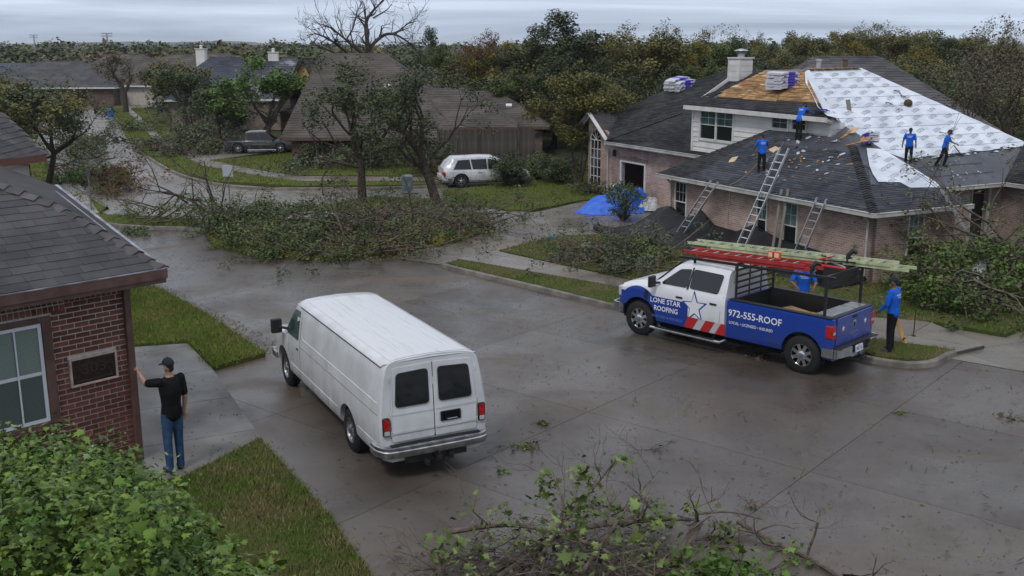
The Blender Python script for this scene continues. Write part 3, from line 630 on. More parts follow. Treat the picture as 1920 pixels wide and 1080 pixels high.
shrub('shrub', 'feathery green shrub growing in front of the open garage beside the blue tarp', (*G(1168, 416), .05), 1.75, 1.6, L_MID, 80, 36, .24, .05)
shrub('shrub', 'low dark ground shrub along the gabled wall bed', (*G(1110, 366), .1), .6, 2.6, L_DARK, 60, 30, .2, .05)
shrub('shrub', 'dark shrub under the right hand brick window beside the ladders', (*G(1718, 512), .1), 1.1, 1.0, L_MID, 50, 36, .2, .045)
shrub('shrub', 'dark shrub hiding the base of the fence behind the white car', (*G(800, 330), .1), 1.9, 3.2, L_DARK, 90, 30, .3, .08)
shrub('shrub', 'wide dark hedge along the brown house wall', (*G(700, 318), .1), 2.0, 5.0, L_DARK, 120, 30, .35, .09)
shrub('shrub', 'dark bush at the corner of the brown house by the pickup', (*G(590, 312), .1), 1.6, 2.6, L_DARK, 70, 30, .3, .08)

# ---- storm debris
def brush(name, label, poly, h, lf, nb=60, nl=90, per=30, size=.06, bl=1.8, br=.03, rad=.3, z=.1, bark=BARK_P, lf2=None, cat='brush pile', group=None, peak=None, frac2=.3, asp=.55):
    c = np.mean(np.array(poly), 0); t = thing(name, label, cat, (c[0], c[1], z), 0, group); pl = [(p[0] - c[0], p[1] - c[1]) for p in poly]
    ext = max(np.abs(np.array(pl)).max(), .5)
    def hh(x, y):
        q = peak or (0, 0); dd = math.hypot((x - q[0]), (y - q[1])) / ext; return h * max(.12, 1 - dd ** 1.4)
    m_ = MB(); tips = []
    for p in scatter(pl, nb):
        a = rng.uniform(0, 6.28); z0 = rng.random() * hh(*p) * .8
        grow(m_, (p[0], p[1], z0), (math.cos(a), math.sin(a), rng.uniform(-.1, .35)), bl * rng.uniform(.5, 1.3), br * rng.uniform(.4, 1.4), 2, tips, .5, -.02, 2, .16, .6, .004)
    for i in range(len(m_.v)):
        if m_.v[i][2] < .01: m_.v[i] = (m_.v[i][0], m_.v[i][1], .01)
    m_.build('branches', bark, t, kind='stuff')
    cs = [(p[0], p[1], max(.04, rng.random() ** .6 * hh(*p))) for p in scatter(pl, nl)]
    cs += [(q[0], q[1], max(.04, min(q[2], h * 1.2))) for q in tips[::6]]
    n2 = int(len(cs) * frac2) if lf2 else 0
    link('leaves', leaves_mesh('leaves', cs[n2:], per, rad, size, lf, asp=asp), t, 'stuff')
    if n2: link('withered_leaves', leaves_mesh('withered_leaves', cs[:n2], per, rad, size, lf2, asp=asp), t, 'stuff')
    return t
brush('brush_pile', 'long tangled heap of green leafy storm branches on the corner lawn below the sign', [G(375, 440), G(385, 458), G(470, 486), G(600, 488), G(640, 440), G(560, 405), G(430, 408)], 1.35, L_MID, 60, 260, 42, .055, 1.6, .03, .3, lf2=L_DARK, frac2=.4)
brush('brush_pile', 'dense brown heap of snapped branches around the two torn trunks', [G(560, 484), G(640, 494), G(740, 482), G(850, 460), G(930, 434), G(890, 405), G(800, 400), G(640, 410)], .95, L_DARK, 170, 200, 34, .05, 1.9, .03, .3, lf2=L_BROWN, frac2=.35)
brush('brush_pile', 'yellow green leafy fringe of debris at the kerb in front of the brown heap', [G(660, 483), G(760, 474), G(860, 455), G(850, 445), G(740, 462), G(640, 474)], .35, L_YEL, 20, 110, 34, .05, 1, .02, .25, lf2=L_BRI, frac2=.5)
brush('fallen_branch', 'leafless curved fallen limb across the far kerb left of the heap', [G(235, 425), G(370, 432), G(395, 415), G(340, 395), G(240, 402)], .6, L_MID, 26, 30, 26, .05, 1.7, .03, .25, cat='fallen branch')
t = thing('fallen_branch', 'large bare arching broken limb lying at the street corner', 'fallen branch', (-12.6, 40.6, .05)); m = MB(); tips = []
for a, b, L_, r_ in (((1.4, -.3, .0), (-1, .1, .75), 1.6, .075), ((.9, 0, .7), (-.5, 0, 1.0), 1.2, .05), ((.3, .1, 1.0), (-1, .1, .05), 1.8, .055), ((-.2, 0, .9), (-.8, -.2, .5), 1.2, .04), ((1.0, 0, .5), (.2, .1, 1.1), 1.1, .04), ((1.3, -.1, .2), (.9, .3, .35), 1.4, .04), ((0, 0, .9), (.3, -.1, .9), 1.0, .03), ((-1.2, 0, .7), (-.9, .2, -.1), 1.5, .035), ((1.2, 0, .3), (-.9, -.4, .15), 1.8, .04)):
    grow(m, a, b, L_, r_, 4, tips, .5, -.02, 2, .16, .68, .006)
for i in range(len(m.v)):
    if m.v[i][2] < .01: m.v[i] = (m.v[i][0], m.v[i][1], .01)
m.build('branches', BARK, t)
brush('brush_pile', 'heap of broken leafy branches on the dry lawn in front of the black sheeting', [G(1130, 520), G(1230, 515), G(1262, 490), G(1215, 460), G(1150, 468), G(1120, 490)], .7, L_GREY, 60, 130, 36, .05, 1.3, .025, .25, lf2=L_MID, frac2=.4)
brush('brush_pile', 'low scatter of brown twigs and leaves on the lawn by the pavement', [G(1040, 500), G(1130, 500), G(1160, 480), G(1100, 470), G(1030, 480)], .22, L_BROWN, 24, 60, 26, .045, .9, .015, .25, lf2=L_GREY, frac2=.4)
brush('brush_pile', 'pale grey green heap of cut limbs left of the black pickup', [G(322, 296), G(400, 294), G(440, 272), G(400, 262), G(330, 268)], 1.5, L_GREY, 50, 150, 34, .09, 2.2, .04, .4, lf2=L_MID, frac2=.3)
brush('brush_pile', 'rust brown withered leafy crown fallen on the left kerb', [G(175, 366), G(215, 370), G(248, 354), G(238, 335), G(190, 332), G(168, 350)], .8, L_RUST, 30, 110, 40, .06, 1.5, .03, .35, lf2=L_OLIVE, frac2=.5)
brush('fallen_tree', 'dark leafy tree top fallen across the left lane of the far street', [G(140, 340), G(190, 345), G(208, 300), G(185, 265), G(140, 268), G(115, 300)], 1.5, L_DARK, 60, 150, 30, .065, 1.3, .045, .42, cat='fallen tree', bark=BARK)
brush('brush_pile', 'low green leaf heap on the left verge next to the rust brown', [G(120, 345), G(160, 350), G(165, 335), G(130, 330)], .5, L_BRI, 10, 50, 30, .07, .8, .02, .3)
brush('brush_pile', 'mud coloured debris on the verge along the far right kerb', [G(285, 288), G(318, 300), G(330, 292), G(300, 270), G(272, 265)], .35, L_BROWN, 18, 40, 26, .08, 1.2, .02, .35)
brush('brush_pile', 'small green debris heap on the pavement near the blue bin', [G(232, 248), G(290, 250), G(285, 236), G(235, 238)], .5, L_MID, 16, 40, 26, .1, 1.5, .03, .4)
brush('brush_pile', 'scattered leafy twigs on the round lawn before the torn oak', [G(530, 330), G(640, 322), G(640, 305), G(560, 306)], .8, L_GREY, 20, 50, 28, .08, 1.4, .025, .35)
brush('brush_pile', 'small leaf drift left of the corner kerb on the wet street', [G(222, 440), G(262, 446), G(275, 436), G(235, 432)], .12, L_MID, 4, 24, 24, .045, .6, .01, .22, z=.0)
# the toppled tree on the right in front of the house
brush('fallen_tree', 'big toppled tree with green leaves lying before the brick wall right of the crew', [G(1700, 590), G(1790, 600), G(1920, 590), (17.5, 30), (14.5, 32), G(1760, 515), G(1690, 535)], 1.55, L_MID, 90, 300, 40, .05, 1.6, .035, .3, lf2=L_BRI, frac2=.25, cat='fallen tree', asp=.7)
t = thing('fallen_tree', 'bare grey forked limbs of the toppled tree rising before the open doorway', 'fallen tree', (*G(1845, 540), .1)); m = MB(); tips = []
for a, b, L_, r_ in (((1.4, .2, 0), (-.5, .2, 1), 2.1, .10), ((.6, .3, 1.3), (.9, .1, .9), 1.7, .06), ((.7, .3, 1.2), (-1, 0, .25), 1.8, .06), ((1.4, .2, .4), (-1, -.1, .45), 2.4, .09), ((.3, 0, 1.1), (-.7, .3, .8), 1.3, .04), ((1.7, 0, .1), (.8, -.2, .6), 1.7, .07)):
    grow(m, a, b, L_, r_, 4, tips, .45, .02, 2, .14, .66, .006)
m.build('branches', BARK_P, t); link('leaves', leaves_mesh('leaves', tips[::5], 14, .25, .05, L_OLIVE), t, 'stuff')

# ------------------------------------------------------------------ building helpers
SH_DARK = mat('shingle_black', (.020, .021, .024), rough=.9, spec=.2, vscale=.7, col2=(.045, .044, .045), detail=10, bump=.5, bscale=90, tone=.35)
SH_BLUE = mat('shingle_slate', (.034, .038, .048), rough=.85, spec=.25, vscale=.9, col2=(.060, .064, .076), detail=10, bump=.5, bscale=90, tone=.30)
SH_BROWN = mat('shingle_brown', (.066, .057, .051), rough=.92, spec=.15, vscale=.6, col2=(.112, .098, .088), detail=10, bump=.4, bscale=60, tone=.12)
SH_GREY = mat('shingle_greybrown', (.056, .054, .058), rough=.85, spec=.25, vscale=1.2, col2=(.090, .086, .090), detail=10, bump=.7, bscale=120, tone=.16)
CAPM = mat('ridge_cap', (.020, .021, .024), rough=.88, spec=.2, vscale=3, col2=(.050, .050, .052), detail=8, tone=.3)
TRIMW = mat('trim_white', (.52, .51, .49), rough=.6, vscale=3, col2=(.66, .65, .63), detail=6)
SIDING = mat('siding_white', (.58, .56, .53), rough=.65, vscale=1.5, col2=(.70, .68, .65), detail=6, tone=.05)
GUTTER = mat('gutter_beige', (.33, .32, .30), rough=.5, spec=.4, vscale=2, col2=(.50, .49, .46), detail=7)
B_PINK = wall_brick('brick_pink', (.39, .26, .215), (.26, .17, .14), (.45, .40, .36), .21, .072)
B_TAN = wall_brick('brick_tan', (.26, .19, .15), (.17, .125, .10), (.30, .265, .24), .21, .072)
B_DULL = wall_brick('brick_dull', (.15, .085, .065), (.10, .066, .052), (.17, .145, .13), .22, .075)
PANE = mat('window_glass', (.055, .095, .085), rough=.1, spec=.6, var=.5, vscale=2)
PANE_D = mat('window_glass_dark', (.010, .013, .014), rough=.08, spec=.6)
BLIND = mat('blind_fabric', (.17, .23, .20), rough=.6, var=.12, vscale=3)
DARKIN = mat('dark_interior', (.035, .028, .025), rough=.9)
WRAP = mat('underlay_white', (.50, .54, .61), rough=.5, spec=.35, vscale=1.2, col2=(.68, .72, .79), detail=8, bump=.5, bscale=4)
WRAPTXT = mat('underlay_print', (.25, .27, .31), rough=.6)
FELT = mat('underlay_black', (.040, .046, .058), rough=.5, spec=.4, vscale=1.2, col2=(.075, .082, .10), detail=8, bump=.4, bscale=5)
DECK = mat('roof_decking', (.20, .105, .045), rough=.9, spec=.1, vscale=3.2, col2=(.40, .24, .115), detail=10, stretch=(1, 3, 1), bump=.4, bscale=40, tone=.16)
def frame_of(poly):
    P = [np.array(p, float) for p in poly]; n = np.zeros(3)
    for i in range(len(P)): n += np.cross(P[i], P[(i + 1) % len(P)])
    n = unit(n); n = n if n[2] > 0 else -n
    h = unit(np.cross((0, 0, 1), n)); g = np.cross(n, h)
    return n, h, g
def shingles(mb, poly, course=.125, tab=.30, th=.014, m=0, off=.012, jit=.25, skip=None):
    """courses of tabs laid on a convex roof polygon; each tab is a wedge with its own butt edge."""
    n, h, g = frame_of(poly); P = np.array(poly, float); O = P[0]; X = (P - O) @ h; Y = (P - O) @ g; N = len(P)
    def span(y):
        xs = []
        for i in range(N):
            a, b = i, (i + 1) % N
            if (Y[a] - y) * (Y[b] - y) < 0: xs.append(X[a] + (X[b] - X[a]) * (y - Y[a]) / (Y[b] - Y[a]))
        return (min(xs), max(xs)) if len(xs) > 1 else None
    y0, y1 = Y.min(), Y.max(); k = max(1, int((y1 - y0) / course)); c = (y1 - y0) / k
    for i in range(k):
        ya, yb = y0 + i * c, y0 + (i + 1) * c; sa, sb = span(ya + 1e-4), span(min(yb + c * .12, y1 - 1e-4))
        if not sa or not sb: continue
        x = min(sa[0], sb[0]) - rng.random() * tab
        while x < max(sa[1], sb[1]):
            w = tab * (1 + rng.uniform(-jit, jit)); xe = x + w
            a0, a1 = max(x + .003, sa[0]), min(xe - .003, sa[1]); b0, b1 = max(x + .003, sb[0]), min(xe - .003, sb[1])
            if a1 - a0 > .01 or b1 - b0 > .01:
                a1 = max(a1, a0); b1 = max(b1, b0)
                ya_ = ya - rng.random() * .012; t_ = th * rng.uniform(.7, 1.3)
                q = O + (h * (a0 + a1) / 2 + g * ya)
                if not (skip and skip(q)):
                    A = [O + h * a0 + g * ya_ + n * off, O + h * a1 + g * ya_ + n * off, O + h * a1 + g * ya_ + n * (off + t_), O + h * a0 + g * ya_ + n * (off + t_), O + h * b1 + g * (yb + c * .12) + n * (off + .001), O + h * b0 + g * (yb + c * .12) + n * (off + .001)]
                    mb.add(A, [(0, 1, 2, 3), (3, 2, 4, 5), (1, 4, 2), (0, 3, 5)], m)
            x = xe
def caps(mb, a, b, w=.13, step=.17, th=.02, m=0, lift=.03):
    a, b = np.array(a, float), np.array(b, float); d = unit(b - a); L = np.linalg.norm(b - a); sd = unit(np.cross(d, (0, 0, 1))); up = np.cross(sd, d); k = max(1, int(L / step))
    for i in range(k):
        p = a + d * (i * L / k) + up * lift; q = a + d * ((i + 1.2) * L / k) + up * (lift - .012); t = th * rng.uniform(.7, 1.4); dr = w * .38
        v = [p - sd * w - up * dr, p, p + sd * w - up * dr, q - sd * w - up * dr, q, q + sd * w - up * dr, p - sd * w - up * (dr - t), p + up * t, p + sd * w - up * (dr - t)]
        mb.add(v, [(0, 1, 7, 6), (1, 2, 8, 7), (6, 7, 4, 3), (7, 8, 5, 4)], m)
def gutter(mb, pts, w=.11, h=.12, m=0):
    """box gutter run with fascia, following the eave points (outer edge)."""
    for a, b in zip(pts[:-1], pts[1:]):
        mb.beam((a[0], a[1], a[2] - h / 2), (b[0], b[1], b[2] - h / 2), w, h, m=m)
        mb.beam((a[0], a[1], a[2] + .004), (b[0], b[1], b[2] + .004), w + .03, .018, m=m)
def window(parent, o, xd, w, h, face, frame=None, glass=None, bars=(2, 2), sash=True, depth=.05, blind=None, name='window', mid=.5, fw=.035):
    """o = lower left corner in parent's frame, xd = unit direction along the wall (2D), face = outward 2D normal."""
    frame = frame or TRIMW; glass = glass or PANE; x = np.array((*xd, 0.)); f = np.array((*face, 0.)); z = np.array((0, 0, 1.)); o = np.array(o, float)
    def bx(mb, x0, x1, z0, z1, d0, d1, m=0):
        v = [o + x * a + z * c + f * b for b in (d0, d1) for a, c in ((x0, z0), (x1, z0), (x1, z1), (x0, z1))]
        mb.add(v, [(0, 3, 2, 1), (4, 5, 6, 7), (0, 1, 5, 4), (1, 2, 6, 5), (2, 3, 7, 6), (3, 0, 4, 7)], m, .5)
    m = MB(); bx(m, 0, w, 0, fw, -depth, .03); bx(m, 0, w, h - fw, h, -depth, .03); bx(m, 0, fw, fw, h - fw, -depth, .03); bx(m, w - fw, w, fw, h - fw, -depth, .03)
    if sash: bx(m, fw, w - fw, h * mid - fw * .5, h * mid + fw * .5, -depth + .02, .02)
    wo = m.build(name, frame, parent, fix=True)
    m = MB(); bx(m, fw, w - fw, fw, (h * mid if sash else h - fw), -.03, -.024); m.build('pane', glass, wo, fix=True)
    if sash: m = MB(); bx(m, fw, w - fw, h * mid, h - fw, -.016, -.010); m.build('pane', blind or glass, wo, fix=True)
    if bars:
        m = MB(); nx, nz = bars; zz0 = h * mid if sash else fw
        for i in range(1, nx): bx(m, fw + (w - 2 * fw) * i / nx - .007, fw + (w - 2 * fw) * i / nx + .007, zz0, h - fw, -.010, -.004)
        for i in range(1, nz): bx(m, fw, w - fw, zz0 + (h - fw - zz0) * i / nz - .007, zz0 + (h - fw - zz0) * i / nz + .007, -.010, -.004)
        if len(m.v): m.build('glazing_bars', frame, wo, fix=True)
    return wo
def wall_with_holes(mb, o, xd, L, z0, z1, holes, th, face, m=0):
    """solid wall of thickness th behind its face with rectangular openings (x0,x1,z0,z1)."""
    x = np.array((*xd, 0.)); f = np.array((*face, 0.)); o = np.array(o, float)
    xs = sorted({0, L, *[h[0] for h in holes], *[h[1] for h in holes]}); zs = sorted({z0, z1, *[h[2] for h in holes], *[h[3] for h in holes]})
    for a, b in zip(xs[:-1], xs[1:]):
        runs = []
        for c, d in zip(zs[:-1], zs[1:]):
            if any(h[0] <= a + 1e-6 and h[1] >= b - 1e-6 and h[2] <= c + 1e-6 and h[3] >= d - 1e-6 for h in holes): continue
            if runs and abs(runs[-1][1] - c) < 1e-6: runs[-1][1] = d
            else: runs.append([c, d])
        for c, d in runs:
            v = [o + x * p + np.array((0, 0, q)) + f * r_ for r_ in (-th, 0) for p, q in ((a, c), (b, c), (b, d), (a, d))]
            mb.add(v, [(0, 3, 2, 1), (4, 5, 6, 7), (0, 1, 5, 4), (1, 2, 6, 5), (2, 3, 7, 6), (3, 0, 4, 7)], m, .5)

# ------------------------------------------------------------------ the house being re-roofed  (local x = u along the front eave, y = w into the plot)
HO = np.array([10.45, 29.58]); ha = math.atan2(-.89, .455); e1 = np.array((math.cos(ha), math.sin(ha))); e2 = np.array((-e1[1], e1[0]))
house = thing('roofing_house', 'large pink brick house with black roof being stripped and covered in white sheet', 'house', (HO[0], HO[1], 0), ha)
def HW(u, w, z=0): p = HO + e1 * u + e2 * w; return np.array((p[0], p[1], z))
def on_w(px, py, w): r = ray(px, py); t = (w + HO @ e2) / (r[:2] @ e2); return (float((r[:2] * t - HO) @ e1), w, float(CAM_H + r[2] * t))
def on_u(px, py, u): r = ray(px, py); t = (u + HO @ e1) / (r[:2] @ e1); return (u, float((r[:2] * t - HO) @ e2), float(CAM_H + r[2] * t))
def on_sw(px, py, w0, z0, p):    # roof plane facing -w
    r = ray(px, py); nn = np.array((-p * e2[0], -p * e2[1], 1)); d = z0 - p * w0 - p * (HO @ e2); t = (d - CAM_H) / (r @ nn); q = r[:2] * t - HO
    return np.array((q @ e1, q @ e2, CAM_H + r[2] * t))
def on_su(px, py, u0, z0, p):    # roof plane facing +u
    r = ray(px, py); nn = np.array((p * e1[0], p * e1[1], 1)); d = z0 + p * u0 + p * (HO @ e1); t = (d - CAM_H) / (r @ nn); q = r[:2] * t - HO
    return np.array((q @ e1, q @ e2, CAM_H + r[2] * t))
ZA, PA, PR = 2.30, .50, .37
fA = lambda u, w: (u, w, ZA + PA * w)
A1, A2 = fA(-10.8, 0), fA(0, 0); AT1, AT2 = fA(-8.5, 3.32), fA(-5.3, 3.32); AH = (-5.35, 3.95, ZA + PR * 5.35)
rp = MB()
rp.plate([A1, A2, AH, AT2, AT1], .10, 0)
A3 = (0, 3.98, ZA); AR = (-5.4, 3.98, ZA + PR * 5.4)
rp.plate([A2, A3, AR, AH], .10, 0)
rp.plate([A1, AT1, (-8.5, 3.4, AT1[2]), (-10.8, 3.4, 2.35)], .06, 0)
fM = lambda u, w: (u, w, 2.30 + .55 * (-3 - u))                      # main white plane
M_ = [fM(-3, 3.6), fM(-3, 9.5), (-2.95, 14.4, 2.28), fM(-9.95, 9.13), fM(-9.82, 6.21), fM(-6.0, 3.6)]
rp.plate(M_, .10, 0)
fB = lambda u, w: (u, w, 2.70 + .5 * (w - 3.14))
B_ = [fB(-19.5, 3.14), fB(-9.5, 3.14), fB(-9.5, 8.0), fB(-17.3, 9.7), fB(-17.85, 8.75), fB(-19.45, 6.1), fB(-20.7, 4.6)]
qB = lambda x, y: tuple(on_sw(x, y, 3.14, 2.70, .5)); BP_ = [fB(-19.5, 3.14), fB(-8, 3.14), fB(-9.5, 8.0), qB(1406, 128), qB(1362, 135), qB(1258, 164), qB(1162, 211)]
rp.plate(BP_, .10, 0)
U0 = (-13.5, 3.08, 4.64); U1 = (-5.25, 2.98, 4.62); UR1 = (-12.0, 5.82, 6.02); UR2 = (-9.82, 6.0, 6.06)
rp.plate([U0, U1, UR2, UR1], .08, 0)
# rear slopes close the volume
rp.plate([UR1, UR2, (-9.95, 9.13, 6.12), (-17, 9.9, 5.9)], .1, 0)
rp.plate([(-9.95, 9.13, 6.12), (-2.95, 14.4, 2.28), (-17, 18, 2.3), (-17, 9.9, 5.9)], .1, 0)
rp.plate([fB(-17.3, 9.7), (-17, 9.9, 5.9), (-17, 18, 2.3), (-21, 12, 2.7)], .1, 0)
roof = rp.build('roof', FELT, house, fix=True)
# shingled skins
sk = MB(); shingles(sk, [fA(-8.85, 0), A2, AH, AT2, AT1, ], .125, .3, m=1, skip=lambda q: (q[1] > 2.5 and q[0] > -6.9 + .5 * math.sin(q[1] * 9)) )
shingles(sk, [A1, fA(-8.85, 0), AT1], .125, .3, m=0)
sk.build('front_shingles', [SH_DARK, SH_BLUE], roof, kind='stuff')
sk = MB(); shingles(sk, [A2, A3, (-1.25, 3.98, ZA + PR * 1.25), (-1.55, 1.15, ZA + PR * 1.55)], .125, .3)
shingles(sk, [(0, 0, ZA), (-1.55, 1.15, ZA + PR * 1.55), (-2.9, 2.15, ZA + PR * 2.9), (-2.6, 2.3, ZA + PR * 2.6)], .125, .3)
sk.build('side_shingles', SH_BLUE, roof, kind='stuff')
sk = MB(); shingles(sk, [*BP_], .13, .32)
shingles(sk, [U0, U1, tuple(np.array(U1) + (np.array(UR2) - U1) * .27), tuple(np.array(U0) + (np.array(UR1) - U0) * .24)], .125, .32)
shingles(sk, [tuple(np.array(U0) + (np.array(UR1) - U0) * .24), tuple(np.array(U0) * .93 + np.array(U1) * .07 + (np.array(UR1) - U0) * .24), tuple(np.array(UR1) * .97 + .03 * np.array(UR2))], .125, .32)
sk.build('garage_shingles', SH_DARK, roof, kind='stuff')
# hip and ridge caps
cp = MB(); caps(cp, A2, (-1.8, 1.33, ZA + PR * 1.8), .15, .16, .03); caps(cp, (-1.8, 1.33, ZA + PR * 1.8), (-4.0, 2.98, ZA + PR * 4.0 + .02), .15, .16, .03); caps(cp, A1, AT1, .10, .2, .015)
caps(cp, fB(-19.5, 3.14), tuple(np.array(U0) + (-.1, -.05, -.35)), .09, .2, .02); caps(cp, BP_[6], BP_[5], .09, .2, .02); caps(cp, BP_[5], BP_[4], .09, .2, .02); caps(cp, U0, UR1, .06, .2, .01)
cp.build('ridge_caps', CAPM, roof, kind='stuff')
# bare decking boards above the upper eave
def lerp(a, b, t): return np.array(a) * (1 - t) + np.array(b) * t
def bil(a, b, c, d, s, t): return lerp(lerp(a, b, s), lerp(d, c, s), t)
n_, h_, g_ = frame_of([U0, U1, UR2, UR1]); k = 0
for i in range(7):
    t0, t1 = .27 + .73 * i / 7, .27 + .73 * (i + 1) / 7 - .008; s0 = 0.06 if i else .1; x = s0 + rng.uniform(-.03, .02) * (i == 0)
    while x < .985:
        w_ = min(rng.uniform(.18, .32), 1.0 - x); jl = rng.uniform(-.07, .03) if i == 0 else 0
        q = [bil(U0, U1, UR2, UR1, x, t0 + jl), bil(U0, U1, UR2, UR1, x + w_ - .004, t0 + jl), bil(U0, U1, UR2, UR1, x + w_ - .004, t1), bil(U0, U1, UR2, UR1, x, t1)]
        mb = MB(); mb.plate([p + n_ * .018 for p in q], .016); mb.build('deck_board', DECK, roof); x += w_; k += 1
# ripped paper and tar scraps on the decking
mb = MB()
for i in range(110):
    s, t = rng.uniform(.08, .95), rng.uniform(.3, .95); p = bil(U0, U1, UR2, UR1, s, t) + n_ * .024; a = h_ * rng.uniform(.08, .45); b = g_ * rng.uniform(.02, .07); mb.add([p - a, p - b, p + a * rng.uniform(.5, 1), p + b], [(0, 1, 2, 3)], i % 3 == 0)
mb.build('paper_scraps', [mat('deck_dark_strip', (.13, .075, .035), rough=.9), mat('deck_pale_strip', (.55, .40, .24), rough=.9)], roof, kind='stuff')
# white sheet laid in lapped courses, with its print
nM, hM, gM = frame_of([fM(-3, 4), fM(-3, 9), fM(-9, 6)]); hM = hM if hM[1] > 0 else -hM
def uM(u, w, off=.014): p = np.array(fM(u, w)); return p + nM * off
def left_w(u):   # left edge of the sheet at a given height on the slope
    return float(np.interp(-u, [4.1, 4.5, 5.1, 5.8, 6.4, 7.2, 8.0, 9.0, 9.8], [6.4, 6.05, 5.35, 4.95, 4.65, 4.55, 4.9, 5.6, 6.25]))
def right_w(u): return float(np.interp(-u, [3, 9.95], [14.35, 9.13]))
def low_u(w): return float(np.interp(w, [5.8, 6.6, 12.5, 13.2], [-4.35, -4.55, -4.75, -4.9]))
NB = 9; ub = np.linspace(-4.42, -9.90, NB + 1); sheet = MB()
for i in range(NB):
    u0, u1 = ub[i], ub[i + 1] - .05; pts = []; nx = 34
    for j in range(nx + 1):
        for kk, uu in enumerate((u0, (u0 + u1) / 2, u1)):
            l, r_ = left_w(uu), right_w(uu); w = l + (r_ - l) * j / nx
            if i == 0 and kk == 0: uu = min(u0, low_u(w) + .02 * math.sin(w * 5))
            pts.append(uM(uu, w, .016 + .010 * (kk == 0) + .004 * math.sin(w * 3 + i) + .003 * rng.random()))
    sheet.add(pts, [(3 * j + c, 3 * j + 3 + c, 3 * j + 4 + c, 3 * j + 1 + c) for j in range(nx) for c in (0, 1)], 0, .5)
so = sheet.build('white_underlay', WRAP, roof, smooth=True, fix=True); smooth_mesh(so.data, 60)
mb = MB()
for i in range(1, NB):     # lap seams
    u = ub[i]; l, r_ = left_w(u), right_w(u); P = [uM(u + .004, l + (r_ - l) * t, .026) for t in np.linspace(0, 1, 12)]; mb.tube(P, .004, 3, m=0)
mb.build('lap_seam', mat('seam_grey', (.42, .45, .50), rough=.7), roof, kind='stuff')
pr = MB(); dirT = unit(hM * .95 + gM * .34); dirN = np.cross(nM, dirT); words_ = ['LOTA', 'LOT4', 'LOZA', 'LOZ4']
row = 0; u = -4.75
while u > -9.75:
    w = left_w(u) + .40 + (row % 2) * .43
    while w < right_w(u) - .35:
        if not (row == 0 and w < 6.7) and rng.random() > .04:
            p = uM(u + rng.uniform(-.03, .03), w, .034); text_on(pr, words_[rng.randrange(4)], p, dirT, dirN, .17, 0, .0, width=.52)
            if row % 2: c = uM(u - .12, w + .43, .034); pr.add([c - dirT * .05 - dirN * .006, c + dirT * .05 - dirN * .006, c + dirT * .05 + dirN * .006, c - dirT * .05 + dirN * .006], [(0, 1, 2, 3)], 0)
        w += .86
    u -= .40; row += 1
pr.build('underlay_print', WRAPTXT, roof, kind='stuff')
# sheet wrapped over the dormer edge and the tongue on the near slope
mb = MB(); q = [(-5.3, 3.02, 4.66), (-5.0, 3.25, 4.58), (-5.9, 4.3, 4.3), (-6.35, 4.92, 4.18), (-7.3, 4.99, 4.68), (-9.8, 6.25, 6.09), (-9.5, 5.75, 6.0), (-8.6, 5.0, 5.62), (-7.4, 4.25, 5.25), (-6.3, 3.5, 4.9)]
c_ = np.mean(np.array([(-6.3, 4.2, 4.72), (-7.4, 4.75, 5.05)]), 0); q = [np.array(p) + (0, 0, .03) for p in q]; mb.add(q + [c_ + (0, 0, .03)], [(i, (i + 1) % len(q), len(q)) for i in range(len(q))], 0, .5)
mb.build('white_underlay', WRAP, roof, fix=True)
nR, hR, gR = frame_of([A2, A3, AR]); hR = hR if hR[1] > 0 else -hR
def uR(u, w, off=.03): return np.array((u, w, ZA - PR * u)) + nR * off
mb = MB(); q = [uR(-1.62, 1.75), uR(-1.50, 2.55), uR(-1.15, 2.62), uR(-1.02, 3.80), uR(-1.3, 3.95), uR(-3.6, 3.95), uR(-3.75, 3.35), uR(-3.3, 2.95), uR(-2.6, 2.35), uR(-2.1, 2.0)]
c_ = np.mean(np.array(q), 0); mb.add(q + [c_], [(i, (i + 1) % len(q), len(q)) for i in range(len(q))], 0, .5); mb.build('white_underlay', WRAP, roof, fix=True)
pr = MB(); dT2 = unit(hR * .95 + gR * .34); dN2 = np.cross(nR, dT2)
for uu, ww in ((-1.55, 3.15), (-1.6, 2.3), (-1.9, 2.7), (-1.75, 3.65), (-2.1, 3.3), (-2.35, 2.75), (-2.55, 3.2), (-2.45, 3.75), (-2.9, 3.5), (-3.1, 3.1)): text_on(pr, words_[rng.randrange(4)], uR(uu, ww, .036), dT2, dN2, .17, 0, .0, width=.52)
pr.build('underlay_print', WRAPTXT, roof, kind='stuff')
# rolled black felt joints on the lower main slope
mb = MB()
for u in (-3.55, -4.05): P = [uM(u, w, .02) for w in np.linspace(6.2, 9.4, 6)]; mb.tube(P, .009, 3)
for q in ((-3.05, -4.5, 6.9), ): pass
mb.build('felt_seam', mat('felt_seam', (.02, .022, .026), rough=.7), roof, kind='stuff')
# torn dark edge along the sheet foot
mb = MB()
for i in range(40):
    w = rng.uniform(6.2, 13.0); u = low_u(w) + rng.uniform(-.05, .12); p = uM(u, w, .03); mb.add([p + hM * rng.uniform(.05, .3), p + gM * .05, p - hM * rng.uniform(.05, .3), p - gM * .04], [(0, 1, 2, 3)], i % 3 == 0)
mb.build('torn_edge', [CAPM, WRAP], roof, kind='stuff')
# wing D roof (dark, far right)
mb = MB(); D0, D1, D2, D3 = (-3.05, 9.4, 2.32), (6, 9.0, 2.32), (6, 13.5, 4.2), (-4.9, 12.9, 3.45)
mb.plate([D0, D1, D2, D3], .08); mb.build('side_roof', SH_DARK, roof, fix=True); mb = MB(); shingles(mb, [D0, D1, D2, D3], .15, .35); mb.build('side_wing_shingles', SH_DARK, roof, kind='stuff')
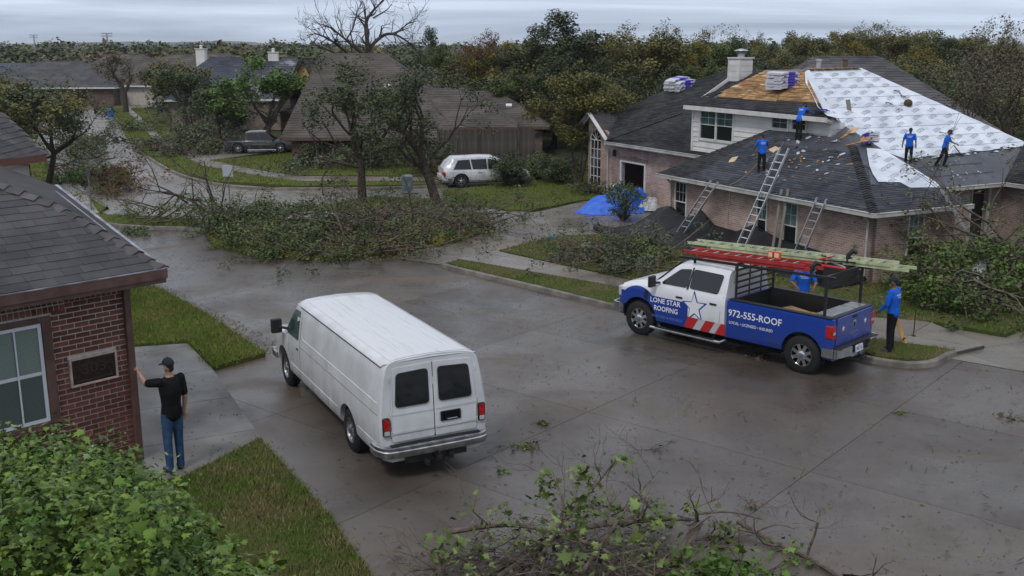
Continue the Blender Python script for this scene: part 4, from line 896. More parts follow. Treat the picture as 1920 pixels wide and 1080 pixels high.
# small gable at the left of the garage
GA = on_w(1110, 213, 3.9); GB = on_w(1142, 263, 3.9)
mb = MB(); gz0 = 2.62; apex = (GA[0], 3.85, GA[2] + .05); rt = (GB[0] + .1, 3.85, gz0); lf_ = (2 * GA[0] - GB[0], 3.85, gz0)
mb.plate([apex, rt, (rt[0], 8, gz0), (apex[0], 8, apex[2])], .07); mb.plate([apex, (apex[0], 8, apex[2]), (lf_[0], 8, gz0), lf_], .07); mb.build('gable_roof', SH_BROWN, roof, fix=True)
mb = MB(); shingles(mb, [apex, rt, (rt[0], 8, gz0), (apex[0], 8, apex[2])], .13, .3); mb.build('gable_shingles', SH_GREY, roof, kind='stuff')
mb = MB()
for a, b in ((apex, rt), (apex, lf_)): mb.beam((a[0], 3.80, a[2] - .07), (b[0], 3.80, b[2] - .07), .05, .15); mb.beam((a[0], 3.70, a[2] - .0), (b[0], 3.70, b[2] - .0), .16, .03)
mb.build('gable_trim', TRIMW, house, fix=True)
# ---- walls
wl = MB(); fN = (0, -1); WZ = 2.26
holesA = [(1.15, 1.95, .95, 2.12), (6.45, 7.30, .95, 2.12), (7.55, 8.35, .9, 2.10)]
a0 = on_w(1268, 345, .35); wx = -10.45
wl_ = MB(); winsA = []
for (pl, pr_) in ((1267, 1289), (1422, 1442), (1473, 1500)):
    x0 = on_w(pl, 360, .35)[0]; x1 = on_w(pr_, 360, .35)[0]; winsA.append((x0 - wx, x1 - wx, .72, 2.08))
wall_with_holes(wl_, (wx, .35, 0), (1, 0), 10.1, 0, WZ, winsA, .14, fN); wl_.build('wall', B_PINK, house, fix=True)
for i, (x0, x1, z0, z1) in enumerate(winsA):
    window(house, (wx + x0, .33, z0), (1, 0), x1 - x0, z1 - z0, (0, -1), glass=[PANE_D, PANE_D, PANE_D][i], blind=[PANE_D, PANE, mat('blind_green', (.10, .16, .145), rough=.3, var=.3)][i], bars=(3, 2) if i == 0 else (2, 2), mid=.45)
    mb = MB(); nbk = int((x1 - x0 + .2) / .06)
    for j in range(nbk): mb.bb(wx + x0 - .1 + j * .06 + .004, wx + x0 - .1 + (j + 1) * .06 - .004, .32, .352, z1 + .005, z1 + .13)
    for j in range(nbk): mb.bb(wx + x0 - .1 + j * .06 + .004, wx + x0 - .1 + (j + 1) * .06 - .004, .30, .352, z0 - .07, z0 - .006)
    mb.build('brick_lintel', B_TAN, house, kind='stuff')
wl_ = MB(); w0 = on_u(1702, 420, -.35)[1]; w1 = on_u(1731, 420, -.35)[1]
wall_with_holes(wl_, (-.35, .35, 0), (0, 1), 3.45, 0, WZ, [(w0 - .35, w1 - .35, .75, 2.10)], .14, (1, 0)); wl_.build('wall', B_PINK, house, fix=True)
window(house, (-.33, w0, .75), (0, 1), w1 - w0, 1.35, (1, 0), glass=PANE_D, blind=mat('blind_green', (.1, .16, .145)), bars=(3, 2), mid=.45)
wl_ = MB(); dw0 = on_u(1818, 400, -3.35)[1]; dw1 = on_u(1848, 400, -3.35)[1]
wall_with_holes(wl_, (-3.35, 3.8, 0), (0, 1), 5.9, 0, WZ + .02, [(dw0 - 3.8, dw1 - 3.8, 0, 2.22)], .14, (1, 0)); wl_.build('wall', B_PINK, house, fix=True)
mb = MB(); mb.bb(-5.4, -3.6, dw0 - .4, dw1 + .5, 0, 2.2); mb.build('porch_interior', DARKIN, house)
mb = MB(); mb.bb(-3.40, -3.28, dw1, dw1 + .10, 0, 2.22); mb.bb(-3.40, -3.28, dw0 - .04, dw0, 0, 2.22); mb.build('door_frame', GUTTER, house)
wl_ = MB(); wall_with_holes(wl_, (-3.35, 9.68, 0), (1, 0), 9.3, 0, WZ, [], .14, (0, -1)); wl_.build('wall', B_TAN, house, fix=True)
wl_ = MB(); wall_with_holes(wl_, (-.5, 3.85, 0), (-1, 0), 2.85, 0, WZ, [], .14, (0, 1)); wl_.build('wall', B_PINK, house, fix=True)
# garage front with open door
gx0 = on_w(1140, 300, 3.5)[0]; gd0, gd1 = on_w(1166, 330, 3.5)[0], on_w(1209, 330, 3.5)[0]; gzt = on_w(1166, 303, 3.5)[2]
wl_ = MB(); wall_with_holes(wl_, (gx0, 3.5, 0), (1, 0), -10.4 - gx0, 0, 2.66, [(gd0 - gx0, gd1 - gx0, 0, gzt)], .16, fN); wl_.build('wall', B_PINK, house, fix=True)
wl_ = MB(); wall_with_holes(wl_, (-10.45, .35, 0), (0, 1), 3.2, 0, WZ, [], .14, (-1, 0)); wl_.build('wall', B_PINK, house, fix=True)
mb = MB(); mb.bb(gd0 - .10, gd0, 3.44, 3.62, 0, gzt + .08); mb.bb(gd1, gd1 + .10, 3.44, 3.62, 0, gzt + .08); mb.bb(gd0, gd1, 3.44, 3.62, gzt, gzt + .08); mb.build('garage_door_frame', TRIMW, house, bevel=.01)
mb = MB(); mb.bb(gd0 - .8, gd1 + .8, 6.6, 6.7, 0, 2.5); mb.bb(gd0 - .8, gd0 - .7, 3.7, 6.6, 0, 2.5); mb.bb(gd1 + .7, gd1 + .8, 3.7, 6.6, 0, 2.5); mb.bb(gd0 - .8, gd1 + .8, 3.7, 6.6, 2.5, 2.55); mb.build('garage_interior', mat('garage_brown', (.10, .052, .035), rough=.9), house)
mb = MB(); nb = int((gd1 - gd0 + .5) / .07)
for j in range(nb):
    x = gd0 - .25 + j * .07; mb.bb(x + .004, x + .066, 3.47, 3.502, gzt + .09, gzt + .24 + .05 * math.sin(math.pi * j / (nb - 1)))
mb.build('brick_lintel', B_TAN, house, kind='stuff')
mb = MB(); gq = on_w(1147, 290, 3.42); mb.box((gq[0] + .2, 3.42, 2.12), (.12, .12, .22)); mb.lathe([(.09, 0), (.03, .09), (.02, .1)], c=(gq[0] + .2, 3.42, 2.23), n=8); mb.beam((gq[0] + .2, 3.5, 2.25), (gq[0] + .2, 3.42, 2.25), .03, .03); mb.build('wall_lantern', BLACKM if 'BLACKM' in globals() else CAPM, house)
# left gabled wall with the arched window
ax0, ax1 = on_w(1106, 300, 3.95)[0], on_w(1126, 300, 3.95)[0]; az0, az1 = .35, on_w(1116, 243, 3.95)[2]
wl_ = MB(); n = 14; L0 = -22.4; zt = GA[2]; cxw = (ax0 + ax1) / 2; rw = (ax1 - ax0) / 2; zs = az1 - rw
def wall_top(x): return 2.6 + (zt - 2.6) * max(0, 1 - abs(x - GA[0]) / abs(GB[0] - GA[0]))
xs = sorted(set([L0, ax0, ax1, gx0 + .05, GA[0]] + [cxw + rw * math.cos(math.pi * k / n) for k in range(n + 1)]))
for a, b in zip(xs[:-1], xs[1:]):
    if b - a < 1e-4: continue
    def arc_z(x): return zs + math.sqrt(max(0, rw * rw - (x - cxw) ** 2))
    if a >= ax0 - 1e-5 and b <= ax1 + 1e-5: pcs = [((a, 0), (b, 0), (b, az0), (a, az0)), ((a, arc_z(a)), (b, arc_z(b)), (b, wall_top(b)), (a, wall_top(a)))]
    else: pcs = [((a, 0), (b, 0), (b, wall_top(b)), (a, wall_top(a)))]
    for q in pcs: wl_.add([(x, 3.95, z) for x, z in q] + [(x, 4.1, z) for x, z in q], [(0, 1, 2, 3), (7, 6, 5, 4), (0, 4, 5, 1), (1, 5, 6, 2), (2, 6, 7, 3), (3, 7, 4, 0)], 0, .5)
wl_.build('wall', B_PINK, house, fix=True)
mb = MB(); P = [(ax0, az0), (ax1, az0)] + [(cxw + rw * math.cos(math.pi * k / n), zs + rw * math.sin(math.pi * k / n)) for k in range(n + 1)]
mb.add([(x, 4.02, z) for x, z in P], [tuple(range(len(P)))], 0); wo = mb.build('arched_window', PANE_D, house)
mb = MB()
for z in np.linspace(az0, zs, 6): mb.beam((ax0, 4.0, z), (ax1, 4.0, z), .03, .03 if abs(z - zs) > .1 else .045)
for k in (0, .33, .66, 1): mb.beam((ax0 + (ax1 - ax0) * k, 3.99, az0), (ax0 + (ax1 - ax0) * k, 3.99, zs), .03, .03 if 0 < k < 1 else .06, up=(0, 1, 0))
for k in range(1, 5): a = math.pi * k / 5; mb.beam((cxw, 4.0, zs), (cxw + rw * math.cos(a), 4.0, zs + rw * math.sin(a)), .02, .02, up=(0, 1, 0))
P = [(cxw + rw * math.cos(math.pi * k / n), 3.99, zs + rw * math.sin(math.pi * k / n)) for k in range(n + 1)]; mb.tube(P, .03, 4)
mb.build('glazing_bars', TRIMW, wo, kind='stuff')
# upper storey: lap siding, each board proud of the one above
DW = 3.36; dx0 = on_w(1300, 230, DW)[0]; dx1 = -5.45; dz0 = 2.8; dz1 = 4.60
dwin = []
for (pl, pr_, pt, pb) in ((1315, 1342, 205, 263), (1345, 1374, 207, 267), (1449, 1478, 216, 243), (1487, 1512, 219, 246)):
    p0, p1 = on_w(pl, pt, DW), on_w(pr_, pb, DW); dwin.append((p0[0] - dx0, p1[0] - dx0, p1[2], p0[2]))
wl_ = MB(); wall_with_holes(wl_, (dx0, DW, 0), (1, 0), dx1 - dx0, dz0, dz1, dwin, .12, fN); wl_.bb(dx1 - .12, dx1, DW, 4.0, dz0, 4.42); wl_.bb(dx0, dx0 + .12, DW, 5.2, dz0, dz1); wl_.build('upper_wall', SIDING, house, fix=True)
z = dz0
while z < dz1 - .05:
    zt_ = min(z + .20, dz1); runs = [0, dx1 - dx0]
    cuts = [(a - .06, b + .06) for a, b, c, d in dwin if c - .05 < zt_ - .01 and d + .05 > z + .01]; segs = []; x = 0
    for a, b in sorted(cuts):
        if a > x + .02: segs.append((x, a))
        x = max(x, b)
    if x < dx1 - dx0 - .02: segs.append((x, dx1 - dx0))
    for a, b in segs: mb = MB(); mb.add([(dx0 + a, DW - .032, z), (dx0 + b, DW - .032, z), (dx0 + b, DW - .006, zt_ - .004), (dx0 + a, DW - .006, zt_ - .004), (dx0 + a, DW, z), (dx0 + b, DW, z), (dx0 + b, DW, zt_ - .004), (dx0 + a, DW, zt_ - .004)], [(0, 1, 2, 3), (0, 4, 5, 1), (0, 3, 7, 4), (1, 5, 6, 2), (3, 2, 6, 7)], 0); mb.build('siding_board', SIDING, house)
    if z > 4.3: break
    mb = MB(); mb.add([(dx1 + .032, DW, z), (dx1 + .032, 4.0, z), (dx1 + .006, 4.0, zt_ - .004), (dx1 + .006, DW, zt_ - .004), (dx1, DW, z), (dx1, 4.0, z), (dx1, 4.0, zt_ - .004), (dx1, DW, zt_ - .004)], [(0, 1, 2, 3), (0, 4, 5, 1), (0, 3, 7, 4), (1, 5, 6, 2), (3, 2, 6, 7)]); mb.build('siding_board', SIDING, house)
    z += .20
mb = MB()
for x in (dx0, dx1): mb.bb(x - .05, x + .05, DW - .05, DW + .02, dz0, dz1)
for a, b, c, d in dwin: mb.bb(dx0 + a - .06, dx0 + a - .002, DW - .045, DW - .004, c - .06, d + .06); mb.bb(dx0 + b + .002, dx0 + b + .06, DW - .045, DW - .004, c - .06, d + .06); mb.bb(dx0 + a - .06, dx0 + b + .06, DW - .05, DW - .004, c - .07, c - .003); mb.bb(dx0 + a - .06, dx0 + b + .06, DW - .05, DW - .004, d + .003, d + .07)
mb.build('corner_trim', TRIMW, house)
for i, (a, b, c, d) in enumerate(dwin): window(house, (dx0 + a, DW - .02, c), (1, 0), b - a, d - c, (0, -1), glass=PANE_D if i != 2 else PANE, blind=PANE, bars=(2, 2), sash=i < 2, mid=.5, fw=.03)
mb = MB(); U0b, U1b = np.array(U0), np.array(U1); mb.beam(U0b + (0, -.02, -.08), U1b + (0, -.02, -.08), .05, .16); mb.beam(U0b + (.02, .2, -.12), U0b + (.02, 2.2, 1.0), .04, .12); mb.beam(U1b + (-.02, -.02, -.10), U1b + (-.35, .9, -.28), .05, .14)
mb.build('fascia', TRIMW, house, fix=True)
mb = MB(); mb.add([(dx0 - .3, 3.1, 4.52), (dx1 + .3, 3.02, 4.50), (dx1 + .3, DW, 4.52), (dx0 - .3, DW, 4.54)], [(0, 1, 2, 3)]); mb.build('soffit', SIDING, house)
# gutters and downpipes
mb = MB(); gutter(mb, [(-10.85, -.04, ZA - .01), (.06, -.04, ZA - .01)]); gutter(mb, [(.04, -.02, ZA - .012), (.04, 4.05, ZA - .012)]); gutter(mb, [(-2.96, 4.1, ZA - .01), (-2.98, 9.4, ZA - .01)]); gutter(mb, [(-3.0, 9.36, ZA - .008), (6, 8.96, ZA - .008)]); gutter(mb, [(-19.55, 3.10, 2.68), (-10.6, 3.10, 2.68)])
mb.bb(-10.45, -.2, .0, .35, 2.17, 2.20); mb.bb(-.36, .0, .35, 3.9, 2.17, 2.20); mb.bb(-19.4, -10.7, 3.14, 3.5, 2.55, 2.58)
mb.build('gutter', GUTTER, house, fix=True)
mb = MB()
for x, y, zt_ in ((-10.30, .24, 2.16), (-.45, .24, 2.16), (gx0 + .1, 3.42, 2.5)): mb.tube([(x, y - .2, zt_), (x, y, zt_ - .18), (x, y, .12), (x, y - .1, .05)], .035, 6)
mb.build('downpipe', GUTTER, house, smooth=True)
# chimney: boarded chase with a metal cap
cq = on_sw(1385, 145, 3.14, 2.70, .5); ch = thing('x', None, None)
bpy.data.objects.remove(ch); CU, CWW, CZ = cq[0] + .1, cq[1], cq[2]
mb = MB(); mb.box((CU, CWW, 5.95), (.78, .72, 1.65)); chim = mb.build('chimney', SIDING, house); chim.location.z = -.34
for i in range(6): mb = MB(); z = 5.2 + i * .25; mb.bb(CU - .40, CU + .40, CWW - .385, CWW - .36, z, z + .235); mb.bb(CU + .39, CU + .415, CWW - .36, CWW + .36, z, z + .235); mb.build('chimney_board', SIDING, chim)
mb = MB(); mb.box((CU, CWW, 6.80), (.92, .86, .06)); mb.bb(CU - .43, CU - .37, CWW - .40, CWW - .355, 5.1, 6.78); mb.bb(CU + .37, CU + .43, CWW - .40, CWW - .355, 5.1, 6.78); mb.build('chimney_trim', TRIMW, chim)
mb = MB(); mb.lathe([(.16, 6.83), (.16, 7.0)], c=(CU, CWW, 0), n=12); mb.lathe([(.24, 7.0), (.24, 7.10)], c=(CU, CWW, 0), n=12, m=1); mb.lathe([(.32, 7.12), (.30, 7.15), (.03, 7.22), (.001, 7.22)], c=(CU, CWW, 0), n=14); mb.build('chimney_cap', [mat('cap_metal', (.45, .46, .48), rough=.4, metal=.6), mat('cap_mesh', (.12, .12, .13), rough=.6)], chim, smooth=True)
# ridge decking strip, vents
mb = MB()
for i in range(6): a = lerp((-9.9, 6.1, 6.10), (-9.95, 9.0, 6.14), i / 6); b = lerp((-9.9, 6.1, 6.10), (-9.95, 9.0, 6.14), (i + .94) / 6); mb.beam(a + (.05, 0, .02), b + (.05, 0, .02), .30, .03)
mb.build('ridge_board', DECK, roof, kind='stuff')
for (w, hh, mt) in ((6.9, .30, GUTTER), (8.3, .32, mat('vent_brown', (.10, .075, .055), rough=.8))): mb = MB(); mb.lathe([(.09, 0), (.09, hh), (.12, hh), (.12, hh + .07), (.0, hh + .08)], c=(-10.0, w, 6.12), n=10); mb.build('roof_vent', mt, roof, smooth=True)

# ------------------------------------------------------------------ near left brick house (local x along its wall to the corner, y into the house)
la = math.atan2(.7314, .6820); LC = np.array((-6.46, 16.71)); l1 = np.array((math.cos(la), math.sin(la))); l2 = np.array((-l1[1], l1[0]))
bh_ = thing('brick_house', 'dark red brick house corner with brown shingle roof and white framed window, nearest left', 'house', (*LC, 0), la)
def on_b(px, py, b=0): r = ray(px, py); t = (b + LC @ l2) / (r[:2] @ l2); return (float((r[:2] * t - LC) @ l1), b, float(CAM_H + r[2] * t))
MORTAR = mat('mortar', (.40, .36, .32), rough=.95, vscale=20, col2=(.52, .48, .43), bump=.4, bscale=120)
BRK = mat('brick_red', (.10, .036, .027), rough=.9, spec=.2, vscale=9, col2=(.20, .078, .058), detail=9, bump=.5, bscale=80, tone=.42, spread=(.3, .7))
WX0, WX1, WZ0, WZ1 = -3.2, -1.22, 1.02, 2.86
mb = MB(); wall_with_holes(mb, (-6, 0.012, 0), (1, 0), 6, 0, 3.3, [(6 + WX0, 6 + WX1, WZ0, WZ1)], .22, (0, -1)); wallb = mb.build('wall', MORTAR, bh_, fix=True)
mb = MB(); mb.bb(-.23, .012, .25, 5, 0, 3.3); mb.build('side_wall', MORTAR, bh_)
CH, BL, JT = .0885, .240, .020
PX = (-1.0, -.20, 1.60, 2.08)     # plaque niche
zb = 0.02; row = 0; protob = {}; nbk = 0; stuffb = MB()
def brick(x0, x1, z0, z1, par=wallb, proud=.0):
    global nbk
    w, h = round(x1 - x0, 3), round(z1 - z0, 3)
    if w < .03: return
    if nbk < 299:
        k = (w, h)
        if k not in protob:
            m_ = MB(); m_.bb(-w / 2, w / 2, -.008, .03, -h / 2, h / 2); protob[k] = [m_.mesh('brick', BRK) for _ in range(6)]
            for me in protob[k]:
                t = rng.random(); me.attributes['tone'].data.foreach_set('value', [t] * 6)
        o = bpy.data.objects.new('brick', rng.choice(protob[k])); COL.objects.link(o); o.parent = par
        o.location = ((x0 + x1) / 2, .009 + rng.uniform(-.004, .003), (z0 + z1) / 2); o.rotation_euler = (rng.uniform(-.01, .01), rng.uniform(-.006, .006), rng.uniform(-.012, .012)); nbk += 1
    else: stuffb.bb(x0, x1, -.022, .03, z0, z1)
sold = []
rows = []
z = .02
while z < 3.0: rows.append((z, z + CH - JT)); z += CH
for ri_ in range(len(rows) - 1, -1, -1):
    z0, z1 = rows[ri_]; x = -.012; first = True
    if ri_ % 2: x1 = x; x0 = x1 - BL / 2 + JT
    else: x1 = x; x0 = x1 - BL + JT
    while x1 > -2.45:
        a, b = max(x0, -2.5), x1; cuts = []
        if z1 > WZ0 - .22 and z0 < WZ1 + .02: cuts.append((WX0 - .3, WX1 + .012))
        elif z0 < WZ1 + .34 and z1 > WZ1: cuts.append((WX0 - .3, WX1 + .25))
        if z1 > PX[2] and z0 < PX[3]: cuts.append((PX[0] - .012, PX[1] + .012))
        segs = [(a, b)]
        for c0, c1 in cuts:
            ns = []
            for s0, s1 in segs:
                if s1 <= c0 or s0 >= c1: ns.append((s0, s1)); continue
                if s0 < c0: ns.append((s0, c0))
                if s1 > c1: ns.append((c1, s1))
            segs = ns
        for s0, s1 in segs:
            if s1 > -2.4: brick(s0, s1, z0, z1)
        x1 = x0 - JT; x0 = x1 - BL + JT
# soldier courses above the window and under the eave, rowlock sill
x = -.02
while x > -2.45: brick(x - CH + JT, x, 3.02, 3.02 + .235); x -= CH
x = WX1 + .24
while x > -2.45: brick(x - CH + JT, x, WZ1 + .03 if False else 2.90, 2.90 + .10 if x > 9 else 3.0); x -= CH
x = WX1 + .02
while x > -2.45: brick(x - CH + JT, x, WZ0 - .20, WZ0 - .015, proud=.03); x -= CH
if stuffb.v: stuffb.build('brick_courses', BRK, wallb, kind='stuff')
BRTRIM = mat('trim_brown', (.085, .045, .036), rough=.6, spec=.35, vscale=5, col2=(.13, .075, .062), detail=8)
mb = MB(); mb.bb(-.012, .10, -.07, .25, 0, 3.22); mb.build('corner_board', BRTRIM, bh_, bevel=.008)
mb = MB(); fz0, fz1 = WZ0, WZ1; mb.bb(WX0, WX1, -.03, .12, WZ1 - .09, WZ1); mb.bb(WX1 - .15, WX1, -.03, .12, WZ0, WZ1 - .09); mb.bb(WX0, WX1 + .05, -.05, .12, WZ0, WZ0 + .12); mb.build('window_surround', BRTRIM, bh_, bevel=.006)
wb = window(bh_, (-3.1, .02, WZ0 + .13), (1, 0), -3.1 * -1 + WX1 - .16, WZ1 - WZ0 - .23, (0, -1), frame=mat('vinyl_white', (.62, .64, .68), rough=.45), glass=mat('glass_clear_dark', (.030, .05, .045), rough=.07, spec=.6), blind=mat('glass_blind', (.12, .17, .145), rough=.25, spec=.5), bars=None, mid=.5, fw=.055)
wtop = WZ1 - .10; wbot = WZ0 + .13
nsl = 56
for i in range(nsl):
    z = wbot + .06 + (wtop - wbot - .12) * i / nsl; m_ = MB(); m_.add([(-3.0, .002 - .000, z), (WX1 - .22, .002, z), (WX1 - .22, .012, z + .018), (-3.0, .012, z + .018)], [(0, 1, 2, 3)]); m_.build('blind_slat', mat('slat', (.17, .22, .19), rough=.4) if i > nsl / 2 else mat('slat_dark', (.050, .075, .066), rough=.4), wb)
mb = MB(); mb.bb(-1.81, -1.785, -.012, .0, wbot + .05, wtop - .05); mb.build('glazing_bar', mat('vinyl_white', (.62, .64, .68)), wb)
# address plaque in its pale stone frame
mb = MB(); a, b, c, d = PX
for q in ((a, b, c, c + .035), (a, b, d - .035, d), (a, a + .035, c + .035, d - .035), (b - .035, b, c + .035, d - .035)): mb.bb(q[0], q[1], -.035, .03, q[2], q[3])
pq = mb.build('address_plaque', mat('stone_pink', (.42, .32, .28), rough=.8, var=.2, vscale=9), bh_, bevel=.006)
mb = MB(); mb.bb(a + .035, b - .035, -.010, .03, c + .035, d - .035); mb.build('plaque_panel', mat('bronze_dark', (.035, .022, .018), rough=.45, metal=.4, var=.5, vscale=14, bump=.4, bscale=30), pq)
vs, fs = text_geo('303', 1, .0); mb = MB(); s_ = .165 / (vs[:, 1].max() - vs[:, 1].min()); cxp, czp = (a + b) / 2, (c + d) / 2 + .03
for off in (-.011, -.024): mb.add([(cxp + p[0] * s_ * 1.25, off, czp + p[1] * s_) for p in vs], fs, 0, .5)
mb.bb(a + .10, b - .10, -.022, -.010, c + .075, c + .092); mb.build('house_number', mat('bronze', (.075, .052, .04), rough=.4, metal=.5), pq)
# roof
RC = np.array((.55, -.38, 3.40)); H1 = np.array((-.31, 1.60, 4.36)); RL = np.array((-6, -.38, 3.40)); H2 = np.array((-.96, 2.35, 4.74)); H3 = np.array((-6, 2.35, 4.74))
REd = np.array((.84, 4.1, 4.34)); REd2 = np.array((-.35, 4.6, 4.95))
mb = MB(); mb.plate([RL, RC, H1, H2, H3], .08); mb.plate([RC, REd, REd2, H2, H1], .06); mb.plate([H2, REd2, (-6, 6, 5.3), H3], .05); rfb = mb.build('roof', SH_GREY, bh_, fix=True)
# tabs of the front slope, each laid by itself
n, h, g = frame_of([RL, RC, H1]); h = -h if h[0] < 0 else h
nS = 0; yv = 0; courses = 15; Ltot = float((H2 - RC) @ g)
for i in range(courses):
    y0, y1 = Ltot * i / courses, Ltot * (i + 1.15) / courses
    def edge(y): return float(np.interp(y, [0, (H1 - RC) @ g, Ltot], [0, (H1 - RC) @ h, (H2 - RC) @ h]))
    x = -2.75 - rng.random() * .3
    while x < edge(y0) - .03:
        w = .36 * rng.uniform(.8, 1.3); x2 = min(x + w, edge(y0)); xt = min(x + w, max(edge(min(y1, Ltot)), x))
        o_ = RC + n * .012; m_ = MB(); ya = y0 - rng.random() * .014; tk = .010 * rng.uniform(.7, 1.4)
        P = [o_ + h * (x + .003) + g * ya, o_ + h * (x2 - .003) + g * ya, o_ + h * (x2 - .003) + g * ya + n * tk, o_ + h * (x + .003) + g * ya + n * tk, o_ + h * max(xt - .003, x + .004) + g * y1 + n * .001, o_ + h * (x + .003) + g * y1 + n * .001]
        m_.add(P, [(0, 1, 2, 3), (3, 2, 4, 5), (1, 4, 2), (0, 3, 5)]); m_.build('shingle', SH_GREY, rfb); x += w; nS += 1
mb = MB(); shingles(mb, [RC, REd, REd2, H2, H1], .15, .3); mb.build('side_shingles', SH_GREY, rfb, kind='stuff')
mb = MB(); caps(mb, RC, H1, .17, .26, .02, lift=.035); caps(mb, H1, H2, .17, .26, .02, lift=.035); mb.build('hip_caps', mat('hip_cap_brown', (.070, .062, .063), rough=.85, vscale=3, col2=(.11, .10, .10), tone=.2, bump=.6, bscale=120), rfb, kind='stuff')
mb = MB(); a = RC + (0, 0, .02); mb.beam(a, REd + (0, 0, .02), .06, .02); mb.beam(H1 * .55 + RC * .45 + (.10, .06, .03), H1 + (.45, .9, .10), .025, .01); mb.build('drip_edge', mat('galvanised', (.30, .30, .34), rough=.45, metal=.6, var=.4, vscale=3), rfb)
mb = MB(); mb.bb(-6, .60, -.44, -.38, 3.24, 3.40); mb.bb(-6, .58, -.41, -.36, 3.16, 3.24); mb.beam((.57, -.40, 3.30), REd + (0, 0, -.12), .06, .18); mb.bb(-6, .56, -.37, .0, 3.225, 3.245); mb.build('fascia', BRTRIM, bh_, fix=True)
mb = MB(); mb.bb(-6, .56, -.445, -.40, 3.395, 3.41); mb.build('eave_edging', mat('galvanised', (.5, .5, .56)), bh_)
# ---- neighbouring roof at the far left edge
nb_ = thing('neighbour_house', 'cream walled house with brown shingle roof at the left edge behind the near brick house', 'house', (-15.2, 30.5, 0), la - .08)
q = lambda px, py, y: np.array(onD(px, py, y))
iv = Matrix.Translation(nb_.location) @ Matrix.Rotation(la - .08, 4, 'Z'); iv = iv.inverted()
def L_(p): v = iv @ Vector(p); return np.array(v)
e_a, e_b, hp = L_(q(84, 291, 27.5)), L_(q(0, 300, 25.0)), L_(q(0, 212, 28.5)); e_c = e_b + (e_b - e_a) * .9; hp2 = hp + (e_c - e_b)
far_ = L_(q(60, 262, 33.5)); far2 = L_(q(-40, 200, 34))
mb = MB(); mb.plate([e_c, e_a, hp, hp2], .08); mb.plate([e_a, far_, far2, hp], .08); r2 = mb.build('roof', SH_GREY, nb_, fix=True)
mb = MB(); shingles(mb, [e_c, e_a, hp, hp2], .20, .42); shingles(mb, [e_a, far_, far2, hp], .2, .42); mb.build('roof_shingles', SH_GREY, r2, kind='stuff')
mb = MB(); caps(mb, e_a, hp, .16, .3); mb.build('hip_caps', mat('hip_cap_brown', (.1, .1, .1)), r2, kind='stuff')
mb = MB(); mb.beam(e_c + (0, 0, -.08), e_a + (0, 0, -.08), .08, .17); mb.beam(e_a + (0, 0, -.08), far_ + (0, 0, -.08), .08, .17); mb.build('fascia', mat('fascia_rust', (.14, .055, .035), rough=.6), nb_, fix=True)
d1 = unit((e_a - e_b) * (1, 1, 0)); wv = np.array((-d1[1], d1[0], 0)); c0 = e_a - d1 * .45 + wv * .35; c1 = e_c + wv * .35
mb = MB(); mb.beam((*c0[:2], e_a[2] / 2 - .1), (*c1[:2], e_a[2] / 2 - .1), .2, e_a[2] - .2); mb.beam((*c0[:2], e_a[2] / 2 - .1), (*(c0 + wv * 6)[:2], e_a[2] / 2 - .1), .2, e_a[2] - .2); mb.build('wall', mat('stucco_cream', (.42, .38, .33), rough=.9, var=.12, vscale=3), nb_, fix=True)
mb = MB(); mb.box((*(c0 + d1 * .06)[:2], e_a[2] / 2 - .1), (.16, .16, e_a[2] - .2)); mb.build('corner_board', BRTRIM, nb_)

# ------------------------------------------------------------------ houses in the middle distance
def hip_house(name, label, loc, rz, L, W, eave, ridge, wallm, roofm, trim=TRIMW, chim=None, windows=(), inset=None, group=None, course=.28, vents=0, over=.45, inset2=None):
    t = thing(name, label, 'house', (*loc, 0), R(rz), group); i_ = inset if inset is not None else W / 2
    x, y = L / 2 + over, W / 2 + over; C = [(-x, -y, eave), (x, -y, eave), (x, y, eave), (-x, y, eave)]; r0, r1 = (-x + i_, 0, ridge), (x - (inset2 or i_), 0, ridge)
    m_ = MB(); faces = [[C[0], C[1], r1, r0], [C[2], C[3], r0, r1], [C[1], C[2], r1], [C[3], C[0], r0]]
    for f in faces: m_.plate(f, .08)
    rf = m_.build('roof', roofm, t, fix=True); m_ = MB()
    for f in faces: shingles(m_, f, course, course * 2.6, th=.02, off=.015)
    m_.build('roof_shingles', roofm, rf, kind='stuff'); m_ = MB()
    for a, b in ((C[0], r0), (C[1], r1), (C[2], r1), (C[3], r0), (r0, r1)): caps(m_, a, b, .14, .4)
    m_.build('ridge_caps', roofm, rf, kind='stuff')
    m_ = MB(); m_.bb(-L / 2, L / 2, -W / 2, W / 2, 0, eave - .05); m_.build('wall', wallm, t)
    m_ = MB()
    for a, b in zip(C, C[1:] + C[:1]): m_.beam((a[0], a[1], a[2] - .07), (b[0], b[1], b[2] - .07), .06, .17)
    m_.build('fascia', trim, t, fix=True)
    for (sx, z0, w, h, side) in windows:
        o = (sx, -W / 2 - .01, z0) if side == 's' else ((L / 2 + .01, sx, z0)); window(t, o, (1, 0) if side == 's' else (0, 1), w, h, (0, -1) if side == 's' else (1, 0), glass=PANE_D, blind=PANE, bars=None)
    if chim: m_ = MB(); m_.box((chim[0], chim[1], ridge - .2), (.9, .7, 2.0)); m_.box((chim[0], chim[1], ridge + .82), (1.02, .82, .08)); m_.lathe([(.14, ridge + .85), (.14, ridge + 1.1), (.2, ridge + 1.12), (.001, ridge + 1.2)], c=(chim[0], chim[1], 0), n=10); m_.build('chimney', SIDING, rf)
    for v in range(vents): m_ = MB(); s_ = rng.uniform(-.3, .3) * L; m_.box((s_, -y * .45, eave + (ridge - eave) * .58), (.4, .35, .16), tilt=(math.atan2(ridge - eave, y), 0, 0)); m_.build('roof_vent', mat('vent_pale', (.6, .6, .6), rough=.5), rf)
    return t
def frag(t, m_, name, mt, par=None, **k): return m_.build(name, mt, par or t, fix=True, **k)
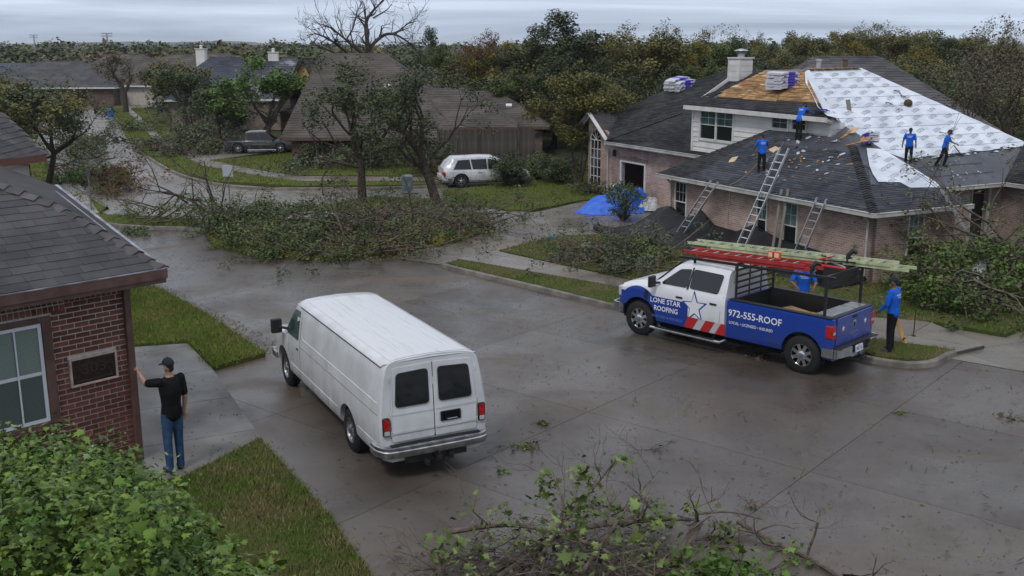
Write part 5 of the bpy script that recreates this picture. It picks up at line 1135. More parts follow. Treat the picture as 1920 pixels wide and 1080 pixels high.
# big brown roof, centre: steep main hip, lower hip to the right, low wing and a gable to the left
bx, by = onD(690, 200, 72)[0], 72
hip_house('brown_house', 'big brown shingled house with steep roof behind the torn trees', (-8.25, by - 1), 0, 9.5, 19, 1.75, 6.5, B_DULL, SH_BROWN, trim=BRTRIM, inset=.75, inset2=5.3, vents=2, windows=[(-3, .6, 1.3, 1.2, 's'), (2.4, .6, 1.1, 1.1, 's')])
hip_house('brown_house', 'lower brown roofed wing right of the steep brown roof, brick walled', (onD(845, 200, 69)[0] - .4, 69), 0, 8.6, 11, 2.2, 4.3, B_DULL, SH_BROWN, trim=BRTRIM, inset=3.4, windows=[(-2.7, .9, 1.1, 1.1, 's')])
hip_house('brown_house', 'low brown hipped roof ending at the woods, with a small white roof vent', (onD(900, 200, 73)[0], 73), 0, 8.4, 10, 1.9, 3.95, B_DULL, SH_BROWN, trim=BRTRIM, inset=3.4, vents=1)
t = hip_house('brown_gable_house', 'brown roof with yellow gable peak left of the steep brown roof', (onD(600, 200, 76)[0] + 1.0, 77), 0, 6.5, 8, 2.6, 5.6, B_DULL, SH_BROWN, trim=BRTRIM, inset=2.5)
m_ = MB(); gp = (-1.4, -4.6); m_.add([(gp[0] - .95, gp[1], 4.15), (gp[0] + .95, gp[1], 4.15), (gp[0], gp[1], 6.0), (gp[0] - .95, gp[1] + .1, 4.15), (gp[0] + .95, gp[1] + .1, 4.15), (gp[0], gp[1] + .1, 6.0)], [(0, 1, 2), (5, 4, 3), (0, 3, 4, 1), (1, 4, 5, 2), (2, 5, 3, 0)]); m_.build('gable_panel', mat('gable_yellow', (.46, .31, .12), rough=.8, var=.15), t)
m_ = MB(); a, b, c = (gp[0] - 1.3, gp[1] - .15, 3.5), (gp[0], gp[1] - .15, 6.25), (gp[0] + 1.3, gp[1] - .15, 3.5)
for p, r_ in ((a, b), (b, c)): m_.plate([p, r_, (r_[0], 0, r_[2]), (p[0], 0, p[2])], .12)
m_.build('gable_roof', SH_BROWN, t, fix=True)
m_ = MB(); m_.beam((gp[0] - 1.3, gp[1] - .2, 3.5), (gp[0] - 3.2, gp[1] - .4, .6), .25, .3); m_.beam((gp[0], gp[1] - .2, 6.25), (gp[0] - 1.3, gp[1] - .2, 3.5), .2, .25); m_.build('gable_board', mat('board_black', (.03, .025, .022), rough=.8), t, fix=True)
SH_NAVY = mat('shingle_navy', (.030, .036, .052), rough=.85, vscale=.8, col2=(.055, .062, .085), detail=8, tone=.2)
hip_house('slate_house', 'blue grey roofed house with white boxed chimney beyond the bright green tree', (onD(490, 200, 98)[0], 98), 4, 14, 10, 2.4, 5.6, B_TAN, SH_NAVY, chim=(1.2, 1.0), inset=4)
hip_house('slate_house', 'tall slate roof streaked with white repair strips left of the yellow gable', (onD(548, 200, 94)[0], 94), 0, 8, 9, 2.6, 6.05, B_TAN, mat('shingle_patchy', (.06, .06, .075), rough=.8, vscale=.9, col2=(.20, .20, .23), detail=6, tone=.2, spread=(.56, .62)), inset=4)
hip_house('slate_house', 'blue grey hipped roof with pale damaged ridge left of the white chimney', (onD(428, 200, 104)[0], 104), -6, 9, 10, 2.4, 5.9, B_TAN, SH_NAVY, inset=3.5, chim=(-2.6, .5))
hip_house('far_house', 'grey brown hipped roof house with cream garage behind the dark parked car', (onD(245, 200, 132)[0], 132), -3, 15, 12, 2.4, 6.0, mat('stucco_cream', (.4, .4, .4)), SH_BROWN, course=.5)
hip_house('far_house', 'dull brown roofed house left of the bare stemmed tree on the far street', (onD(120, 200, 128)[0], 128), 5, 15, 11, 2.3, 5.2, B_DULL, SH_GREY, course=.5)
hip_house('far_house', 'dark grey house roof between the far street trees and the slate roofs', (onD(345, 200, 140)[0], 140), 0, 14, 12, 2.4, 5.9, B_DULL, SH_BROWN, course=.5)
hip_house('far_house', 'brown hip roof with pale vents beyond the navy roofs', (onD(400, 200, 150)[0], 152), 0, 15, 12, 2.4, 6.0, B_DULL, SH_BROWN, course=.5)
hip_house('far_house', 'grey shingled house roof rising directly behind the white sheeted roof', (onD(1600, 200, 64)[0], 66), -4, 13.5, 12, 2.4, 6.35, B_TAN, mat('shingle_slategrey', (.055, .053, .058), rough=.9, vscale=.7, col2=(.095, .09, .095), detail=10, tone=.25), inset=5.2, vents=1)
# small blue sheet on a far roof, distant roofs reading as pieces of the far suburb
m_ = MB(); P = [onD(px, py, 87) for px, py in ((341, 160), (366, 152), (362, 172), (344, 176))]; m_.plate(P, .08); o = m_.build('blue_sheet', mat('blue_sheet', (.012, .075, .42), rough=.4), fix=True); tag(o, 'blue plastic sheet on a low roof between the far trees', 'tarpaulin')
cols = [(SH_BROWN, 'brown'), (SH_GREY, 'grey brown'), (SH_NAVY, 'slate blue')]
DR = [(60, 112, 190, 0), (150, 116, 170, 1), (205, 118, 210, 1), (300, 104, 260, 3), (330, 110, 200, 0), (395, 106, 220, 1), (45, 104, 260, 1), (470, 108, 240, 2), (520, 100, 300, 1), (360, 98, 330, 0), (240, 100, 330, 2), (20, 118, 160, 2), (440, 96, 380, 1), (865, 112, 130, 1), (845, 118, 118, 0), (1830, 120, 150, 2), (1790, 128, 130, 0), (560, 96, 420, 0)]
REDT = mat('roof_red', (.22, .035, .03), rough=.8)
for i, (px, py, yy, ci) in enumerate(DR):
    x, _, zt = onD(px, py, yy); t = thing('far_house', f'tiny distant {"red" if ci == 3 else cols[ci][1]} house roof far off among the trees', 'house', (x, yy, 0), rng.uniform(-.3, .3), 'distant houses among the trees'); L, W = rng.uniform(13, 18), 11
    m_ = MB(); C = [(-L / 2, -W / 2, 2.6), (L / 2, -W / 2, 2.6), (L / 2, W / 2, 2.6), (-L / 2, W / 2, 2.6)]; r0, r1 = (-L / 2 + 4, 0, zt), (L / 2 - 4, 0, zt)
    for f in ([C[0], C[1], r1, r0], [C[2], C[3], r0, r1], [C[1], C[2], r1], [C[3], C[0], r0]): m_.plate(f, .1)
    m_.build('roof', REDT if ci == 3 else cols[ci][0], t, fix=True); m_ = MB(); m_.bb(-L / 2 + .4, L / 2 - .4, -W / 2 + .4, W / 2 - .4, 0, 2.6); m_.build('wall', SIDING if i % 3 == 0 else B_DULL, t)
    if i % 4 == 0: m_ = MB(); m_.box((2, 0, zt), (.9, .8, 1.6)); m_.build('chimney', SIDING, t)
# masts
for px, top, yy, lab in ((63, 66, 420, 'floodlight mast on the horizon at the far left'), (200, 63, 330, 'taller floodlight mast above the far street'), (145, 77, 600, 'thin short distant mast between the two floodlight masts')):
    x, _, zt = onD(px, top, yy); m_ = MB(); m_.tube([(0, 0, 0), (0, 0, zt)], [.35, .22], 6); t = thing('light_mast', lab, 'mast', (x, yy, 0)); m_.build('pole', mat('mast_grey', (.3, .31, .33), rough=.6), t)
    if px != 145:
        m_ = MB(); m_.bb(-1.6, 1.6, -.3, .3, zt - .9, zt - .6); m_.bb(-1.6, 1.6, -.3, .3, zt - .1, zt + .2); m_.build('lamp_bar', mat('mast_grey', (.3, .3, .3)), t)
# far off suburb and woods that read as one mass
def far_woods(name, n, ylo, yhi, pxlo, pxhi, hlo, hhi, mt, per, size, seed):
    g_ = np.random.default_rng(seed); C = []
    for i in range(n):
        yy = ylo + (yhi - ylo) * g_.random() ** 1.3; px = g_.uniform(pxlo, pxhi); x = onD(px, 100, yy)[0]; h = g_.uniform(hlo, hhi)
        for k in range(5): C.append((x + g_.normal(0, 1.6), yy + g_.normal(0, 1.6), max(.6, h * g_.uniform(.25, .95))))
    o = link(name, leaves_mesh(name, C, per, 2.0, size, mt), None, 'stuff'); tag(o, 'far off woodland and gardens merging into one dark band', kind='stuff'); return o
far_woods('distant_woods', 420, 170, 480, -60, 1000, 4.5, 7.6, L_DARK, 22, .42, 1)
far_woods('distant_woods', 260, 160, 520, -60, 1000, 4.0, 7.4, L_OLIVE, 20, .42, 2)
far_woods('distant_woods', 160, 150, 420, -60, 1000, 4.0, 7.2, L_BROWN, 18, .40, 3)
far_woods('distant_woods', 420, 450, 1500, -100, 2020, 6.5, 9.5, L_DARK, 16, 1.1, 4)
far_woods('distant_woods', 300, 130, 420, 1000, 2050, 5, 7.6, L_OLIVE, 20, .45, 5)
def near_wood(name, n, zone, hlo, hhi, mt, per, size, rad, seed):
    g_ = np.random.default_rng(seed); q = scatter(zone, n); C = [(p[0] + g_.normal(0, .6), p[1] + g_.normal(0, .6), g_.uniform(.3, 1) ** .8 * g_.uniform(hlo, hhi)) for p in q for _ in range(4)]
    o = link(name, leaves_mesh(name, C, per, rad, size, mt), None, 'stuff'); tag(o, kind='stuff'); return o
z1_ = [onD(px, 200, y)[:2] for px, y in ((800, 78), (1090, 68), (1290, 70), (1480, 86), (1700, 82), (1960, 58), (2050, 90), (1800, 120), (1400, 120), (850, 112))]
near_wood('undergrowth', 480, z1_, 2.0, 5.9, L_DARK, 80, .10, 1.1, 6); near_wood('undergrowth', 340, z1_, 2.0, 6.0, L_OLIVE, 70, .10, 1.0, 7); near_wood('undergrowth', 260, z1_, 1.5, 5.8, L_BROWN, 50, .09, 1.0, 8)
z2_ = [onD(px, 200, y)[:2] for px, y in ((-40, 60), (60, 66), (110, 90), (150, 130), (-60, 140))]
near_wood('undergrowth', 36, z2_, 2, 5.2, L_DARK, 36, .14, 1.0, 9)
z3_ = [onD(px, 200, y)[:2] for px, y in ((300, 92), (420, 80), (540, 82), (540, 90), (420, 120), (300, 120))]
near_wood('undergrowth', 110, z3_, 1.5, 4.2, L_DARK, 36, .14, .9, 10)

# ------------------------------------------------------------------ vehicles
def grime(m, zt=1.0, col=(.13, .11, .09)):
    """road film: splashed dirt thinning out upwards from the sills, streaked."""
    n = m.node_tree; b = n.nodes['Principled BSDF']; L = n.links.new; t = n.nodes.new('ShaderNodeTexCoord'); s = n.nodes.new('ShaderNodeSeparateXYZ'); L(t.outputs['Object'], s.inputs[0])
    k = n.nodes.new('ShaderNodeTexNoise'); k.inputs['Scale'].default_value = 3; k.inputs['Detail'].default_value = 9; k.inputs['Roughness'].default_value = .65; q = n.nodes.new('ShaderNodeMapping'); q.inputs['Scale'].default_value = (1, 1, .35); L(t.outputs['Object'], q.inputs[0]); L(q.outputs[0], k.inputs['Vector'])
    r = n.nodes.new('ShaderNodeMapRange'); r.inputs[1].default_value = .35; r.inputs[2].default_value = zt; r.inputs[3].default_value = .75; r.inputs[4].default_value = .08; L(s.outputs[2], r.inputs[0])
    r2 = n.nodes.new('ShaderNodeMapRange'); r2.inputs[1].default_value = .40; r2.inputs[2].default_value = .72; L(k.outputs[0], r2.inputs[0]); mu = n.nodes.new('ShaderNodeMath'); mu.operation = 'MULTIPLY'; L(r.outputs[0], mu.inputs[0]); L(r2.outputs[0], mu.inputs[1])
    x = n.nodes.new('ShaderNodeMix'); x.data_type = 'RGBA'; L(mu.outputs[0], x.inputs[0]); i = b.inputs['Base Color']
    if i.is_linked: L(i.links[0].from_socket, x.inputs[6])
    else: x.inputs[6].default_value = i.default_value
    x.inputs[7].default_value = (*col, 1); L(x.outputs[2], i)
def paint(n, c, rough=.28, spec=.5, coat=.5, dirt=0):
    m = mat(n, c, rough=rough, spec=spec, vscale=2.2, var=.05 + dirt, detail=9, coat=coat, rvar=.08); m.node_tree.nodes['Principled BSDF'].inputs['Coat Roughness'].default_value = .12; grime(m); return m
WHITEP = paint('paint_white', (.70, .71, .73))
VANW = paint('paint_van_white', (.58, .59, .61), rough=.34, coat=.35, dirt=.05)
GLASS = mat('tinted_glass', (.012, .014, .016), rough=.06, spec=.6)
GLASS_T = mat('greenish_glass', (.05, .085, .075), rough=.08, spec=.6, var=.4, vscale=4)
RUBBER = mat('rubber', (.018, .018, .019), rough=.75, spec=.25, var=.2, vscale=12)
BLACKP = mat('black_plastic', (.016, .016, .017), rough=.5, spec=.4)
BLACKM = mat('black_steel', (.014, .014, .015), rough=.38, spec=.5, var=.3, vscale=10)
CHROME = mat('chrome', (.62, .63, .65), rough=.16, metal=1, var=.1, vscale=5)
CHROME_D = mat('chrome_dull', (.42, .42, .43), rough=.33, metal=1, var=.25, vscale=8)
ALU = mat('aluminium', (.55, .56, .57), rough=.38, metal=.85, var=.15, vscale=9)
REDL = mat('lamp_red', (.38, .012, .010), rough=.15, spec=.6, var=.3, vscale=20)
CLEARL = mat('lamp_clear', (.45, .45, .45), rough=.2, spec=.6)
DARKG = mat('dark_gap', (.006, .006, .007), rough=.9, spec=.1)
WHITET = mat('lettering_white', (.72, .73, .75), rough=.5)
def loft(mb, secs, m=0):
    """secs: (x, [(y,z) half section from bottom centre to top centre]); mirrored into closed rings."""
    n = len(secs[0][1]); rings = []
    for x, h in secs:
        left = [(x, y, z) for y, z in h]; right = [(x, -y, z) for y, z in h[::-1] if y > 1e-6]
        rings.append(left + right)
    k = len(rings[0]); vs = [p for r_ in rings for p in r_]; fs = []
    for i in range(len(rings) - 1):
        for j in range(k): fs.append((i * k + j, i * k + (j + 1) % k, (i + 1) * k + (j + 1) % k, (i + 1) * k + j))
    fs.append(tuple(range(k))[::-1]); fs.append(tuple((len(rings) - 1) * k + j for j in range(k)))
    mb.add(vs, fs, m, .5)
def apply_mods(o):
    dg = bpy.context.evaluated_depsgraph_get(); me = bpy.data.meshes.new_from_object(o.evaluated_get(dg)); old = o.data; o.modifiers.clear(); o.data = me; return me
def cutout(o, cutters):
    obs = []
    for c in cutters:
        c.build('cut', BLACKP, fix=True); q = bpy.data.objects[bpy.context.scene.collection.objects[-1].name]; q.parent = None; q.matrix_world = o.matrix_world; obs.append(q)
        b = o.modifiers.new('c', 'BOOLEAN'); b.operation = 'DIFFERENCE'; b.solver = 'EXACT'; b.object = q
    bpy.context.view_layer.update(); apply_mods(o)
    for q in obs: bpy.data.objects.remove(q)
def wheel(parent, x, y, r, w, side, spokes=8, rimm=None, depth=.04, dually=False):
    rimm = rimm or CHROME; t = bpy.data.objects.new('wheel', None); COL.objects.link(t); t.parent = parent; t.location = (x, y, r)
    s = side; m = MB(); ri = r * .60
    m.lathe([(ri * .98, w / 2 - .03), (ri * .98, -w / 2 + .03), (ri, -w / 2), (r * .9, -w / 2), (r * .975, -w * .42), (r, -w * .3), (r, w * .3), (r * .975, w * .42), (r * .9, w / 2), (ri, w / 2), (ri * .98, w / 2 - .03)], axis='y', n=32, cap=False)
    for k in range(40):   # tread blocks
        a = 2 * math.pi * k / 40
        for yy in (-w * .2, w * .2): m.box((math.cos(a) * r, yy, math.sin(a) * r), (.03, w * .3, r * .1), tilt=(0, -a, 0))
    m.build('tyre', RUBBER, t, smooth=True, fix=True)
    m = MB(); yo = s * w * .42
    m.lathe([(ri, yo), (ri * 1.03, yo + s * .012), (ri * .94, yo + s * .012), (ri * .90, yo - s * .03), (ri * .86, yo - s * .05), (ri * .85, -yo), (ri, -yo), (ri, yo)], axis='y', n=28, cap=False)
    m.lathe([(.001, yo - s * .055), (ri * .86, yo - s * .055), (ri * .86, yo - s * .06), (.001, yo - s * .06)], axis='y', n=24, m=1)
    for k in range(spokes):
        a = 2 * math.pi * (k + .5) / spokes; c, s_ = math.cos(a), math.sin(a)
        m.beam((c * ri * .2, yo - s * .012, s_ * ri * .2), (c * ri * .93, yo - s * .022, s_ * ri * .93), ri * (.30 if spokes > 6 else .36), .03, up=(0, 1, 0))
    m.lathe([(ri * .34, yo - s * .03), (ri * .34, yo + s * .012), (ri * .24, yo + s * .028), (.001, yo + s * .03)], axis='y', n=16)
    for k in range(8): a = 2 * math.pi * k / 8; m.lathe([(ri * .045, yo), (ri * .045, yo + s * .02), (.001, yo + s * .022)], c=(math.cos(a) * ri * .42, 0, math.sin(a) * ri * .42), axis='y', n=6)
    m.build('rim', [rimm, DARKG], t, smooth=True, fix=True)
    return t
def cyl_cut(x, r, y0, y1, z): m = MB(); m.lathe([(r, y0), (r, y1)], c=(x, 0, z), axis='y', n=36); return m
def side_panel(mb, pts, y, th, m=0):
    """plate from (x,z) outline standing in the plane y (y may be per point), thickness th outward."""
    s = 1 if th > 0 else -1; n = len(pts); ys = y if hasattr(y, '__len__') else [y] * n
    a = [(p[0], ys[i], p[1]) for i, p in enumerate(pts)]; b = [(p[0], ys[i] + th, p[1]) for i, p in enumerate(pts)]
    mb.add(a + b, [tuple(range(n)), tuple(range(n, 2 * n))[::-1]] + [(i, n + i, n + (i + 1) % n, (i + 1) % n) for i in range(n)], m, .5)
def round_poly(pts, r=.06, k=4):
    out = []; n = len(pts)
    for i in range(n):
        p, a, b = np.array(pts[i], float), np.array(pts[i - 1], float), np.array(pts[(i + 1) % n], float)
        da, db = unit(a - p), unit(b - p); rr = min(r, np.linalg.norm(a - p) * .45, np.linalg.norm(b - p) * .45)
        for t in np.linspace(0, 1, k): out.append(tuple((1 - t) ** 2 * (p + da * rr) + 2 * t * (1 - t) * p + t * t * (p + db * rr)))
    return out

# ---- white cargo van --------------------------------------------------
VH = 2.05; A_ = np.array(G(657, 845)); lv = np.array((-math.sin(VH), math.cos(VH)))
van = thing('van', 'white windowless cargo van with chrome rear bumper parked in front of the brick house', 'van', (*(A_ - lv * .93), 0), VH)
def vsec(x, top=2.10, k=1.0, wid=1.0):
    base = [(0, .36), (.80, .36), (.90, .40), (.945, .48), (.955, .62), (.965, .74), (.975, .98), (.965, 1.18), (.945, 1.34), (.925, 1.50), (.89, 1.72), (.85, 1.90), (.82, 1.965), (.77, 2.01), (.66, 2.045), (.4, 2.07), (0, 2.085)]
    out = []
    for y, z in base:
        if z > 1.18: z = 1.18 + (z - 1.18) * k; y = y * (1 - (1 - k) * .03)
        out.append((y * wid, z * top / 2.10))
    return (x, out)
m = MB()
secs = [vsec(-1.66, wid=.955), vsec(-1.635, wid=.985), vsec(-1.56, wid=1), vsec(-.8), vsec(0), vsec(.8), vsec(1.6), vsec(2.4), vsec(3.15), vsec(3.32, k=.97), vsec(3.55, k=.76), vsec(3.80, k=.46), vsec(4.0, k=.2), vsec(4.15, k=.12), vsec(4.6, k=.0, wid=.99), vsec(4.9, k=-.08, wid=.96), vsec(5.02, k=-.3, wid=.92)]
# lean the tail: upper rear moves forward a little
for i in range(2):
    x, h = secs[i]
secs2 = secs
loft(m, secs2)
body = m.build('body', VANW, van)
for v in body.data.vertices:
    if v.co.x < -1.4 and v.co.z > 1.0: v.co.x += (v.co.z - 1.0) * .10
bpy.context.view_layer.update()
cutout(body, [cyl_cut(0, .47, -1.2, 1.2, .40), cyl_cut(4.15, .47, -1.2, 1.2, .40)]); smooth_mesh(body.data, 28)
RXo = lambda z: -1.66 + max(0, z - 1.0) * .10
m = MB(); m.bb(-.52, .52, -.86, .86, .30, .9); m.bb(3.63, 4.67, -.84, .84, .30, .9); m.build('wheel_well', DARKG, van)
for x in (0, 4.15):
    for s in (1, -1): wheel(van, x, s * .80, .385, .24, s, 8, CHROME_D)
# rear doors, hinged either side of a dark middle gap
def rear_poly(mb, pts, off, th, m=0):
    a = [(RXo(z) - off, y, z) for y, z in pts]; b = [(RXo(z) - off - th, y, z) for y, z in pts]; n = len(pts)
    mb.add(a + b, [tuple(range(n))[::-1], tuple(range(n, 2 * n))] + [(i, (i + 1) % n, n + (i + 1) % n, n + i) for i in range(n)], m, .5)
for s in (1, -1):
    d = MB(); rear_poly(d, round_poly([(s * .008, .70), (s * .755, .70), (s * .765, 1.15), (s * .70, 1.93), (s * .008, 1.96)], .04), -.001, .014); od = d.build('rear_door', VANW, van, bevel=.004, fix=True)
    d = MB(); rear_poly(d, [(s * .02, .84), (s * .75, .84), (s * .75, .875), (s * .02, .875)], .013, .008); rear_poly(d, [(s * .02, 1.17), (s * .75, 1.17), (s * .75, 1.178), (s * .02, 1.178)], .013, .004); d.build('crease', VANW, od)
    d = MB(); rear_poly(d, round_poly([(s * .085, 1.28), (s * .69, 1.28), (s * .645, 1.84), (s * .085, 1.865)], .07, 5), .012, .008); rear_poly(d, round_poly([(s * .105, 1.30), (s * .668, 1.30), (s * .627, 1.82), (s * .105, 1.845)], .06, 5), .021, .003, 1)
    d.build('rear_window', [BLACKP, GLASS], od, fix=True)
    d = MB()
    for z in (.86, 1.2, 1.75): d.tube([(RXo(z) - .012, s * .772, z - .04), (RXo(z + .08) - .012, s * .768, z + .04)], .011, 6)
    d.build('hinge', VANW, od)
    d = MB(); rear_poly(d, round_poly([(s * .795, .83), (s * .915, .83), (s * .92, 1.13), (s * .795, 1.13)], .02, 3), -.02, .055, 0); rear_poly(d, round_poly([(s * .806, .93), (s * .90, .93), (s * .905, 1.115), (s * .806, 1.115)], .015, 3), .034, .006, 1); rear_poly(d, round_poly([(s * .806, .845), (s * .90, .845), (s * .90, .92), (s * .806, .92)], .012, 3), .034, .006, 2)
    d.build('tail_light', [BLACKP, REDL, CLEARL], van, bevel=.004, fix=True)
m = MB(); rear_poly(m, [(-.006, .70), (.006, .70), (.006, 1.95), (-.006, 1.95)], .0, .006); m.build('door_gap', DARKG, van)
m = MB(); rear_poly(m, round_poly([(-.10, .93), (-.47, .93), (-.47, 1.10), (-.10, 1.10)], .02), .012, .008); rear_poly(m, round_poly([(-.125, .95), (-.445, .95), (-.445, 1.085), (-.125, 1.085)], .015), .021, .002, 1); rear_poly(m, [(-.22, .955), (-.40, .955), (-.40, .967), (-.22, .967)], .024, .003, 2); m.build('plate_holder', [BLACKP, DARKG, CLEARL], van, fix=True)
m = MB(); m.box((-1.53, -.0, 2.035), (.05, .09, .02)); m.build('brake_light', REDL, van, bevel=.004)
# bumper with wrapped ends and black step pad
m = MB(); P = arc([(-1.30, .99), (-1.50, .985), (-1.62, .94), (-1.72, .86), (-1.755, .6), (-1.765, 0), (-1.755, -.6), (-1.72, -.86), (-1.62, -.94), (-1.50, -.985), (-1.30, -.99)], 4)
prof = [(-.05, .44), (.012, .455), (.03, .50), (.028, .56), (.012, .575), (.02, .60), (.015, .63), (-.02, .65), (-.09, .65), (-.09, .44)]
vs = []; fs = []; k = len(prof); np_ = len(P)
for i, p in enumerate(P):
    d_ = unit(P[min(i + 1, np_ - 1)] - P[max(i - 1, 0)]); nrm = np.array((d_[1], -d_[0])) * 1.0
    if nrm @ (p - np.array((0, 0))) < 0: nrm = -nrm
    for a, z in prof: vs.append((p[0] + nrm[0] * a, p[1] + nrm[1] * a, z))
for i in range(np_ - 1):
    for j in range(k): fs.append((i * k + j, i * k + (j + 1) % k, (i + 1) * k + (j + 1) % k, (i + 1) * k + j))
fs += [tuple(range(k))[::-1], tuple((np_ - 1) * k + j for j in range(k))]
m.add(vs, fs, 0, .5); m.build('rear_bumper', CHROME_D, van, smooth=True, fix=True)
m = MB(); m.bb(-1.74, -1.60, -.80, .80, .648, .664); m.build('step_pad', BLACKP, van, bevel=.004)
m = MB(); m.bb(-1.72, -1.2, -.55, .55, .32, .42); m.bb(-1.86, -1.6, -.05, .05, .33, .41); m.bb(-1.92, -1.8, .2, .26, .30, .38); m.tube([(-1.84, 0, .40), (-1.84, 0, .47)], .02, 8); m.bb(-1.8, -1.7, -.28, -.20, .30, .40); m.build('tow_hitch', BLACKM, van, bevel=.006)
# roof ribs, gutters and side seams
m = MB()
for y in np.linspace(-.62, .62, 10):
    zt = 2.085 - .10 * y * y - .012 * (abs(y) > .5); m.add([(-1.1, y - .022, zt - .004), (-1.1, y + .022, zt - .004), (2.7, y + .022, zt - .004), (2.7, y - .022, zt - .004), (-1.05, y - .010, zt + .008), (-1.05, y + .010, zt + .008), (2.65, y + .010, zt + .008), (2.65, y - .010, zt + .008)], [(4, 5, 6, 7), (0, 1, 5, 4), (1, 2, 6, 5), (2, 3, 7, 6), (3, 0, 4, 7)])
ROOFW = mat('paint_roof_scuffed', (.60, .61, .63), rough=.42, spec=.4, vscale=9, col2=(.34, .34, .34), detail=12, stretch=(.10, 1.6, 1), spread=(.56, .86))
m.build('roof_ribs', ROOFW, van, smooth=True)
m = MB(); nx, ny = 30, 16; vs = []
for i in range(nx + 1):
    for j in range(ny + 1):
        x = -1.50 + 4.45 * i / nx; y = -.70 + 1.40 * j / ny; hs = secs[3][1]; yy = abs(y)
        z = np.interp(yy, [h[0] for h in hs[::-1]][:5], [h[1] for h in hs[::-1]][:5]); vs.append((x, y, z + .005))
m.add(vs, [(i * (ny + 1) + j, (i + 1) * (ny + 1) + j, (i + 1) * (ny + 1) + j + 1, i * (ny + 1) + j + 1) for i in range(nx) for j in range(ny)], 0, .5); m.build('roof_skin', ROOFW, van, smooth=True)
m = MB()
for s in (1, -1):
    m.tube([(-1.52, s * .80, 2.00), (-1.45, s * .838, 1.952), (2.6, s * .838, 1.952), (3.3, s * .83, 1.94)], .012, 6); m.tube([(-1.45, s * .850, 1.935), (3.05, s * .848, 1.93)], .007, 4, m=1)
m.tube([(-1.53, -.80, 2.0), (-1.555, -.5, 2.028), (-1.56, 0, 2.042), (-1.555, .5, 2.028), (-1.53, .80, 2.0)], .012, 6); m.build('rain_gutter', [VANW, DARKG], van, smooth=True)
m = MB()
def vy(z): hs = secs[3][1]; return float(np.interp(z, [h[1] for h in hs], [h[0] for h in hs]))
def side_line(x0, z0, x1, z1, w=.008, mi=0, off=.003):
    for s in (1, -1):
        n = 8; P = [(x0 + (x1 - x0) * t / n, s * (vy(z0 + (z1 - z0) * t / n) + off), z0 + (z1 - z0) * t / n) for t in range(n + 1)]; m.tube(P, w, 4, mi)
side_line(-1.5, 1.36, 2.72, 1.36, .009, 1, 0); side_line(2.72, 1.36, 2.80, 1.42, .005, 1, 0); side_line(2.80, 1.42, 2.80, 1.86, .004, 1, 0); side_line(-1.55, 1.17, 2.8, 1.17, .004, 0, 0)
side_line(-1.5, .66, -.55, .66, .009, 1, 0); side_line(.55, .66, 3.6, .66, .009, 1, 0)
side_line(2.86, .42, 2.86, 1.93, .008, 0, -.004); side_line(3.72, .85, 3.62, 1.17, .005, 0, -.002)
m.build('side_seam', [DARKG, VANW], van, smooth=True)
for s in (1, -1):
    m = MB(); P = round_poly([(2.98, 1.27), (2.98, 1.86), (3.34, 1.84), (3.78, 1.36), (3.76, 1.27)], .05); m.add([(x, s * (vy(z) + .000), z) for x, z in P] + [(x, s * (vy(z) + .008), z) for x, z in P], [tuple(range(len(P))), tuple(range(len(P), 2 * len(P)))[::-1]] + [(i, len(P) + i, len(P) + (i + 1) % len(P), (i + 1) % len(P)) for i in range(len(P))])
    m.build('side_window', GLASS_T, van, fix=True)
    m = MB(); m.box((3.92, s * 1.14, 1.38), (.12, .22, .30)); m.beam((3.72, s * .93, 1.34), (3.88, s * 1.10, 1.36), .05, .06); m.build('wing_mirror', BLACKP, van, bevel=.03)
    m = MB(); m.box((3.02, s * (vy(1.08) + .012), 1.09), (.10, .014, .035)); m.build('door_handle', BLACKP, van, bevel=.005)
m = MB(); m.add([(3.36, .72, 1.965), (3.36, -.72, 1.965), (4.04, -.80, 1.30), (4.02, .80, 1.30)], [(0, 1, 2, 3)]); m.build('windscreen', GLASS, van)
m = MB(); m.bb(4.98, 5.12, -.96, .96, .42, .60); m.bb(4.75, 5.05, .88, .97, .43, .58); m.bb(4.75, 5.05, -.97, -.88, .43, .58); m.build('front_bumper', CHROME_D, van, bevel=.03)
m = MB(); m.bb(5.0, 5.03, -.6, .6, .7, 1.0); m.build('grille', BLACKP, van, bevel=.01)
for s in (1, -1): m = MB(); m.bb(4.98, 5.035, s * .64 if s > 0 else -.9, .9 if s > 0 else -.64, .72, .98); m.build('headlight', CLEARL, van, bevel=.02)

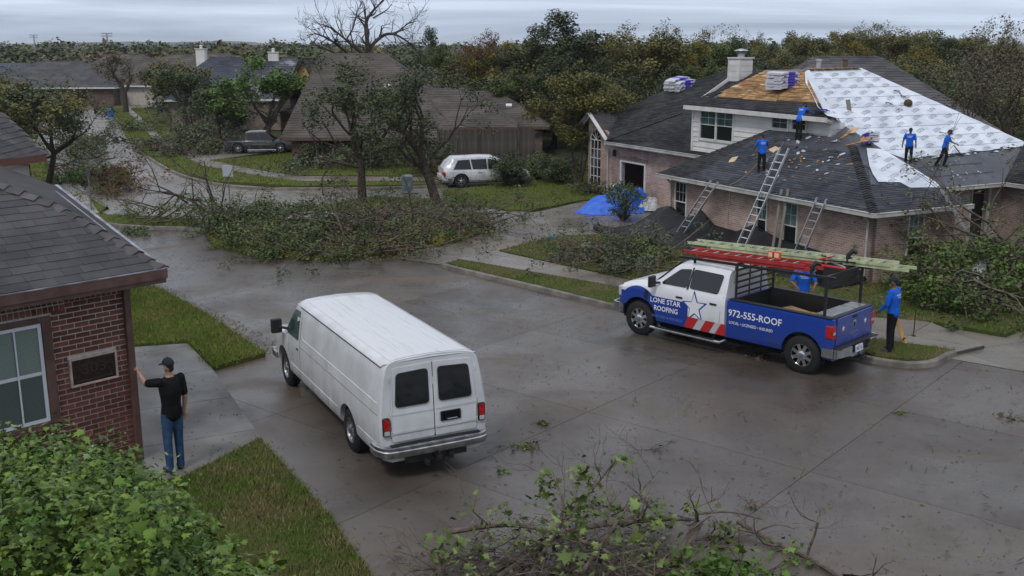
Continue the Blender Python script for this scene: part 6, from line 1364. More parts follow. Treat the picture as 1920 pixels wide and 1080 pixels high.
# ---- roofing company pickup -------------------------------------------
TH_ = 2.359; fT = np.array((math.cos(TH_), math.sin(TH_))); lT = np.array((-fT[1], fT[0])); oT = np.array(G(1500, 700)) - lT * .92
truck = thing('pickup_truck', 'white and blue crew cab roofing pickup with ladder rack parked at the kerb', 'pickup truck', (*oT, 0), TH_)
def truck_paint():
    m = bpy.data.materials.new('paint_truck_two_tone'); m.use_nodes = True; n = m.node_tree; b = n.nodes['Principled BSDF']
    b.inputs['Roughness'].default_value = .27; b.inputs['Coat Weight'].default_value = .4; b.inputs['Coat Roughness'].default_value = .12
    t = n.nodes.new('ShaderNodeTexCoord'); s = n.nodes.new('ShaderNodeSeparateXYZ'); n.links.new(t.outputs['Object'], s.inputs[0])
    def M(op, a, b_=0.0, c_=None):
        k = n.nodes.new('ShaderNodeMath'); k.operation = op
        for i, q in enumerate((a, b_)):
            if hasattr(q, 'is_output'): n.links.new(q, k.inputs[i])
            else: k.inputs[i].default_value = q
        return k.outputs[0]
    X, Z = s.outputs[0], s.outputs[2]
    bed = M('LESS_THAN', X, 1.955)
    band = M('MULTIPLY', M('LESS_THAN', Z, 1.065), M('GREATER_THAN', X, 3.02))
    tri = M('MULTIPLY', M('LESS_THAN', M('ADD', Z, M('MULTIPLY', X, -1.0)), -2.0), M('MULTIPLY', M('LESS_THAN', Z, .72), M('GREATER_THAN', X, 2.7)))
    dxx = M('SUBTRACT', X, 4.50); dzz = M('SUBTRACT', Z, .62); rr = M('ADD', M('MULTIPLY', dxx, dxx), M('MULTIPLY', dzz, dzz))
    arch_ = M('LESS_THAN', rr, .62 ** 2)
    low = M('MULTIPLY', M('LESS_THAN', Z, .95), M('GREATER_THAN', X, 4.1))
    blue = M('MAXIMUM', M('MAXIMUM', bed, band), M('MAXIMUM', arch_, M('MAXIMUM', low, tri)))
    blue = M('MULTIPLY', blue, M('LESS_THAN', X, 5.14))
    mx = n.nodes.new('ShaderNodeMix'); mx.data_type = 'RGBA'; n.links.new(blue, mx.inputs[0]); mx.inputs[6].default_value = (.70, .71, .74, 1); mx.inputs[7].default_value = (.006, .040, .28, 1)
    n.links.new(mx.outputs[2], b.inputs['Base Color']); grime(m, .9, (.06, .055, .05)); return m
TP = truck_paint()
BLUEP = paint('paint_blue', (.006, .040, .28))
def tsec(x, belt, top, k=1.0, wid=.93, tops=None, bot=.42, inset=.0):
    t = top; h = [(0, bot), (wid - .10, bot), (wid - .02, bot + .03), (wid, bot + .12), (wid, 1.12), (wid - .01, belt - .05), (wid - .035, belt)]
    g = t - belt
    h += [(wid - .05 - inset * .1, belt + g * .12), (wid - .10 - .06 * k, belt + g * .80), (wid - .15 - .07 * k, belt + g * .92), (wid - .28 - .06 * k, belt + g * .975), (wid * .45, t - .002), (0, t + .006)]
    return (x, h)
m = MB()
loft(m, [tsec(2.0, 1.37, 1.98), tsec(2.06, 1.37, 2.0), tsec(2.6, 1.37, 2.02), tsec(3.1, 1.37, 2.01), tsec(3.42, 1.37, 1.96), tsec(3.60, 1.37, 1.83), tsec(3.85, 1.37, 1.60, .6), tsec(4.02, 1.36, 1.43, .2), tsec(4.14, 1.30, 1.385, 0), tsec(4.5, 1.27, 1.36, 0), tsec(4.85, 1.22, 1.31, 0, .925), tsec(5.06, 1.13, 1.22, 0, .90), tsec(5.14, .98, 1.08, 0, .86)])
cab = m.build('cab', TP, truck); bpy.context.view_layer.update()
cutout(cab, [cyl_cut(4.47, .52, -1.2, 1.2, .44)]); smooth_mesh(cab.data, 30)
m = MB(); rz_ = 1.34
loft(m, [(x, [(0, .40), (.83, .40), (.91, .44), (w_, .54), (w_, 1.18), (w_ - .012, rz_ - .03), (w_ - .05, rz_), (.4, rz_), (0, rz_)]) for x, w_ in ((1.94, .93), (1.90, .935), (0, .94), (-.62, .935), (-.70, .90))])
bed = m.build('bed', TP, truck); bpy.context.view_layer.update()
c2 = MB(); c2.bb(-.60, 1.86, -.80, .80, .80, 2.2)
cutout(bed, [cyl_cut(0, .50, -1.2, 1.2, .44), c2]); smooth_mesh(bed.data, 30)
m = MB(); m.bb(-.55, .55, -.84, .84, .38, .78); m.bb(3.95, 5.0, -.84, .84, .38, .95); m.bb(.6, 3.9, -.82, .82, .30, .43); m.build('underbody', DARKG, truck)
m = MB()
for s in (1, -1): m.bb(-.60, 1.86, s * .795 - .006, s * .795 + .006, .80, 1.335)
m.bb(-.60, 1.86, -.79, .79, .795, .815); m.bb(-.605, -.59, -.79, .79, .81, 1.33); m.bb(1.85, 1.862, -.79, .79, .81, 1.33); m.build('bed_liner', BLACKP, truck)
m = MB()
for s in (1, -1): m.bb(-.66, 1.90, s * .86 - .07, s * .86 + .07, 1.338, 1.362)
m.bb(-.70, -.57, -.86, .86, 1.340, 1.366); m.build('bed_rail', BLACKP, truck, bevel=.01)
for x in (0, 4.47):
    for s in (1, -1): wheel(truck, x, s * .80, .42, .27, s, 8, CHROME)
TPX = .935
for s in (1, -1):
    for k_, P in enumerate((round_poly([(3.10, 1.41), (3.03, 1.86), (3.34, 1.82), (3.80, 1.46), (3.82, 1.41)], .05), round_poly([(2.22, 1.40), (2.13, 1.85), (2.97, 1.87), (3.02, 1.41)], .07))):
        m = MB(); yy = [s * float(np.interp(z, [1.37, 1.447, 1.885, 1.95], [.900, .887, .777, .72])) for x, z in P]
        side_panel(m, P, yy, s * .008); m.build('side_window', GLASS, truck, fix=True)
    m = MB(); side_panel(m, [(3.10, 1.38), (3.01, 1.90), (2.97, 1.90), (3.05, 1.38)], [s * float(np.interp(z, [1.37, 1.447, 1.885, 1.95], [.900, .887, .777, .72])) for z in (1.38, 1.90, 1.90, 1.38)], s * .009); m.build('pillar', BLACKP, truck, fix=True)
    m = MB()
    for P in ([(4.13, .50), (4.13, 1.34)], [(3.09, .46), (3.09, 1.37)], [(2.16, .46), (2.12, 1.0), (2.05, 1.37)]):
        m.tube([(x, s * (.929 if z < 1.2 else .905), z) for x, z in P], .005, 4)
    m.build('door_seam', DARKG, truck)
    for x in (3.28, 2.32): m = MB(); m.box((x, s * .938, 1.155), (.19, .024, .045)); m.build('door_handle', BLACKP, truck, bevel=.01)
    m = MB(); m.box((3.98, s * 1.09, 1.46), (.10, .22, .28)); m.beam((3.86, s * .90, 1.42), (3.97, s * 1.02, 1.42), .05, .06); m.build('wing_mirror', BLACKP, truck, bevel=.03)
    m = MB(); m.tube([(4.10, s * .86, .34), (4.05, s * 1.0, .30), (2.05, s * 1.0, .30), (2.0, s * .86, .34)], .038, 10); m.bb(2.2, 3.9, s * 1.0 - .035, s * 1.0 + .035, .325, .34, m=1)
    for x in (2.3, 3.9): m.tube([(x, s * .8, .40), (x, s * .98, .31)], .02, 6, m=1)
    m.build('running_board', [CHROME, BLACKP], truck, smooth=True)
    # rear lamps
    m = MB(); P = round_poly([(.80, .90), (.80, 1.20), (.945, 1.20), (.955, .94), (.93, .90)], .03, 3)
    m.add([(-.715, s * y, z) for y, z in P] + [(-.55, s * min(y + .003, .948), z) for y, z in P], [tuple(range(len(P)))] + [(i, (i + 1) % len(P), len(P) + (i + 1) % len(P), len(P) + i) for i in range(len(P))], 0)
    m.bb(-.722, -.714, s * .82 if s > 0 else -.92, .92 if s > 0 else s * .82, 1.0, 1.05, m=1); m.build('tail_light', [REDL, CLEARL], truck, fix=True)
    # fender vent, headlamp
    m = MB(); side_panel(m, round_poly([(4.22, .93), (4.20, 1.16), (4.30, 1.18), (4.33, .98)], .02), s * .931, s * .006); m.build('fender_vent', BLACKP, truck)
    m = MB(); m.box((5.10, s * .80, 1.02), (.12, .20, .26)); m.build('headlight', CLEARL, truck, bevel=.03)
m = MB(); m.bb(5.10, 5.17, -.68, .68, .82, 1.12); m.bb(5.165, 5.185, -.66, .66, .93, .98, m=1); m.bb(5.165, 5.185, -.66, .66, 1.04, 1.07, m=1); m.build('grille', [BLACKP, CHROME], truck, bevel=.01)
m = MB(); P = arc([(4.92, .96), (5.15, .95), (5.28, .85), (5.33, .4), (5.33, 0), (5.33, -.4), (5.28, -.85), (5.15, -.95), (4.92, -.96)], 3)
for i in range(len(P) - 1): m.beam((*P[i], .63), (*P[i + 1], .63), .06, .22)
m.build('front_bumper', CHROME_D, truck, fix=True)
m = MB(); m.add([(3.45, .66, 1.955), (3.45, -.66, 1.955), (4.10, -.80, 1.415), (4.10, .80, 1.415)], [(0, 1, 2, 3)], 0); m.build('windscreen', GLASS, truck)
# tailgate with its badge, stars and lettering
RED = mat('paint_red', (.42, .018, .020), rough=.35, spec=.5); GREYD = mat('paint_grey_stripe', (.42, .43, .46), rough=.4)
tg = MB(); tg.bb(-.722, -.70, -.775, .775, .72, 1.335); tg = tg.build('tailgate', BLUEP, truck, bevel=.012)
def star(mb, plane, c, r, m_, inner=.42, rot=0, sx=1, sy=1):
    P = []
    for k in range(10):
        a = math.pi / 2 + rot + k * math.pi / 5; q = r if k % 2 == 0 else r * inner; P.append((c[0] + math.cos(a) * q * sx, c[1] + math.sin(a) * q * sy))
    pts = [plane(*p) for p in P]; ctr = plane(*c); mb.add(pts + [ctr], [(i, (i + 1) % 10, 10) for i in range(10)], m_, .5)
rear = lambda o_: (lambda y, z: (-.7235 - o_, y, z))
m = MB()
for y in (.50, -.50): star(m, rear(.001), (y, 1.08), .078, 0); text_on(m, 'ROOFING', (-.7245, y, .985), (0, -1, 0), (0, 0, 1), .022, 1, .01)
m.build('star_sticker', [WHITET, RED], tg)
m = MB(); P = round_poly([(-.06, 1.17), (-.07, 1.06), (0, .98), (.07, 1.06), (.06, 1.17), (0, 1.19)], .02, 3); m.add([(-.7245, y, z) for y, z in P], [tuple(range(len(P)))], 0); P = [(y * .7, (z - 1.08) * .7 + 1.07) for y, z in P]; m.add([(-.7255, y, z) for y, z in P], [tuple(range(len(P)))], 1); m.build('badge', [CHROME, BLACKP], tg)
m = MB(); text_on(m, 'LONE STAR ROOFING', (-.7245, .0, .925), (0, -1, 0), (0, 0, 1), .026, 0, .01); m.build('lettering', GREYD, tg)
m = MB(); m.bb(-.735, -.722, -.10, .10, 1.24, 1.30); m.build('handle', BLACKP, tg, bevel=.008)
m = MB(); P = arc([(-.50, .95), (-.66, .95), (-.80, .90), (-.88, .55), (-.90, .3), (-.90, -.3), (-.88, -.55), (-.80, -.90), (-.66, -.95), (-.50, -.95)], 3)
for i in range(len(P) - 1):
    lo = .50 if abs((P[i][1] + P[i + 1][1]) / 2) > .36 else .47; hi = .70 if abs((P[i][1] + P[i + 1][1]) / 2) > .36 else .55
    m.beam((*P[i], (lo + hi) / 2), (*P[i + 1], (lo + hi) / 2), .05, hi - lo)
m.bb(-.87, -.68, -.88, .88, .685, .71, m=1); m.bb(-.84, -.80, -.36, .36, .55, .69, m=1); m.build('rear_bumper', [CHROME, BLACKP], truck, fix=True)
m = MB(); m.box((-.93, .12, .62), (.012, .32, .15), tilt=(0, .12, 0)); m.build('number_plate', mat('plate_white', (.62, .65, .70), rough=.4), truck)
m = MB(); text_on(m, 'BR8 TXL', (-.9385, .12, .615), (0, -1, 0), (.12, 0, 1), .075, 0, .01, width=.26); text_on(m, 'TEXAS', (-.930, .12, .675), (0, -1, 0), (.12, 0, 1), .022, 1, .01); m.build('plate_lettering', [mat('ink_navy', (.03, .04, .10)), RED], truck)
m = MB(); m.bb(-.98, -.6, -.05, .05, .36, .46); m.bb(-1.02, -.95, -.09, .09, .33, .42); m.tube([(-.99, 0, .42), (-.99, 0, .50)], .022, 8); m.build('tow_hitch', BLACKM, truck, bevel=.006)
# door artwork, flat vinyl on the side panels
sp_ = lambda o_: (lambda x, z: (x, TPX + o_, z))
TEXTD = mat('lettering_worn_blue', (.10, .16, .42), rough=.5); X_, Z_ = (-1, 0, 0), (0, 0, 1)
for w_, o_, hh, bd, wd, mt in (('LONE STAR', (3.68, .9315, .975), .128, .018, .90, WHITET), ('ROOFING', (3.66, .9315, .785), .128, .018, .70, WHITET), ('LICENSED & INSURED', (3.62, .9315, .585), .062, .006, .90, TEXTD), ('972-555-ROOF', (1.20, .9415, 1.045), .165, .016, 1.38, WHITET), ('LOCAL • LICENSED • INSURED', (1.29, .9415, .82), .066, .010, 1.14, WHITET)):
    m = MB(); text_on(m, w_, o_, X_, Z_, hh, 0, bd, width=wd); m.build('lettering', mt, truck)
def sp2(o_): return lambda x, z: (x, .9305 + o_, z)
m = MB(); star(m, sp2(.000), (2.83, .985), .40, 1, .40, -.06, .95, 1.05); star(m, sp2(.0012), (2.84, .99), .315, 0, .42, -.06, .95, 1.05); m.build('star_artwork', [WHITET, BLUEP], truck)
z0, z1 = .46, .73
for i, (a, b, cc) in enumerate(((3.12, 2.86, RED), (2.86, 2.66, GREYD), (2.66, 2.40, RED), (2.40, 2.24, GREYD), (2.24, 1.97, RED))):
    q = [(a, z0), (b, z0), (b - .16 if i < 4 else 1.97, z1), (a - .16 + (.04 if i == 0 else 0), z1)]; m = MB(); m.add([(x, .9318 + .0004 * i, z) for x, z in q], [(0, 1, 2, 3)]); m.build('stripe', cc, truck)
# headache rack and ladder rack
m = MB()
for s in (1, -1):
    m.tube([(1.80, s * .80, 1.36), (1.80, s * .80, 2.14)], .03, 6); m.tube([(-.42, s * .80, 1.36), (-.42, s * .80, 2.20)], .035, 6); m.beam((3.45, s * .74, 2.10), (-.62, s * .80, 2.20), .05, .06)
    m.tube([(3.0, s * .74, 2.00), (3.0, s * .74, 2.10)], .035, 6); m.beam((1.86, s * .80, 1.7), (1.95, s * .62, 2.1), .03, .03)
for x, z in ((3.0, 2.11), (1.8, 2.16), (-.42, 2.21)): m.beam((x, -.82, z), (x, .82, z), .05, .05)
m.tube([(1.80, .25, 1.36), (1.80, .25, 2.12)], .018, 6); m.tube([(1.80, -.25, 1.36), (1.80, -.25, 2.12)], .018, 6)
for z in (1.46, 1.60, 1.74, 1.88, 2.02): m.beam((1.80, -.80, z), (1.80, .80, z), .03, .045)
m.build('ladder_rack', BLACKM, truck, bevel=.004)
# toolbox lids at the back of the bed
for i, (y0, y1) in enumerate(((.28, .80), (-.25, .24), (-.78, -.30))):
    m = MB(); m.bb(-.60, -.22, y0, y1, 1.30 + .012 * i, 1.385 - .008 * i); m.bb(-.24, -.205, y0 + .2, y0 + .3, 1.33, 1.37, m=1); m.build('box_lid', [mat('lid_grey', (.22, .225, .235), rough=.35, metal=.3, var=.3, vscale=8), BLACKP], truck, bevel=.012)
OSB = mat('osb_board', (.30, .17, .07), rough=.85, spec=.15, vscale=7, col2=(.48, .30, .14), detail=9, tone=.2)
for i in range(5):
    m = MB(); m.box((.5 + .25 * (i % 3), -.1 + .18 * i - .3, .98 + .035 * i), (1.2 - .10 * i, .55, .018), tilt=(rng.uniform(-.06, .06), rng.uniform(-.05, .05), rng.uniform(-.4, .4)))
    o = m.build('plywood_offcut', OSB); o.location = (0, 0, 0); tag(o, ['long', 'short', 'split', 'square', 'topmost'][i] + ' brown board offcut lying in the open bed of the roofing pickup', 'board', 'boards in the truck bed'); o.matrix_world = Matrix.Translation((*oT, 0)) @ Matrix.Rotation(TH_, 4, 'Z')
def TW(x, y, z): q = oT + fT * x + lT * y; return (q[0], q[1], z)

# ---- ladders ----------------------------------------------------------
FG_RED = mat('fibreglass_red', (.34, .032, .028), rough=.45, var=.2, vscale=6); FG_LIME = mat('fibreglass_lime', (.42, .46, .27), rough=.4, var=.2, vscale=6)
def ladder(name, label, a, b, width, side, rail=(.028, .085), step=.30, mt=ALU, rung=ALU, group=None, sections=1, cat='ladder', off=(0, 0, 0)):
    """a, b = foot and head middle points; side = unit vector across the ladder."""
    a, b = np.array(a, float), np.array(b, float); t = thing(name, label, cat, tuple(a), 0, group); b = b - a; a = a * 0; d = unit(b); sd = unit(np.array(side, float)); nrm = unit(np.cross(d, sd)); L = np.linalg.norm(b)
    for q in range(sections):
        o = nrm * q * .07; l0 = 0 if q == 0 else L * .12; l1 = L if q else L * (1 if sections == 1 else .93)
        for s in (-1, 1):
            m = MB(); w = width / 2 - q * .025; p0 = a + d * l0 + sd * s * w + o; p1 = a + d * l1 + sd * s * w + o; m.beam(p0, p1, rail[0], rail[1], up=sd if False else nrm, m=0)
            if q == 0: m.box(tuple(p0), (.06, .05, .04), m=1)
            m.build('rail', [mt, BLACKP], t)
        k = int((l1 - l0) / step); first = None
        for i in range(1, k + 1):
            p = a + d * (l0 + (i - .5) * step) + o; w = width / 2 - q * .025
            m = MB(); m.beam(p - sd * w, p + sd * w, .034, .034, up=nrm); m.build('rung', rung, t)
    return t
dT = np.array((-lT[0], -lT[1], 0))
ladder('extension_ladder', 'red fibreglass extension ladder strapped on the near side of the truck rack', TW(3.42, .42, 2.22), TW(-.02, .42, 2.33), .42, lT.tolist() + [0], (.03, .085), .30, FG_RED, ALU, 'ladders on the truck rack', 2)
ladder('extension_ladder', 'long lime green extension ladder on the far side of the rack overhanging the tail', TW(3.95, -.48, 2.24), TW(-1.72, -.42, 2.46), .42, lT.tolist() + [0], (.028, .065), .30, FG_LIME, ALU, 'ladders on the truck rack', 2)
m = MB(); m.bb(-.16, .16, -.03, .03, 0, .16); m.bb(-.13, .13, .028, .036, .03, .13, m=1); m.bb(-.02, .03, .034, .042, .02, .14, m=2); o = m.build('toolbox', [mat('orange_plastic', (.55, .12, .02), rough=.45), mat('orange_label', (.75, .5, .4)), RED], bevel=.008); tag(o, 'small orange box standing on the red ladder', 'box'); o.location = TW(1.05, .50, 2.36); o.rotation_euler.z = TH_
m = MB()
for i in range(7): a = rng.uniform(0, 3); m.beam((rng.uniform(-.3, .3), rng.uniform(-.2, .2), .03 + .03 * i), (rng.uniform(-.5, .5), rng.uniform(-.3, .3), .05 + .025 * i), .04, .03, m=i % 3)
m.tube([(-.5, .25, .05), (.6, .2, .04)], .03, 6, m=2); o = m.build('roof_bracket_bundle', [BLACKM, ALU, RED]); tag(o, 'tangle of black and red metal roof brackets behind the red ladder', 'brackets', kind=None); o.location = TW(-.05, .0, 2.27); o.rotation_euler.z = TH_
m = MB(); P = [(.10, .03, .08), (0, 0, .12), (-.08, .02, .02), (-.1, .0, -.12), (.0, .03, -.05)]
m.tube(P, [.05, .06, .055, .04, .05], 6); o = m.build('strap_bundle', BLACKP, smooth=True); tag(o, 'black strap knot tying down the near rear end of the red ladder', 'strap'); o.location = TW(-.05, .62, 2.32)
o = o.copy(); COL.objects.link(o); tag(o, 'black strap knot on the rear of the lime green ladder', 'strap'); o.location = TW(-.40, -.30, 2.50)
# stake under the overhanging ladder end
q = G(1712, 638); m = MB(); m.tube([(0, 0, .1), (0, 0, 2.4)], .012, 6); m.tube([(0, 0, .1), (0, 0, .13)], .05, 8); o = m.build('marker_pole', BLACKM); tag(o, 'thin black upright pole standing on the verge below the lime ladder end', 'pole'); o.location = (q[0], q[1], 0)
m = MB(); m.beam((0, 0, 0), (-.32, .12, .86), .09, .03, up=(0, 1, 0)); m.beam((-.05, .02, .1), (-.12, -.3, .25), .05, .02); o = m.build('timber_plank', mat('timber_new', (.50, .27, .09), rough=.7, vscale=4, col2=(.62, .38, .15), stretch=(8, 8, 1))); tag(o, 'orange new timber plank leaning beside the man at the tailgate', 'plank'); o.location = (*G(1696, 652), .1)

# ------------------------------------------------------------------ people
SKIN = mat('skin', (.36, .20, .14), rough=.55, spec=.35, var=.08, vscale=12); SKIN_D = mat('skin_tan', (.20, .10, .065), rough=.55, spec=.35, var=.08, vscale=12)
BLUE_T = mat('shirt_blue', (.012, .10, .52), rough=.85, spec=.1, vscale=7, col2=(.02, .145, .66), detail=4, bump=.6, bscale=12)
POLO = mat('shirt_black', (.010, .010, .011), rough=.85, spec=.12, var=.3, vscale=8, bump=.5, bscale=14)
JEANS = mat('jeans', (.022, .050, .105), rough=.85, spec=.12, vscale=6, col2=(.045, .095, .18), detail=7, bump=.5, bscale=16)
BLKTR = mat('trousers_black', (.012, .013, .016), rough=.85, spec=.12, var=.3, vscale=8, bump=.5, bscale=14)
BOOT = mat('boots', (.045, .035, .03), rough=.7, var=.2, vscale=9); CAPB = mat('cap_navy', (.010, .013, .025), rough=.8, var=.2, vscale=9)
HAIR = mat('hair_dark', (.012, .009, .008), rough=.7); EYE = mat('eye_dark', (.02, .015, .012), rough=.2)
def ell(mb, c, r, d=(0, 0, 1), n=10, k=7, m=0):
    """ellipsoid with radii (rx, ry, rz) whose z axis points along d."""
    q = Vector(d).normalized().to_track_quat('Z', 'X' if abs(Vector(d).normalized().x) < .9 else 'Y'); c = Vector(c); vs = [tuple(c + q @ Vector((0, 0, -r[2])))]
    for i in range(1, k):
        a = -math.pi / 2 + math.pi * i / k
        for j in range(n): b = 2 * math.pi * j / n; vs.append(tuple(c + q @ Vector((r[0] * math.cos(a) * math.cos(b), r[1] * math.cos(a) * math.sin(b), r[2] * math.sin(a)))))
    vs.append(tuple(c + q @ Vector((0, 0, r[2])))); fs = [(0, 1 + (j + 1) % n, 1 + j) for j in range(n)]
    for i in range(k - 2):
        for j in range(n): a = 1 + i * n; fs.append((a + j, a + (j + 1) % n, a + n + (j + 1) % n, a + n + j))
    a = 1 + (k - 2) * n; fs += [(a + j, a + (j + 1) % n, len(vs) - 1) for j in range(n)]; mb.add(vs, fs, m, .5)
def capsule(mb, a, b, ra, rb, n=10, m=0):
    a, b = np.array(a, float), np.array(b, float); d = unit(b - a)
    pts = [a - d * ra * .98, a - d * ra * .7, a - d * ra * .3, a, (a + b) / 2, b, b + d * rb * .3, b + d * rb * .7, b + d * rb * .98]
    mb.tube(pts, [ra * .2, ra * .72, ra * .95, ra, (ra + rb) / 2, rb, rb * .95, rb * .72, rb * .2], n, m)
def fuse(mb, name, mt, parent, vox, extra=None, smooth=3):
    o = mb.build(name, mt, parent, fix=True); r = o.modifiers.new('r', 'REMESH'); r.mode = 'VOXEL'; r.voxel_size = vox; r.use_smooth_shade = True
    s = o.modifiers.new('s', 'SMOOTH'); s.iterations = smooth; s.factor = .6; apply_mods(o)
    if extra:
        bm = bmesh.new(); bm.from_mesh(o.data); me = extra.mesh('x', mt); bm.from_mesh(me); bm.to_mesh(o.data); bm.free(); bpy.data.meshes.remove(me)
    o.data.polygons.foreach_set('use_smooth', [True] * len(o.data.polygons))
    if not o.data.materials: o.data.materials.append(mt)
    return o
def hand(mb, wrist, d, up, s=1.0, curl=.5, grip=False):
    """palm, four unequal bent fingers and a thumb leaving the side of the palm. up = back of the hand."""
    d = unit(d); up = np.array(up, float); up = unit(up - d * (up @ d)); sd = np.cross(d, up); w = np.array(wrist, float)
    p = w + d * .045 * s; ell(mb, p, (.040 * s, .019 * s, .055 * s), d=tuple(d), n=8, k=6)
    for i, (o, L) in enumerate(((.030, .070), (.010, .080), (-.010, .075), (-.029, .058))):
        q = w + d * .085 * s + sd * o * s; c = curl + .08 * i; pts = [q - d * .02 * s]; dd = d
        for k in range(3): dd = unit(dd * math.cos(c * .7) - up * math.sin(c * .7)); q = q + dd * L * s * (.42, .33, .25)[k]; pts.append(q)
        mb.tube(pts, [.0098 * s, .0092 * s, .0082 * s, .0062 * s], 6)
    q = w + d * .025 * s + sd * .030 * s; td = unit(sd * .8 + d * .7 - up * .3 * curl); mb.tube([q, q + td * .035 * s, q + unit(td + d * .6 - up * curl * .5) * .068 * s], [.013 * s, .011 * s, .008 * s], 6)
def person(label, loc, face, Hh, lean=0, side=0, armL=((0, .3, -1), (.2, .1, -1)), armR=((0, -.3, -1), (.2, -.1, -1)), legL=((.05, .06, -1), (0, 0, -1)), legR=((-.05, -.06, -1), (0, 0, -1)),
           head=(1, 0, 0), shirt=None, legs=None, skin=None, cap=True, sleeves='short', text=None, group=None, curl=.5, twist=0, backcap=False, boot=None, gloves=None):
    shirt = shirt or BLUE_T; legs = legs or BLKTR; skin = skin or SKIN_D; k = Hh / 1.78
    t = thing('person', label, 'person', loc, face, group); V = lambda *a: np.array(a, float)
    ta, sa, fa = .43 * k, .43 * k, .08 * k
    # legs from the hips; the lower foot rests on the ground
    kn, an = {}, {}
    for s, (d1, d2) in ((1, legL), (-1, legR)):
        h = V(0, s * .095 * k, 0); kn[s] = h + unit(d1) * ta; an[s] = kn[s] + unit(d2) * sa
    zmin = min(an[1][2], an[-1][2]); base = fa - zmin; hip = V(0, 0, base)
    for s in (1, -1): kn[s] = kn[s] + hip; an[s] = an[s] + hip
    up = unit((math.sin(lean), side, math.cos(lean))); fw = unit(np.cross(V(0, 1, 0), up)); lt = np.cross(up, fw)
    lt = unit(lt * math.cos(twist) + fw * math.sin(twist)); 
    chest = hip + up * .36 * k; neck = hip + up * .58 * k; sh = {s: hip + up * .52 * k + lt * s * .205 * k for s in (1, -1)}
    hd = unit(head[0] * fw + head[1] * lt + head[2] * up) if len(head) == 3 else fw
    hu = unit(up * .6 + V(0, 0, .5) - hd * .15); hu = unit(hu - hd * (hu @ hd)); hl = np.cross(hu, hd)
    hc = neck + unit(up + V(0, 0, .4)) * .145 * k + hd * .015 * k
    el, wr = {}, {}
    for s, (d1, d2) in ((1, armL), (-1, armR)):
        w1 = fw * d1[0] + lt * d1[1] + V(0, 0, 1) * d1[2]; w2 = fw * d2[0] + lt * d2[1] + V(0, 0, 1) * d2[2]
        el[s] = sh[s] + unit(w1) * .30 * k; wr[s] = el[s] + unit(w2) * .25 * k
    def torso(mb, g):
        H_ = [(-.10, .060, .100), (-.085, .100, .150), (-.04, .122, .172), (.04, .120, .166), (.14, .110, .152), (.24, .116, .160), (.34, .128, .178), (.43, .124, .186), (.50, .104, .176), (.545, .078, .130), (.575, .060, .070)]; n = 20
        vs = [hip + up * h_ * k + fw * math.cos(2 * math.pi * j / n) * (a_ + g) * k + lt * math.sin(2 * math.pi * j / n) * (b_ + g) * k for h_, a_, b_ in H_ for j in range(n)]
        mb.add(vs, [(i * n + j, i * n + (j + 1) % n, (i + 1) * n + (j + 1) % n, (i + 1) * n + j) for i in range(len(H_) - 1) for j in range(n)] + [tuple(range(n))[::-1], tuple((len(H_) - 1) * n + j for j in range(n))], 0, .5)
        capsule(mb, hip + up * .50 * k + lt * .15 * k, hip + up * .50 * k - lt * .15 * k, (.058 + g) * k, (.058 + g) * k)
    # body
    b = MB(); torso(b, 0); capsule(b, neck - up * .06 * k, hc - hu * .05 * k, .058 * k, .052 * k)
    ell(b, hc + hu * .02 * k, (.077 * k, .094 * k, .108 * k), d=tuple(hu), n=14, k=10); ell(b, hc - hu * .055 * k + hd * .022 * k, (.058 * k, .064 * k, .060 * k), d=tuple(hu), n=12, k=8)
    ell(b, hc + hd * .075 * k - hu * .005 * k, (.016 * k, .020 * k, .03 * k), d=tuple(hu)); ell(b, hc + hd * .078 * k - hu * .082 * k, (.022 * k, .02 * k, .018 * k), d=tuple(hu))
    for s in (1, -1):
        capsule(b, sh[s], el[s], .056 * k, .046 * k); capsule(b, el[s], wr[s], .046 * k, .030 * k)
        capsule(b, hip + V(0, s * .09 * k, -.02 * k), kn[s], .082 * k, .055 * k); capsule(b, kn[s], an[s], .054 * k, .036 * k)
        ell(b, hc + hl * s * .078 * k - hu * .005 * k, (.012 * k, .018 * k, .032 * k), d=tuple(hu), n=8, k=6)
    ex = MB()
    for s in (1, -1):
        d = unit(wr[s] - el[s]); hand(ex, wr[s] - d * .01, d, unit(np.cross(d, V(0, 1, 0)) + V(.1, s * .9, .2)), k * 1.02, curl)
    ell(ex, hc + hd * .092 * k - hu * .018 * k, (.013 * k, .012 * k, .024 * k), d=tuple(unit(hu - hd * .5)), n=8, k=6)
    bo = fuse(b, 'body', skin, t, .0155 * k, ex)
    m = MB()
    for s in (1, -1): ell(m, hc + hd * .082 * k + hl * s * .030 * k + hu * .012 * k, (.010 * k, .013 * k, .007 * k), d=tuple(hu), n=8, k=5); ell(m, hc + hd * .086 * k + hl * s * .030 * k + hu * .034 * k, (.010 * k, .020 * k, .005 * k), d=tuple(hu), n=8, k=5)
    m.build('eyes_and_brows', EYE, bo, smooth=True)
    m = MB(); ell(m, hc + hu * .045 * k - hd * .020 * k, (.085 * k, .090 * k, .090 * k), d=tuple(hu), n=14, k=8); ell(m, hc - hd * .055 * k - hu * .015 * k, (.055 * k, .045 * k, .060 * k), d=tuple(hu)); m.build('hair', HAIR, bo, smooth=True)
